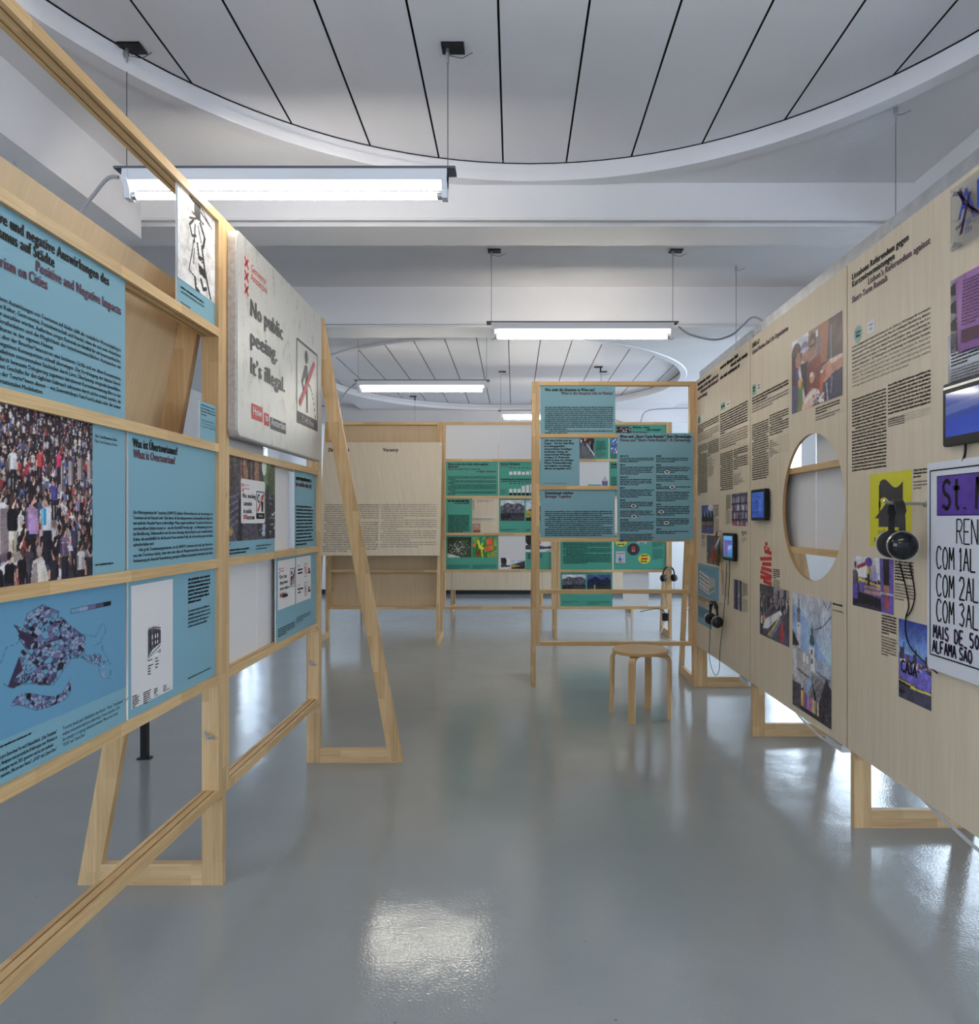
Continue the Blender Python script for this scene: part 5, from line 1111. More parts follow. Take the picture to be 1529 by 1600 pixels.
def pic_casa():
    p = Pic(84, 118, (60,90,190), 4); p.grad((40,56,140),(110,150,215),0,0.42); r = random.Random(6)
    for x, y, w in ((0.17,0.28,0.03),(0.1,0.36,0.1),(0.55,0.34,0.05),(0.52,0.40,0.1),(0.85,0.38,0.06),(0.3,0.42,0.1),(0.95,0.42,0.1)): p.rect(x-w/2,y,x+w/2,0.56,r.choice([(70,50,56),(120,70,60),(50,44,56),(60,56,70)]))
    for k in range(60): p.ell(r.random(), r.uniform(0.49,0.60), 0.03, 0.018, r.choice([(170,120,110),(40,34,40),(200,190,200),(90,60,60)]))
    p.poly([(0,0.54),(0.3,0.57),(0.6,0.60),(1,0.58),(1,0.78),(0.75,0.80),(0.4,0.77),(0,0.74)],(96,84,176)); p.noise(0.03,3,0.5,0.8)
    p.poly([(0,0.74),(0.4,0.77),(0.75,0.80),(1,0.78),(1,1),(0,1)],(62,60,80)); p.poly([(0,0.75),(0.35,0.79),(0.6,0.83),(0,0.82)],(30,28,40)); p.line([(0,0.77),(0.5,0.80)],0.025,(200,180,60)); p.line([(0.4,0.82),(1,0.81)],0.035,(206,188,60)); p.poly([(0,0.88),(0.25,0.9),(0.1,0.94),(0,0.93)],(24,22,34)); p.noise(0.04,1)
    return p.a
s.photo(pic_casa(), 0.391, 0.660, 0.597, 0.953, label='photograph of a violet banner under a blue sky')
s.text('CASA', 0.406, 0.757, 0.058, INK, 'banner_text', fit=0.108, bold=1, lift=0.002)
s.greek(0.267, 0.375, 0.946, 7, 0.0095, 0.0112, INK, 'caption', 641, dens=1.5); s.greek(0.267, 0.375, 0.862, 7, 0.0095, 0.0112, INKG, 'caption', 642)
s.done()
# --- board with the round hole
o, s = board('R2', 'plywood board with a large round hole in the right wall', hole=(0.865, 1.384, 0.357))
s.text('UNRE-LO', 0.026, 2.362, 0.036, INK, 'headline', fit=0.13, bold=1); s.text('United Nations Real Life Organisation', 0.026, 2.322, 0.034, INKP, 'headline', fit=0.56, bold=1)
s.rect(0.028, 2.075, 0.088, 2.135, TEAL, 'tag'); s.greek(0.04, 0.078, 2.112, 2, 0.016, 0.018, INK, 'tag_text', 650, last=1, dens=1.8); s.rect(0.115, 2.085, 0.17, 2.133, TAGW, 'tag'); s.greek(0.125, 0.16, 2.112, 2, 0.014, 0.016, INKG, 'tag_text', 651, last=1, dens=1.8)
s.greek(0.026, 0.593, 2.053, 3, 0.0142, 0.01665, INK, 'intro_text', 652, last=0.45, dens=1.7); s.greek(0.026, 0.593, 2.003, 3, 0.0142, 0.01665, INKG, 'intro_text', 653, last=0.6)
s.greek(0.026, 0.300, 1.889, 25, 0.0118, 0.0136, INK, 'body_text', 654, last=0.9, dens=1.4, paras=(7, 14)); s.greek(0.315, 0.593, 1.905, 9, 0.0118, 0.0136, INK, 'body_text', 655, last=0.7, dens=1.4, paras=(4,))
for k in range(9): s.line([(0.315, 1.772-0.0105*k), (0.593, 1.772-0.0105*k)], 0.0007, INKG, 'fact_box'); s.greek(0.315, 0.36+0.03*(k % 4), 1.764-0.0105*k, 1, 0.006, 0.007, INK, 'fact_box', 660+k, last=1, dens=1.3)
def pic_hands():
    p = Pic(120, 82, (70,52,60), 4); r = random.Random(2)
    p.poly([(0,0),(0.38,0),(0.3,0.5),(0,0.55)],(176,176,190)); p.poly([(0.30,0.30),(0.40,0.0),(0.75,0.0),(0.7,0.5),(0.3,0.55)],(128,90,78)); p.poly([(0.58,0),(0.76,0),(0.72,0.55),(0.60,0.55)],(150,84,56)); p.rect(0.54,0.15,0.60,0.40,(96,86,110)); p.rect(0.40,0.12,0.44,0.2,(180,180,196)); p.rect(0.52,0.05,0.56,0.13,(190,190,205))
    p.rect(0.30,0.50,1,1,(66,46,56))
    p.ell(0.11,0.26,0.12,0.20,(72,44,44)); p.ell(0.15,0.32,0.06,0.12,(160,108,92)); p.poly([(0,0.35),(0.14,0.4),(0.2,0.7),(0.1,1),(0,1)],(58,50,96)); p.poly([(0.0,0.2),(0.08,0.2),(0.10,0.62),(0,0.62)],(60,36,40))
    p.ell(0.285,0.27,0.06,0.10,(150,100,86)); p.ell(0.285,0.17,0.07,0.07,(96,92,130)); p.ell(0.285,0.21,0.09,0.03,(150,146,178)); p.poly([(0.2,0.38),(0.36,0.38),(0.36,0.8),(0.2,0.8)],(46,30,38)); p.line([(0.18,0.46),(0.28,0.88)],0.05,(180,170,190))
    p.ell(0.45,0.18,0.075,0.13,(52,34,36)); p.ell(0.45,0.23,0.055,0.10,(140,92,76)); p.rect(0.40,0.20,0.50,0.235,(30,22,28)); p.poly([(0.33,0.42),(0.60,0.36),(0.64,0.80),(0.34,0.85)],(116,46,44)); p.ell(0.44,0.62,0.05,0.07,(186,130,110)); p.ell(0.43,0.58,0.03,0.03,(226,200,190))
    p.poly([(0.82,0),(1,0),(1,0.62),(0.84,0.55)],(72,54,60)); p.ell(0.92,0.2,0.09,0.18,(84,58,54)); p.ell(0.80,0.30,0.07,0.1,(66,46,50)); p.line([(0.80,0.1),(0.80,0.5)],0.015,(130,120,150))
    p.poly([(0.62,0.55),(0.80,0.50),(1,0.50),(1,0.66),(0.82,0.68),(0.74,0.78),(0.66,0.74)],(176,116,96)); p.poly([(0.76,0.50),(1,0.50),(1,0.55),(0.8,0.56)],(222,180,160)); p.ell(0.66,0.66,0.05,0.07,(150,88,74)); p.ell(0.63,0.60,0.03,0.02,(230,200,186))
    p.poly([(0.66,0.75),(1,0.66),(1,1),(0.7,1)],(52,48,78)); p.line([(0.72,0.78),(0.74,0.98)],0.02,(150,148,176)); p.line([(0.82,0.72),(0.80,0.9)],0.015,(120,118,150))
    p.poly([(0.15,0.62),(0.26,0.6),(0.24,1),(0.13,1)],(86,110,60)); p.ell(0.185,0.62,0.035,0.07,(190,130,40)); p.poly([(0.22,1),(0.26,0.86),(0.45,0.76),(0.56,0.80),(0.52,0.95),(0.40,1)],(206,158,140)); p.line([(0.30,0.90),(0.50,0.80)],0.03,(236,210,200)); p.line([(0.42,0.86),(0.60,0.84)],0.025,(228,196,184))
    for k in range(22): p.ell(r.uniform(0.45,0.66), r.uniform(0.80,0.98), 0.025, 0.02, r.choice([(200,180,180),(170,90,80),(226,210,206),(120,110,150)]))
    p.poly([(0.60,0.62),(0.66,0.7),(0.64,0.9),(0.58,0.85)],(170,72,44)); p.noise(0.035,1); return p.a
s.photo(pic_hands(), 0.635, 1.870, 1.198, 2.243, label='photograph of people gathered around outstretched hands')
s.greek(0.922, 1.174, 1.850, 3, 0.0105, 0.0125, INK, 'caption', 670, dens=1.6); s.greek(0.922, 1.174, 1.808, 2, 0.0105, 0.0125, INKG, 'caption', 671, last=0.8)
rr = random.Random(5)
for k, (a, b, v, t) in enumerate(((0.245,0.285,1.185,0.05),(0.225,0.315,1.158,-0.05),(0.235,0.345,1.138,-0.04),(0.165,0.350,1.100,0.03),(0.20,0.345,1.070,0.02),(0.185,0.350,1.040,-0.02),(0.17,0.352,1.012,-0.05),(0.17,0.338,0.990,0.0),(0.22,0.350,0.966,-0.04))):
    c, w, h = (a+b)/2, (b-a)/2, 0.0105; ct, st = math.cos(t*2), math.sin(t*2)
    s.poly([(c+x*ct-y*st, v+x*st+y*ct) for x, y in ((-w,-h),(w,-h),(w,h),(-w,h))], RED, 'red_strips', 0.0008+0.0002*k); s.greek(a+0.02, b-0.02, v-0.004, 1, 0.014, 0.01, PAPER, 'strip_text', 680+k, last=1); 
s.greek(0.372, 0.47, 1.045, 5, 0.0095, 0.0112, INK, 'caption', 690, dens=1.5); s.greek(0.372, 0.47, 0.985, 5, 0.0095, 0.0112, INKG, 'caption', 691)
def pic_street():
    p = Pic(84, 60, (86,80,92), 4); r = random.Random(7); p.rect(0.5,0,1,0.4,(140,134,142)); p.rect(0.62,0.05,0.7,0.25,(60,56,66)); p.rect(0.82,0.02,0.9,0.22,(60,56,66)); p.rect(0,0,0.5,0.4,(70,64,76))
    for k in range(60): p.person(r.random(), r.uniform(0.12,0.32), r.uniform(0.2,0.3), r.choice([(60,54,70),(110,104,116),(40,36,46),(150,146,154)]))
    p.poly([(0,0.65),(0.6,0.4),(1,0.5),(1,1),(0,1)],(72,64,78)); p.poly([(0.12,0.85),(0.2,0.66),(0.72,0.40),(0.78,0.46),(0.3,0.82)],(206,202,208)); p.line([(0.3,0.95),(0.72,0.5)],0.02,(200,170,90)); p.line([(0.42,0.97),(0.76,0.55)],0.02,(110,130,180)); p.line([(0.36,0.96),(0.7,0.55)],0.015,(220,190,120))
    p.person(0.77,0.55,0.4,(170,40,46)); p.ell(0.77,0.80,0.06,0.16,(176,44,50)); p.person(0.08,0.55,0.4,(200,196,200)); p.ell(0.17,0.65,0.04,0.06,(190,110,60)); p.noise(0.06,1); return p.a
s.photo(pic_street(), 0.159, 0.654, 0.601, 0.950, label='photograph of people painting a banner in a street')
def pic_church():
    p = Pic(90, 118, (150,160,180), 4); p.grad((164,162,170),(150,176,214),0,0.5); p.poly([(0.0,0.1),(0.3,0.15),(0.7,0.40),(0.95,0.5),(0.3,0.5),(0.0,0.3)],(110,146,206),0.7)
    W = (206,204,208); G = (72,84,86); K = (48,42,52)
    p.rect(0.13,0.25,0.23,0.5,W); p.rect(0.14,0.16,0.22,0.25,(110,104,104)); p.ell(0.18,0.15,0.045,0.025,G); p.rect(0.165,0.06,0.195,0.14,G); p.rect(0.175,0.02,0.185,0.07,K); p.rect(0.165,0.27,0.185,0.30,K)
    p.rect(0.46,0.42,0.60,0.62,W); p.ell(0.53,0.38,0.065,0.03,G); p.rect(0.48,0.33,0.58,0.37,G); p.rect(0.51,0.26,0.55,0.34,G); p.rect(0.525,0.21,0.535,0.27,K); p.rect(0.515,0.44,0.545,0.48,K); p.rect(0.515,0.52,0.545,0.56,K)
    p.poly([(0,0.32),(0.2,0.45),(0,0.48)],K); p.poly([(0.05,0.46),(0.45,0.50),(0.48,0.68),(0.04,0.64)],(150,146,150)); p.rect(0,0.48,0.5,0.95,(158,154,158)); p.line([(0.13,0.655),(0.48,0.69)],0.018,K); p.rect(0.02,0.5,0.12,0.75,(186,184,190)); p.rect(0.3,0.5,0.36,0.58,W); p.rect(0.39,0.51,0.44,0.58,W)
    p.poly([(0.52,0.62),(0.88,0.66),(0.72,0.9),(0.42,0.9)],(132,128,132))
    for k in range(12): p.line([(0.45+0.006*k,0.86-0.019*k),(0.76+0.008*k,0.88-0.018*k)],0.007,(92,88,94))
    p.poly([(0.60,0.60),(0.98,0.62),(0.9,0.66)],(110,104,112)); p.poly([(0.88,0.62),(1,0.7),(1,1),(0.5,1),(0.7,0.85)],(56,46,58)); p.poly([(0.0,0.82),(0.3,0.8),(0.45,0.95),(1,0.95),(1,1),(0,1)],(52,44,54)); p.rect(0,0.78,0.25,1,(74,66,76)); p.noise(0.08,2,0.7,1.0)
    p.poly([(0.52,0.70),(0.62,0.78),(0.66,0.9),(0.6,0.9),(0.58,0.8)],(26,22,30)); p.ell(0.47,0.72,0.05,0.04,(120,158,214)); p.poly([(0.42,0.74),(0.5,0.70),(0.48,0.8),(0.38,0.8)],(124,160,214))
    for k, c in enumerate([(214,186,110),(206,140,80),(150,70,100),(90,90,170),(130,160,210),(190,84,130),(206,96,140),(206,170,190),(196,190,90),(70,70,150),(206,180,100)]): p.rect(0.24+0.042*k,0.82+0.003*k,0.285+0.042*k,0.955,c)
    p.line([(0.62,0.27),(0.80,0.22),(1.0,0.12)],0.012,K); p.line([(0.75,0.24),(0.70,0.14)],0.008,K); p.line([(0.80,0.02),(0.92,0.08),(0.98,0.02)],0.01,K); p.line([(0.86,0.2),(0.84,0.15)],0.008,K); p.noise(0.03,1); return p.a
s.photo(pic_church(), 0.644, 0.368, 1.092, 0.951, label='tall photograph of church towers with drawn coloured washing')
s.greek(1.105, 1.20, 0.940, 1, 0.0125, 0.01, INK, 'caption', 695, last=1, dens=1.7); s.greek(1.105, 1.205, 0.912, 1, 0.0115, 0.01, INKG, 'caption', 696, last=1); s.done()
# --- farthest board
o, s = board('R1', 'farthest plywood board of the right wall, next to the blue panel frame')
for k, (t0, t1, v, m) in enumerate(((0.023,0.40,2.372,INK),(0.023,0.585,2.335,INK),(0.10,0.593,2.300,INKP),(0.023,0.29,2.262,INKP))): s.greek(t0, t1, v, 1, 0.034, 0.03, m, 'headline', 700+k, last=1, dens=1.8)
for k, (t0, t1, v, m) in enumerate(((0.624,1.02,2.372,INK),(0.86,1.204,2.338,INK),(0.624,1.05,2.302,INK))): s.greek(t0, t1, v, 1, 0.034, 0.03, m, 'headline', 710+k, last=1, dens=1.8)
s.disc(0.062, 2.102, 0.036, 0.036, TEAL, 'tag', n=8); s.greek(0.04, 0.085, 2.105, 2, 0.014, 0.018, INK, 'tag_text', 720, last=1, dens=1.8); s.rect(0.13, 2.08, 0.185, 2.128, TAGW, 'tag'); s.rect(0.638, 2.085, 0.735, 2.13, TEAL, 'tag'); s.greek(0.65, 0.725, 2.102, 1, 0.018, 0.018, INK, 'tag_text', 721, last=1, dens=1.9); s.rect(0.77, 2.09, 0.85, 2.12, TAGW, 'tag'); s.greek(0.78, 0.84, 2.1, 1, 0.014, 0.018, INKG, 'tag_text', 722, last=1, dens=1.6)
s.greek(0.023, 0.593, 2.052, 4, 0.0142, 0.01665, INK, 'intro_text', 723, last=0.3, dens=1.7); s.greek(0.023, 0.593, 1.985, 4, 0.0142, 0.01665, INKG, 'intro_text', 724, last=0.7)
s.greek(0.023, 0.298, 1.892, 28, 0.0118, 0.0138, INK, 'body_text', 725, last=0.3, dens=1.4, paras=(5,)); s.greek(0.315, 0.593, 1.892, 8, 0.0118, 0.0138, INK, 'body_text', 726, last=0.2, dens=1.4); s.greek(0.315, 0.50, 1.772, 13, 0.008, 0.0105, INKG, 'fact_box', 727, ragged=0.5)
s.greek(0.624, 1.204, 2.052, 9, 0.0142, 0.01665, INK, 'intro_text', 728, last=0.2, dens=1.7); s.greek(0.624, 1.204, 1.90, 6, 0.0142, 0.01665, INKG, 'intro_text', 729, last=0.6)
s.greek(0.624, 0.912, 1.776, 19, 0.0118, 0.0138, INK, 'body_text', 730, last=1, dens=1.4, paras=(6, 17)); s.greek(0.926, 1.204, 1.776, 10, 0.0118, 0.0138, INK, 'body_text', 731, last=0.3, dens=1.4, paras=(4,)); s.greek(0.926, 1.15, 1.615, 7, 0.008, 0.0105, INKG, 'fact_box', 732, ragged=0.5)
def pic_gable():
    p = Pic(48, 40, (80,96,150), 4); p.grad((60,76,140),(100,116,160),0,0.5); p.ell(0.75,0.1,0.2,0.12,(190,170,180))
    for k in range(4): x = 0.05+k*0.24; p.poly([(x,0.45),(x+0.13,0.15),(x+0.26,0.45)],(34,36,56)); p.line([(x+0.13,0.15),(x+0.26,0.45)],0.02,(170,170,190))
    p.rect(0,0.42,1,0.75,(44,38,46)); 
    for k in range(9): p.rect(0.05+k*0.1,0.58,0.1+k*0.1,0.72,(150,120,80))
    p.rect(0,0.75,1,1,(78,72,120)); p.noise(0.04,1); return p.a
def pic_shop(seed):
    p = Pic(48, 44, (80,74,96), seed); r = random.Random(seed)
    for j in range(4):
        p.rect(0,0.06+0.24*j,1,0.09+0.24*j,(40,36,46))
        for k in range(26): p.rect(k/26,0.10+0.24*j+r.uniform(0,0.06),(k+0.7)/26,0.29+0.24*j,r.choice([(150,140,150),(110,60,70),(190,186,200),(60,56,76),(90,100,140)]))
    p.person(0.5,0.55,0.5,(70,62,90)); p.person(0.7,0.5,0.5,(120,116,140)); p.ell(0.2,0.9,0.15,0.05,(176,50,60)); p.ell(0.6,0.95,0.2,0.04,(186,60,66)); p.noise(0.05,1); return p.a
def pic_hall():
    p = Pic(48, 44, (50,50,62), 2)
    for k in range(7): p.line([(0,0.1+k*0.08),(1,0.05+k*0.06)],0.03,(84,90,110)); 
    p.poly([(0.6,0.4),(0.95,0.05),(1,0.1),(0.7,0.5)],(190,196,210)); p.rect(0,0.55,1,0.8,(64,52,46)); p.rect(0.05,0.6,0.15,0.78,(150,110,70)); p.rect(0.3,0.62,0.36,0.78,(90,100,80)); p.poly([(0,0.8),(1,0.75),(1,1),(0,1)],(96,84,86)); p.noise(0.05,1); return p.a
s.photo(pic_gable(), 0.136, 1.222, 0.466, 1.432, label='photograph of saw-tooth gables at dusk'); s.photo(pic_shop(4), 0.885, 1.283, 1.204, 1.494, label='photograph of packed shop shelves'); s.photo(pic_hall(), 0.28, 1.0, 0.609, 1.209, label='photograph of a market hall')
s.greek(0.485, 0.59, 1.425, 9, 0.0085, 0.0105, INK, 'caption', 740, dens=1.5); s.greek(0.485, 0.59, 1.325, 9, 0.0085, 0.0105, INKG, 'caption', 741); s.greek(0.76, 0.865, 1.485, 10, 0.0085, 0.0105, INK, 'caption', 742, dens=1.5); s.greek(0.76, 0.865, 1.375, 9, 0.0085, 0.0105, INKG, 'caption', 743)
s.greek(0.136, 0.24, 1.205, 4, 0.0085, 0.0105, INK, 'caption', 744, dens=1.5); s.greek(0.136, 0.24, 1.155, 5, 0.0085, 0.0105, INKG, 'caption', 745); s.greek(1.09, 1.19, 1.245, 3, 0.0085, 0.0105, INK, 'caption', 746, dens=1.5); s.greek(1.09, 1.19, 1.205, 3, 0.0085, 0.0105, INKG, 'caption', 747)
s.rect(0.023, 0.742, 0.593, 0.985, BLUE2, 'blue_print')
s.poly([(0.075,0.80),(0.33,0.765),(0.33,0.90),(0.075,0.93)], PAPER, 'drawing', 0.0009); s.poly([(0.33,0.765),(0.50,0.81),(0.50,0.90),(0.33,0.90)], mat('drawing_shade', (0.46,0.48,0.46), 0.5), 'drawing', 0.0009)
DRW = [mat('drawing_red', (0.5,0.10,0.12), 0.5), mat('drawing_green', (0.12,0.30,0.16), 0.5), mat('drawing_violet', (0.22,0.14,0.36), 0.5)]
for k in range(12):
    for j in range(4): u = 0.085+k*0.0203; v = 0.80-(u-0.075)*0.137+j*0.031+0.006; s.rect(u, v, u+0.012, v+0.018, DRW[rr.randrange(3)] if j < 2 else INKB, 'drawing', 0.0013)
for k in range(7): s.disc(0.345+k*0.022, 0.80+k*0.005, 0.010, 0.012, DRW[1], 'drawing', 0.0013, 8)
s.line([(0.06,0.955),(0.15,0.945),(0.25,0.952),(0.38,0.938),(0.5,0.945)], 0.0015, INKB, 'drawing')
s.greek(0.023, 0.48, 0.728, 3, 0.0105, 0.0135, INK, 'caption', 750, dens=1.6); s.greek(0.023, 0.48, 0.687, 3, 0.0105, 0.0135, INKG, 'caption', 751)
s.rect(0.023, 0.521, 0.417, 0.657, BLUE2, 'blue_print'); s.greek(0.04, 0.40, 0.636, 5, 0.0105, 0.0145, INKB, 'caption', 752, dens=1.2)
def pic_door():
    p = Pic(30, 40, (84,80,104), 2); p.rect(0.2,0,0.5,1,(40,38,54)); p.rect(0.55,0.05,0.7,1,(120,116,140)); p.rect(0.75,0,0.95,1,(50,48,66)); p.rect(0.56,0.5,0.68,0.54,(210,206,214)); p.noise(0.06,1); return p.a
s.photo(pic_door(), 0.926, 0.742, 1.094, 0.935, label='narrow photograph of a doorway'); s.greek(0.655, 0.72, 0.965, 14, 0.0085, 0.0125, INK, 'caption', 753); s.greek(0.75, 0.83, 0.965, 14, 0.0085, 0.0125, INKG, 'caption', 754); s.greek(1.105, 1.20, 0.92, 8, 0.0085, 0.0108, INK, 'caption', 755, dens=1.5); s.greek(1.105, 1.20, 0.82, 8, 0.0085, 0.0108, INKG, 'caption', 756); s.done()

# blank panels seen through the round hole
for (a, b, r, lb) in ((0.20, 0.79, 2, 'blank white panel seen through the round hole, left half'), (0.80, 1.205, 2, 'blank white panel seen through the round hole, right half')):
    o = blank('R2', a, b, r, lb)
o, s = panel('R2', 0.80, 1.205, RZ[3]+RT-0.006, 2.38, PAPER, 'tall blank white panel seen at the top of the round hole', name='blank_panel', y=REAR); s.done()
# galvanised cable tray on top of the right wall
TR = empty('cable_tray', (1.50, 1.70, 2.426), 0); tag(TR, 'long galvanised cable tray along the top of the right wall', 'cable tray')
for a, b in ((0.0, 2.55), (2.555, 3.85)):
    MB().box(-0.04, -0.037, a, b, 0, 0.066).box(-0.04, 0.04, a, b, 0, 0.003).box(0.037, 0.04, a, b, 0, 0.066).build('channel', STEEL, TR)
MB().box(-0.0425, -0.04, 2.47, 2.64, 0.012, 0.055).build('joint_plate', STEEL, TR)
for dy in (2.50, 2.53, 2.58, 2.61):
    for z in (0.022, 0.045): MB().cyl((-0.0425, dy, z), (-0.046, dy, z), 0.005, n=8).build('rivet', CHROME, TR)

# ================================================================== THINGS ON THE RIGHT WALL
def headphones(label, loc, rz, wd=0.165, hh=0.115, cable=None, mats=None, group=None, squash=1.0):
    """hangs from its band: origin at the underside of the band's top, ear axis along local x"""
    e = empty('headphones', loc, rz); tag(e, label, 'headphones', group)
    r = wd/2
    B = MB(); pts = []
    for k in range(21): a = math.pi*k/20; pts.append((r*math.cos(a), 0, -r+r*math.sin(a)))
    pts = [(r, 0, -hh)]+pts+[(-r, 0, -hh)]
    n = len(pts); t, w = 0.006, 0.014
    for i, p in enumerate(pts):
        q0, q1 = Vector(pts[max(0, i-1)]), Vector(pts[min(n-1, i+1)]); d = (q1-q0).normalized(); nr = Vector((d.z, 0, -d.x)); c = Vector(p)
        ww = w if 4 < i < n-5 else w*0.62
        for a, b in ((0, -ww), (0.7, -ww*0.9), (0.7, ww*0.9), (0, ww)): B.v.append(tuple(c+nr*(t*(1 if a else -0.0))+Vector((0, b, 0))+nr*(a*0.002)))
    for i in range(n-1):
        for k in range(4): B.f.append((i*4+k, i*4+(k+1) % 4, (i+1)*4+(k+1) % 4, (i+1)*4+k)); B.m.append(0)
    B.f += [(0, 1, 2, 3), tuple(n*4-4+k for k in (3, 2, 1, 0))]; B.m += [0, 0]
    link('headband', _fix(B.mesh('headband', LEATHER)), e, smooth=True)
    for sx in (-1, 1):
        x = sx*(r+0.004); z = -hh-0.022
        link('ear_cushion', _fix(MB().lathe([(0.010, -sx*0.026), (0.030, -sx*0.028), (0.040, -sx*0.020), (0.042, -sx*0.008), (0.038, 0.0), (0.0, 0.0)], (x, 0, z), 24, 'x').mesh('ear_cushion', LEATHER)), e, smooth=True)
        cup = link('ear_cup', _fix(MB().lathe([(0.0, 0.0), (0.037, 0.0), (0.040, sx*0.006), (0.038, sx*0.016), (0.028, sx*0.025), (0.012, sx*0.029), (0.0005, sx*0.030)], (x, 0, z), 28, 'x').mesh('ear_cup', BLACKG)), e, smooth=True)
        link('cup_ring', _fix(MB().lathe([(0.0395, sx*0.004), (0.0425, sx*0.006), (0.0395, sx*0.009)], (x, 0, z), 28, 'x').mesh('cup_ring', CHROME)), cup)
        MB().box(x-0.005, x+0.005, -0.009, 0.009, z+0.034, -hh+0.02).build('yoke', BLACKP, e)
    if cable:
        for c in cable: MB().tube([tuple(Vector(p)) for p in smooth_path(c)], 0.0022, 6).build('cable', BLACKP, e, smooth=True)
    return e
def smooth_path(pts, n=6):
    P = [Vector(p) for p in pts]; out = []
    for i in range(len(P)-1):
        p0, p1, p2, p3 = P[max(i-1, 0)], P[i], P[i+1], P[min(i+2, len(P)-1)]
        for k in range(n):
            t = k/n; out.append(0.5*((2*p1)+(p2-p0)*t+(2*p0-5*p1+4*p2-p3)*t*t+(3*p1-p0-3*p2+p3)*t*t*t))
    out.append(P[-1]); return out
def peg(key, u, v, L, label, y=-0.015):
    e = empty('hook', place(key, u, y, v), FR[key][1]); tag(e, label, 'hook')
    MB().lathe([(0.0005, 0), (0.013, 0), (0.013, -0.004), (0.006, -0.006)], (0,0,0), 14, 'y').build('flange', CHROME, e, smooth=True)
    MB().tube([(0,-0.004,0), (0,-L*0.5,0.001), (0,-L*0.9,0.003), (0,-L,0.012)], 0.0055, 8).build('bar', CHROME, e, smooth=True)
    return e
peg('R3', 0.560, 1.378, 0.145, 'metal hook carrying the large headphones beside the yellow print')
headphones('black headphones hanging in front of the yellow print on the nearest plywood board', place('R3', 0.540, -0.105, 1.386), FR['R3'][1]-0.31, 0.148, 0.105,
    ).scale = (1.2, 1.2, 1.2)
hp = bpy.data.objects['headphones']
Mi = (Matrix.LocRotScale(hp.location, hp.rotation_euler, hp.scale)).inverted()
def on_board(key, pts, y): return [Mi @ Vector(place(key, u, y-0.002*k, v)) for k, (u, v) in enumerate(pts)]
for pts in ([(0.40,1.16),(0.445,1.08),(0.47,1.01),(0.455,0.965),(0.458,0.912),(0.49,0.865),(0.57,0.83),(0.66,0.805)], [(0.47,1.16),(0.505,1.06),(0.49,1.0),(0.455,0.965)]):
    MB().tube(smooth_path(on_board('R3', pts, -0.019)), 0.0022, 6).build('cable', BLACKP, hp, smooth=True)
peg('R1', 0.655, 0.742, 0.10, 'metal hook carrying the headphones on the farthest plywood board')
headphones('black headphones hanging by a long cable on the farthest plywood board', place('R1', 0.655, -0.07, 0.752), FR['R1'][1], 0.165, 0.105,
    cable=[[(-0.087,0,-0.165),(-0.10,0,-0.28),(-0.11,0,-0.40),(-0.05,0,-0.47),(0.05,0.0,-0.50),(0.13,0,-0.44),(0.15,0,-0.30),(0.155,0.02,-0.1),(0.14,0.04,0.1),(0.15,0.045,0.28)]])

def tablet(key, u0, u1, v0, v1, label, img, depth=0.024, stand=0.008):
    e = empty('wall_tablet', place(key, u0, -0.015, v0), FR[key][1]); tag(e, label, 'tablet'); w, h = u1-u0, v1-v0
    link('casing', _fix(MB().prism(rrect(w, h, 0.012, 4), 'y', -depth-stand, -stand).mesh('casing', BLACKP)), e, bevel=0.003)
    MB().box(w*0.3, w*0.7, -stand, 0, h*0.3, h*0.7).build('wall_mount', BLACKP, e)
    s = Sheet(e, 0, 0, -depth-stand); s.photo(img, 0.022, 0.018, w-0.022, h-0.018, 'screen', 'lit bluish screen', SCREEN, 0.001, gain=1.0); s.done(); return e
def img_form():
    p = Pic(60, 44, (52,78,160), 3); p.grad((60,90,170),(40,66,150)); 
    for k in range(9): p.rect(0.08,0.1+k*0.085,0.6+0.1*((k*7) % 3),0.12+k*0.085,(26,40,90))
    p.rect(0.28,0.34,0.55,0.38,(14,18,40)); p.ell(0.7,0.55,0.12,0.3,(90,120,200),0.5); return p.a
def img_site():
    p = Pic(60, 44, (60,110,190), 3); p.grad((110,170,225),(50,110,190)); p.rect(0.1,0.2,0.5,0.9,(96,80,150)); p.rect(0.5,0.2,0.95,0.4,(60,70,160)); p.poly([(0.5,0.5),(0.95,0.42),(0.95,0.55),(0.5,0.62)],(150,170,226)); p.rect(0,0.93,1,1,(30,80,60)); return p.a
tablet('R2', 0.095, 0.335, 1.318, 1.500, 'black wall tablet left of the round hole', img_form())
tablet('R1', 0.786, 1.02, 1.055, 1.235, 'black wall tablet beside the rainbow cloth', img_site())
# tablet cable to the headphones below
MB().tube(smooth_path([(0,0,0),(0.004,0,-0.12),(-0.02,0.0,-0.22),(-0.03,0.0,-0.30)]), 0.0025, 6).build('tablet_cable', BLACKP, None, place('R1', 0.88, -0.030, 1.054), FR['R1'][1]).update_tag()
tag(bpy.data.objects['tablet_cable'], 'black cable dropping from the farther wall tablet', 'cable')
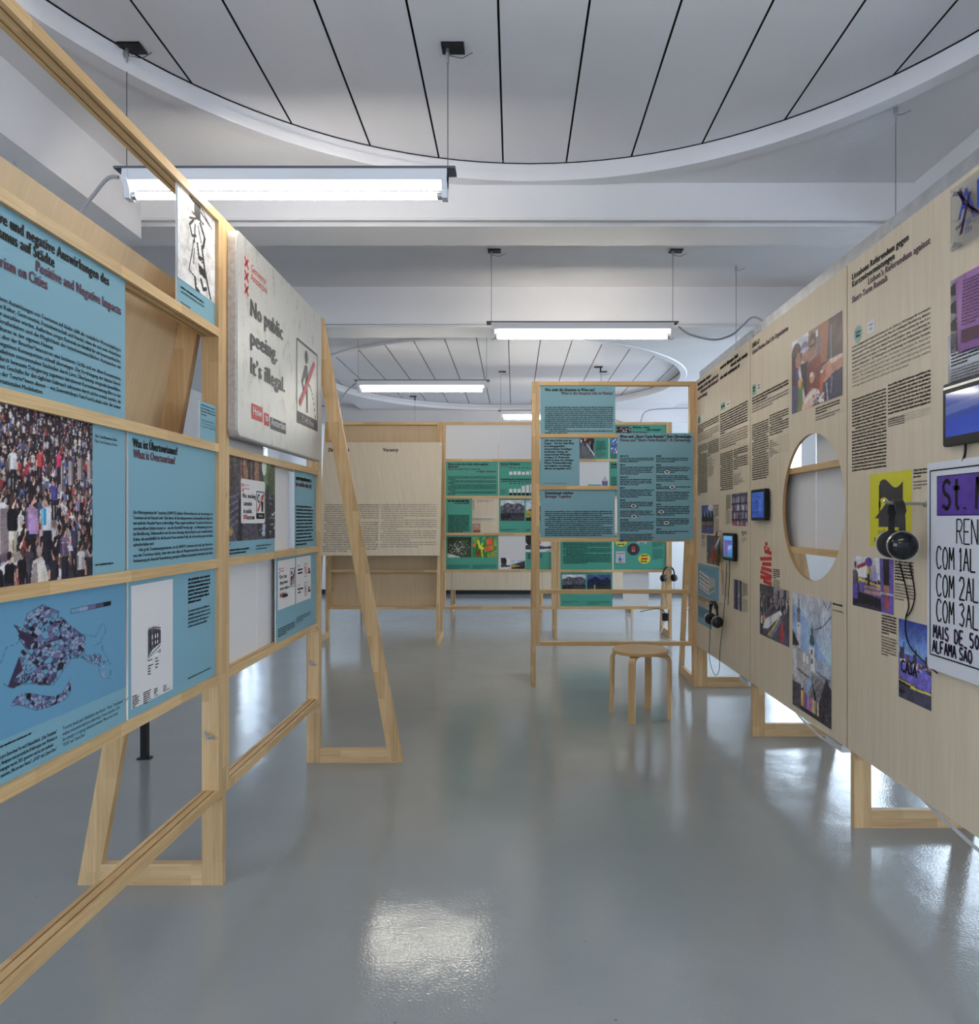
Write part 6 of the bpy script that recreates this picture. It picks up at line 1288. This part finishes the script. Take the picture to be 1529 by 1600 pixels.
# rainbow cloth on a pin
e = empty('rainbow_cloth', place('R1', 0.655, -0.015, 1.245), FR['R1'][1]); tag(e, 'folded rainbow cloth hanging from a pin beside the wall tablet', 'cloth')
RB_C = [(0.50,0.06,0.04),(0.58,0.12,0.02),(0.30,0.04,0.03),(0.50,0.14,0.02),(0.07,0.12,0.06)]
for k, c in enumerate(RB_C):
    m = mat('cloth_%d' % k, c, 0.8); B = MB(); n = 7
    for i in range(n+1):
        t = i/n; cx = -0.004+0.002*k+(-0.10+0.040*k)*t; w = 0.006+0.026*t; yy = -0.026-0.012*math.sin(t*3)-0.003*(k % 2)
        B.v += [(cx-w, yy, -0.215*t), (cx+w, yy-0.010, -(0.235-0.01*k)*t)]
    for i in range(n): B.f.append((2*i, 2*i+1, 2*i+3, 2*i+2)); B.m.append(0)
    o = B.build('cloth_fold', m, e, smooth=True); md = o.modifiers.new('thickness', 'SOLIDIFY'); md.thickness = 0.002
MB().tube([(0,0,0),(0,-0.03,0.0),(0.002,-0.05,0.006)], 0.003, 6).build('pin', CHROME, e); MB().tube([(0.04,-0.02,-0.2),(0.045,-0.015,-0.36)], 0.004, 6).build('stick', PINE_Z, e)

# monitor, papers, acrylic plate and protest sign on the nearest board (they run out of the picture)
def img_film():
    p = Pic(60, 40, (50,70,150), 3); p.grad((60,80,150),(40,60,150)); p.poly([(0,0.62),(0.5,0.55),(1,0.5),(1,1),(0,1)],(46,70,170)); p.poly([(0,0.3),(1,0.1),(1,0.3),(0,0.5)],(110,120,170),0.6); return p.a
e = empty('monitor', place('R3', 0.712, -0.015, 1.560), FR['R3'][1]); tag(e, 'black wall monitor showing a blue film, on the nearest plywood board', 'monitor')
link('casing', _fix(MB().prism(rrect(0.42, 0.205, 0.010, 4), 'y', -0.032, -0.012).mesh('casing', BLACKP)), e, bevel=0.003); MB().box(0.12, 0.3, -0.012, 0, 0.06, 0.15).build('wall_mount', BLACKP, e)
MB().box(0.006, 0.414, -0.033, -0.032, 0.186, 0.194).build('bezel_strip', CHROME, e)  # bright strip modelled in place of the lamp's reflection on the black bezel
s = Sheet(e, 0, 0, -0.032); s.photo(img_film(), 0.018, 0.030, 0.402, 0.172, 'screen', 'screen showing a blue picture', SCREEN, 0.0012, gain=1.0); s.done()
MB().tube(smooth_path([(0.10,-0.02,0.004),(0.10,-0.022,-0.03),(0.085,-0.02,-0.055),(0.065,-0.015,-0.08)]), 0.004, 8).build('power_cable', BLACKP, e, smooth=True)
def sheet_paper(name, u0, u1, v0, v1, y, m, label, tilt=0.0, curl=0.0):
    n = 8; B = MB(); w, h = u1-u0, v1-v0
    for i in range(n+1):
        t = i/n; B.v += [(w*t, -curl*math.sin(t*math.pi*0.8), 0), (w*t, -curl*0.6*math.sin(t*math.pi*0.8), h)]
    for i in range(n): B.f.append((2*i, 2*i+2, 2*i+3, 2*i+1)); B.m.append(0)
    o = B.build(name, m, None, place('R3', u0, -0.015-y, v0), FR['R3'][1], smooth=True); o.rotation_euler = (0, tilt, FR['R3'][1])
    md = o.modifiers.new('thickness', 'SOLIDIFY'); md.thickness = 0.0008; md.offset = 1.0
    tag(o, label, 'paper'); return o
o = sheet_paper('letter', 0.694, 0.90, 1.770, 1.93, 0.002, CORRUG, 'white letter pinned above the wall monitor'); s = Sheet(o, 0.694, 1.770, -0.001); s.greek(0.712, 0.885, 1.858, 4, 0.009, 0.011, INK, 'body_text', 800, dens=1.4); s.greek(0.712, 0.885, 1.81, 6, 0.008, 0.0095, INKG, 'body_text', 801, last=0.9); s.done()
def pic_bw():
    p = Pic(40, 60, (120,112,128), 4); K = (26,20,34)
    for y in (0.1,0.34,0.58): p.ell(0.35,y+0.05,0.4,0.10,K); p.ell(0.4,y,0.18,0.05,(210,206,214)); p.ell(0.7,y+0.08,0.16,0.05,(190,184,196))
    p.rect(0,0.74,1,1,(60,52,70)); p.noise(0.1,3,0.74,1); p.rect(0.2,0.8,0.35,1,K); p.noise(0.04,1); return p.a
o = sheet_paper('photocopy', 0.712, 0.86, 1.868, 2.108, 0.004, PAPER, 'black and white photocopy tucked behind the lilac leaflet'); s = Sheet(o, 0.712, 1.868, -0.001); s.photo(pic_bw(), 0.713, 1.869, 0.859, 2.107); s.done()
o = sheet_paper('leaflet', 0.752, 0.91, 1.858, 2.10, 0.006, PINKP, 'back lilac leaflet of the two on the nearest plywood board', -0.05, 0.004)
o = sheet_paper('leaflet', 0.775, 0.95, 1.860, 2.105, 0.012, PINKP, 'front printed lilac leaflet of the two on the nearest plywood board', 0.06, 0.008); s = Sheet(o, 0.775, 1.860, -0.010); s.greek(0.79, 0.93, 2.075, 14, 0.0085, 0.0105, INKP, 'body_text', 803, dens=1.3); s.rect(0.79, 1.885, 0.94, 1.925, INKP, 'picture'); s.done()
def acrylic():
    m = bpy.data.materials.new('clear_acrylic'); m.use_nodes = True; nt = m.node_tree; N = nt.nodes
    for n in list(N): N.remove(n)
    o = N.new('ShaderNodeOutputMaterial'); t = N.new('ShaderNodeBsdfTransparent'); g = N.new('ShaderNodeBsdfGlossy'); g.inputs['Roughness'].default_value = 0.03; t.inputs[0].default_value = (0.86, 0.88, 0.90, 1)
    mx = N.new('ShaderNodeMixShader'); mx.inputs[0].default_value = 0.10; nt.links.new(t.outputs[0], mx.inputs[1]); nt.links.new(g.outputs[0], mx.inputs[2]); nt.links.new(mx.outputs[0], o.inputs[0]); return m
e = empty('acrylic_plate', place('R3', 0.744, -0.015, 2.190), FR['R3'][1]); tag(e, 'clear acrylic door plate with a blue letter A crossed out in pen', 'plate')
MB().box(0, 0.30, -0.026, -0.020, 0, 0.20).build('sheet', acrylic(), e)
for x in (0.016, 0.284):
    for z in (0.018, 0.182): MB().cyl((x, 0, z), (x, -0.020, z), 0.007, n=12).build('standoff', CHROME, e, smooth=True); MB().cyl((x, -0.026, z), (x, -0.031, z), 0.0085, n=12).build('standoff_cap', CHROME, e, smooth=True)
PBL = mat('plate_blue', (0.01, 0.05, 0.40), 0.4); PEN = mat('pen_violet', (0.05, 0.01, 0.12), 0.5)
s = Sheet(e, 0, 0, -0.0262); s.text('AL', 0.04, 0.085, 0.125, PBL, 'letters'); s.text('Alojamento', 0.055, 0.062, 0.022, PBL, 'letters'); s.text('731', 0.075, 0.028, 0.024, PBL, 'letters', bold=2); s.greek(0.03, 0.06, 0.058, 1, 0.02, 0.02, PEN, 'pen_marks', 805, last=1)
rq = random.Random(9)
for k in range(14):
    a = 0.05+rq.uniform(-0.012, 0.012); s.line([(a, 0.178+rq.uniform(-0.012, 0.01)), (0.075+rq.uniform(-0.01, 0.01), 0.13), (0.135+rq.uniform(-0.02, 0.02), 0.07+rq.uniform(-0.01, 0.01))], 0.0022, PEN, 'pen_marks', 0.0014)
for k in range(8): s.line([(0.098+rq.uniform(-0.01, 0.01), 0.15), (0.055+rq.uniform(-0.008, 0.008), 0.035)], 0.0025, PEN, 'pen_marks', 0.0016)
s.done()
# protest sign
pu0, pu1, pv0, pv1 = 0.612, 1.22, 0.815, 1.515
e = empty('protest_sign', place('R3', pu0, -0.015, pv0), FR['R3'][1]); tag(e, 'white hand-lettered protest sign with a violet heading on the nearest plywood board', 'sign')
link('board', _fix(MB().prism(rrect(pu1-pu0, pv1-pv0, 0.012, 3), 'y', -0.024, -0.004).mesh('board', CORRUG)), e); MB().box(0.1, 0.5, -0.004, 0, 0.1, 0.6).build('spacer', WHITEP, e)
s = Sheet(e, pu0, pv0, -0.024)
s.line([(0.630,0.865),(0.630,1.488),(1.20,1.488),(1.20,0.865),(0.630,0.865)], 0.005, INK, 'border')
s.rect(0.668, 1.335, 1.18, 1.468, INK, 'heading_box'); s.rect(0.671, 1.338, 1.177, 1.465, PURPLE, 'heading_box', 0.0009)
def hand(t, u, v, h, m, wd=0.6, w=0.005, name='hand_lettering', sp=0.3):
    """thin marker capitals drawn as strokes"""
    G = {'C':[[(1,.85),(.7,1),(.3,1),(0,.7),(0,.3),(.3,0),(.7,0),(1,.15)]],'O':[[(.5,1),(.1,.8),(0,.4),(.3,0),(.7,0),(1,.4),(.9,.8),(.5,1)]],'M':[[(0,0),(.1,1),(.5,.4),(.9,1),(1,0)]],'A':[[(0,0),(.5,1),(1,0)],[(.2,.38),(.8,.38)]],'L':[[(0,1),(0,0),(.9,0)]],'R':[[(0,0),(0,1),(.7,1),(1,.8),(.7,.52),(0,.52)],[(.4,.52),(1,0)]],'E':[[(1,1),(0,1),(0,0),(1,0)],[(0,.5),(.8,.5)]],'N':[[(0,0),(0,1),(1,0),(1,1)]],'D':[[(0,0),(0,1),(.6,.9),(1,.5),(.6,.05),(0,0)]],'I':[[(.5,0),(.5,1)]],'S':[[(1,.85),(.6,1),(.1,.85),(.2,.55),(.8,.45),(1,.2),(.6,0),(0,.15)]],'F':[[(0,0),(0,1),(1,1)],[(0,.5),(.8,.5)]],'T':[[(.5,0),(.5,1)],[(0,1),(1,1)]],'t':[[(.5,1),(.5,.1),(.8,0)],[(.1,.7),(.9,.7)]],'1':[[(.1,.8),(.5,1),(.5,0)],[(.1,0),(.9,0)]],'2':[[(0,.8),(.3,1),(.8,.95),(.9,.65),(0,0),(1,0)]],'3':[[(0,.9),(.6,1),(.9,.78),(.4,.55),(.95,.3),(.6,0),(0,.1)]],'5':[[(.9,1),(.1,1),(.05,.58),(.6,.62),(.95,.35),(.6,0),(0,.08)]],'0':[[(.5,1),(.1,.7),(.1,.3),(.5,0),(.9,.3),(.9,.7),(.5,1)]],'Ã':[[(0,0),(.5,.9),(1,0)],[(.2,.34),(.8,.34)],[(.1,1.05),(.35,1.15),(.6,1.02),(.9,1.12)]],'-':[[(0,.45),(1,.45)]],'.':[[(.4,0),(.5,.06)]],'J':[[(1,1),(1,.2),(.6,0),(0,.15)]]}
    x = u; g = h*wd*sp
    for ch in t:
        if ch == ' ': x += h*wd*0.75; continue
        cw = h*wd*(0.5 if ch in 'I.1' else 1.0)
        for st in G[ch]: s.line([(x+a*cw, v+b*h) for a, b in st], w, m, name, 0.0014)
        x += cw+g
hand('St. MARIA', 0.700, 1.355, 0.098, INK, 0.42, 0.014, 'heading_lettering', 0.3); hand('RENDAS', 0.775, 1.245, 0.078, INK, 0.36)
for t, v in (('COM 1AL', 1.160), ('COM 2AL', 1.068), ('COM 3AL -', 0.984)): hand(t, 0.668, v, 0.072, INK, 0.36, 0.006)
IV = mat('violet_ink', (0.02, 0.01, 0.05), 0.5); hand('MAIS  DE  50', 0.650, 0.924, 0.044, IV, 0.42, 0.008); hand('ALFAMA SÃO', 0.645, 0.876, 0.040, IV, 0.42, 0.008)
s.done()
# power strips and white cables under the right wall
def power_strip(loc, rz, L, label):
    e = empty('power_strip', loc, rz); tag(e, label, 'power strip')
    link('body', _fix(MB().prism([(-0.022,0),(0.022,0),(0.022,0.03),(0.014,0.036),(-0.014,0.036),(-0.022,0.03)], 'x', 0, L).mesh('body', WHITEP)), e, bevel=0.003)
    for k in range(int(L/0.055)): MB().lathe([(0.0005,0.0365),(0.015,0.0365),(0.017,0.038),(0.018,0.036)], (0.035+k*0.055,0,0), 14).build('socket', BLACKP if k == 0 else WHITEP, e, smooth=True)
    return e
power_strip((1.50, 3.18, 0.27), H90, 0.17, 'white power strip hanging under the plywood board with the round hole'); power_strip((1.50, 4.46, 0.27), H90, 0.16, 'white power strip hanging under the farthest plywood board')
for x, y in ((1.50, 3.31), (1.50, 3.55), (1.52, 4.41), (1.52, 4.60)): pass
def cable(name, pts, r, m, label, group=None):
    o = MB().tube(smooth_path(pts), r, 8).build(name, m, None, smooth=True); tag(o, label, 'cable', group); return o
cable('power_cable', [(1.50,3.85,0.34),(1.50,3.75,0.30),(1.50,3.62,0.275),(1.50,3.50,0.262),(1.50,3.42,0.258),(1.50,3.30,0.262)], 0.0045, WHITEP, 'white cable sagging under the board with the round hole')
cable('power_cable', [(1.50,2.75,0.33),(1.50,2.6,0.30),(1.50,2.45,0.275),(1.50,2.2,0.25),(1.50,1.9,0.27)], 0.006, WHITEP, 'white cable sagging under the nearest plywood board')

# headphones and socket on the far green frame
HP3 = place('F3', 1.235, -0.05, 0.80)
peg('F3', 1.235, 0.79, 0.08, 'small metal hook on the right post of the far green frame', y=0.0)
headphones('small black headphones on the far green frame behind the stool frame', HP3, 0.5, 0.15, 0.10, cable=[[(0.079,0,-0.16),(0.09,0.03,-0.3),(0.06,0.06,-0.42)]])
e = empty('power_adapter', place('F3', 1.20, -0.03, 0.20), 0.3); tag(e, 'black power adapter dangling below the far green frame', 'adapter'); MB().box(-0.03, 0.03, -0.02, 0.02, 0, 0.085).build('body', BLACKP, e, bevel=0.004)
MB().tube(smooth_path([(0.0,0,0.085),(-0.03,0.02,0.12),(-0.12,0.02,0.135),(-0.3,0.02,0.11)]), 0.004, 6).build('lead', BLACKP, e, smooth=True); MB().tube(smooth_path([(0.0,0,0.0),(-0.03,0,-0.08),(-0.06,0.01,-0.15),(-0.03,0.02,-0.10),(0.0,0.01,-0.02)]), 0.004, 6).build('loop', WHITEP, e, smooth=True)

# ================================================================== STOOL
st = empty('stool', (0.853, 4.76, 0), math.radians(-26)); tag(st, 'round birch stool with four bent legs standing in the aisle', 'stool')
MB().lathe([(0.0005,0.428),(0.165,0.428),(0.185,0.430),(0.188,0.436),(0.188,0.449),(0.185,0.452),(0.0005,0.452)], (0,0,0), 56).build('seat', wood_mat('stool_seat_veneer','X',(0.70,0.46,0.22),(0.66,0.42,0.19),(0.2,0.1,0.04),block=False,rough=0.3,gscale=0.4,contrast=0.6), st, smooth=True)
prof_o = [(0.055,0.4275),(0.155,0.4275)]+[(0.155+0.052*math.sin(a), 0.3755+0.052*math.cos(a)) for a in [math.pi/2*k/8 for k in range(1, 9)]]+[(0.213,0.0)]
prof_i = [(0.055,0.410),(0.155,0.408)]+[(0.155+0.032*math.sin(a), 0.3755+0.032*math.cos(a)) for a in [math.pi/2*k/8 for k in range(1, 9)]]+[(0.192,0.0)]
B = MB(); n = len(prof_o)
for w in (-0.022, 0.022): B.v += [(r, w, z) for r, z in prof_o]+[(r, w, z) for r, z in prof_i]
for i in range(n-1): B.f += [(i, i+1, n+i+1, n+i), (2*n+i, 3*n+i, 3*n+i+1, 2*n+i+1), (i, 2*n+i, 2*n+i+1, i+1), (n+i, n+i+1, 3*n+i+1, 3*n+i)]
B.f += [(0, n, 3*n, 2*n), (n-1, 3*n-1, 4*n-1, 2*n-1)]; B.m = [0]*len(B.f)
LG_ = _fix(B.mesh('leg', BIRCH))
for k in range(4): link('leg', LG_, st, rz=k*H90)

# black steel post beyond the left frame
e = empty('steel_post', (-2.045, 3.90, 0)); tag(e, 'black steel post with a foot plate on the floor beyond the left frame', 'post')
MB().box(-0.035, 0.035, -0.02, 0.02, 0, 0.008).build('foot_plate', BLACKP, e); MB().box(-0.017, 0.017, -0.017, 0.017, 0.008, 1.15).build('upright', BLACKP, e); MB().box(-0.03, 0.03, -0.03, 0.03, 1.15, 1.165).build('cap', BLACKP, e)

# ================================================================== FLUORESCENT LAMPS
def lamp(x0, y, label, zt=3.031, cab=None, anchor_plate=True, L=1.22):
    zb = 2.480
    e = empty('fluorescent_lamp', (x0, y, zb)); tag(e, label, 'lamp')
    hs = [(-0.032,0.097),(-0.034,0.056),(-0.003,0.034),(0.003,0.034),(0.034,0.056),(0.032,0.097)]
    link('housing', _fix(MB().prism(hs, 'x', 0.03, L-0.03).mesh('housing', LAMPW)), e)
    MB().box(0, L, -0.034, 0.034, 0.097, 0.105).build('top_plate', LAMPT, e)
    for x in (0.03, L-0.05): link('end_cap', _fix(MB().prism([(-0.033,0.096),(-0.038,0.058),(-0.020,0.030),(-0.018,-0.002),(0.018,-0.002),(0.020,0.030),(0.038,0.058),(0.033,0.096)], 'x', x, x+0.02).mesh('end_cap', LAMPW)), e)
    t = MB().cyl((0.068, 0, 0.0125), (L-0.068, 0, 0.0125), 0.0125, n=16).build('tube', TUBE, e, smooth=True)
    for x in (0.05, L-0.068): MB().cyl((x, 0, 0.0125), (x+0.018, 0, 0.0125), 0.0135, n=16).build('tube_end', CHROME, e, smooth=True)
    for x in (0.03, L-0.03):
        h = zt-zb
        MB().cyl((x, 0, 0.105), (x, 0, h-0.03), 0.0016, n=6).build('suspension_wire', WIRE, e)
        g = MB().cyl((x, 0, h-0.06), (x, 0, h-0.03), 0.005, n=10).cyl((x, 0, h-0.03), (x, 0, h-0.008), 0.0075, n=10).build('wire_gripper', CHROME, e)
        if anchor_plate:
            MB().box(x-0.022, x+0.060, -0.03, 0.03, h-0.008, h).build('anchor_plate', BLACKP, e); MB().tube([(x, 0, h-0.03), (x+0.05, 0.01, h-0.035), (x+0.09, 0.0, h-0.02)], 0.0016, 5).build('wire_tail', WIRE, e)
    if cab: MB().tube(smooth_path([Vector(p)-Vector((x0, y, zb)) for p in cab]), 0.0065, 8).build('supply_cable', CABLEG, e, smooth=True)
    return e
lamp((185-803)*2.545/1100, 2.545, 'nearest fluorescent lamp hanging at upper left', cab=[(-1.43,2.545,2.56),(-1.47,2.545,2.555),(-1.53,2.55,2.49),(-1.60,2.56,2.42),(-1.70,2.58,2.41),(-1.85,2.6,2.64)])
lamp((760-803)*4.5/1100, 4.5, 'second fluorescent lamp, hanging between the two ceiling beams', zt=3.045, cab=[(1.05,4.5,2.56),(1.12,4.5,2.51),(1.27,4.5,2.475),(1.38,4.5,2.50),(1.44,4.46,2.545),(1.475,4.35,2.575),(1.50,4.2,2.50)])
lamp((554-803)*6.36/1100, 6.36, 'third fluorescent lamp, left under the far round plank ceiling', cab=[(-1.43,6.36,2.56),(-1.5,6.36,2.5),(-1.6,6.36,2.38),(-1.75,6.4,2.36),(-2.3,6.4,2.5)])
lamp((778-803)*8.1/1100, 8.1, 'farthest visible fluorescent lamp, partly behind the stool frame', cab=[(1.04,8.1,2.56),(1.2,8.15,2.47),(1.45,8.2,2.45),(1.6,8.3,2.62),(2.3,8.4,2.66)])
lamp(-0.18, 0.62, 'fluorescent lamp above the camera, next before the nearest one in view'); lamp(-1.43, -1.35, 'fluorescent lamp behind the camera', zt=3.045)
# suspension wires of the cable tray
for i, (x, y, z1, zt, lb) in enumerate(((1.506, 2.78, 2.49, 2.949, 'thin steel wire holding the cable tray over the nearest plywood board'), (1.506, 4.78, 2.49, 3.044, 'thin steel wire holding the cable tray over the farthest plywood board'))):
    e = empty('suspension_wire', (x, y, z1)); tag(e, lb, 'wire')
    MB().cyl((0,0,0), (0,0,zt-z1-0.03), 0.0014, n=6).build('wire', WIRE, e); MB().cyl((0,0,zt-z1-0.055), (0,0,zt-z1-0.025), 0.005, n=10).cyl((0,0,zt-z1-0.025), (0,0,zt-z1), 0.0085, n=12).build('gripper', CHROME, e); MB().tube([(0,0,zt-z1-0.03), (0.03,0,zt-z1-0.025), (0.06,0,zt-z1-0.01)], 0.0013, 5).build('wire_tail', WIRE, e)
# extra hangers on the far plank ceiling
for px, py, lb in ((648, 622, 'small ceiling hanger left on the far plank ceiling'), (938, 576, 'small ceiling hanger right on the far plank ceiling')):
    d = (3.031-1.32)*1100/(813-py+3); x = (px-803)*d/1100
    e = empty('ceiling_hanger', (x, d, 3.031)); tag(e, lb, 'hanger'); MB().box(-0.07, 0.02, -0.025, 0.025, -0.01, 0).build('anchor_plate', BLACKP, e); MB().cyl((0,0,-0.01), (0,0,-0.06), 0.008, n=8).build('gripper', BLACKP, e); MB().cyl((0,0,-0.06), (0,0,-0.52), 0.0016, n=6).build('wire', WIRE, e)

for c, ob in _fc.values(): bpy.data.objects.remove(ob); bpy.data.curves.remove(c)
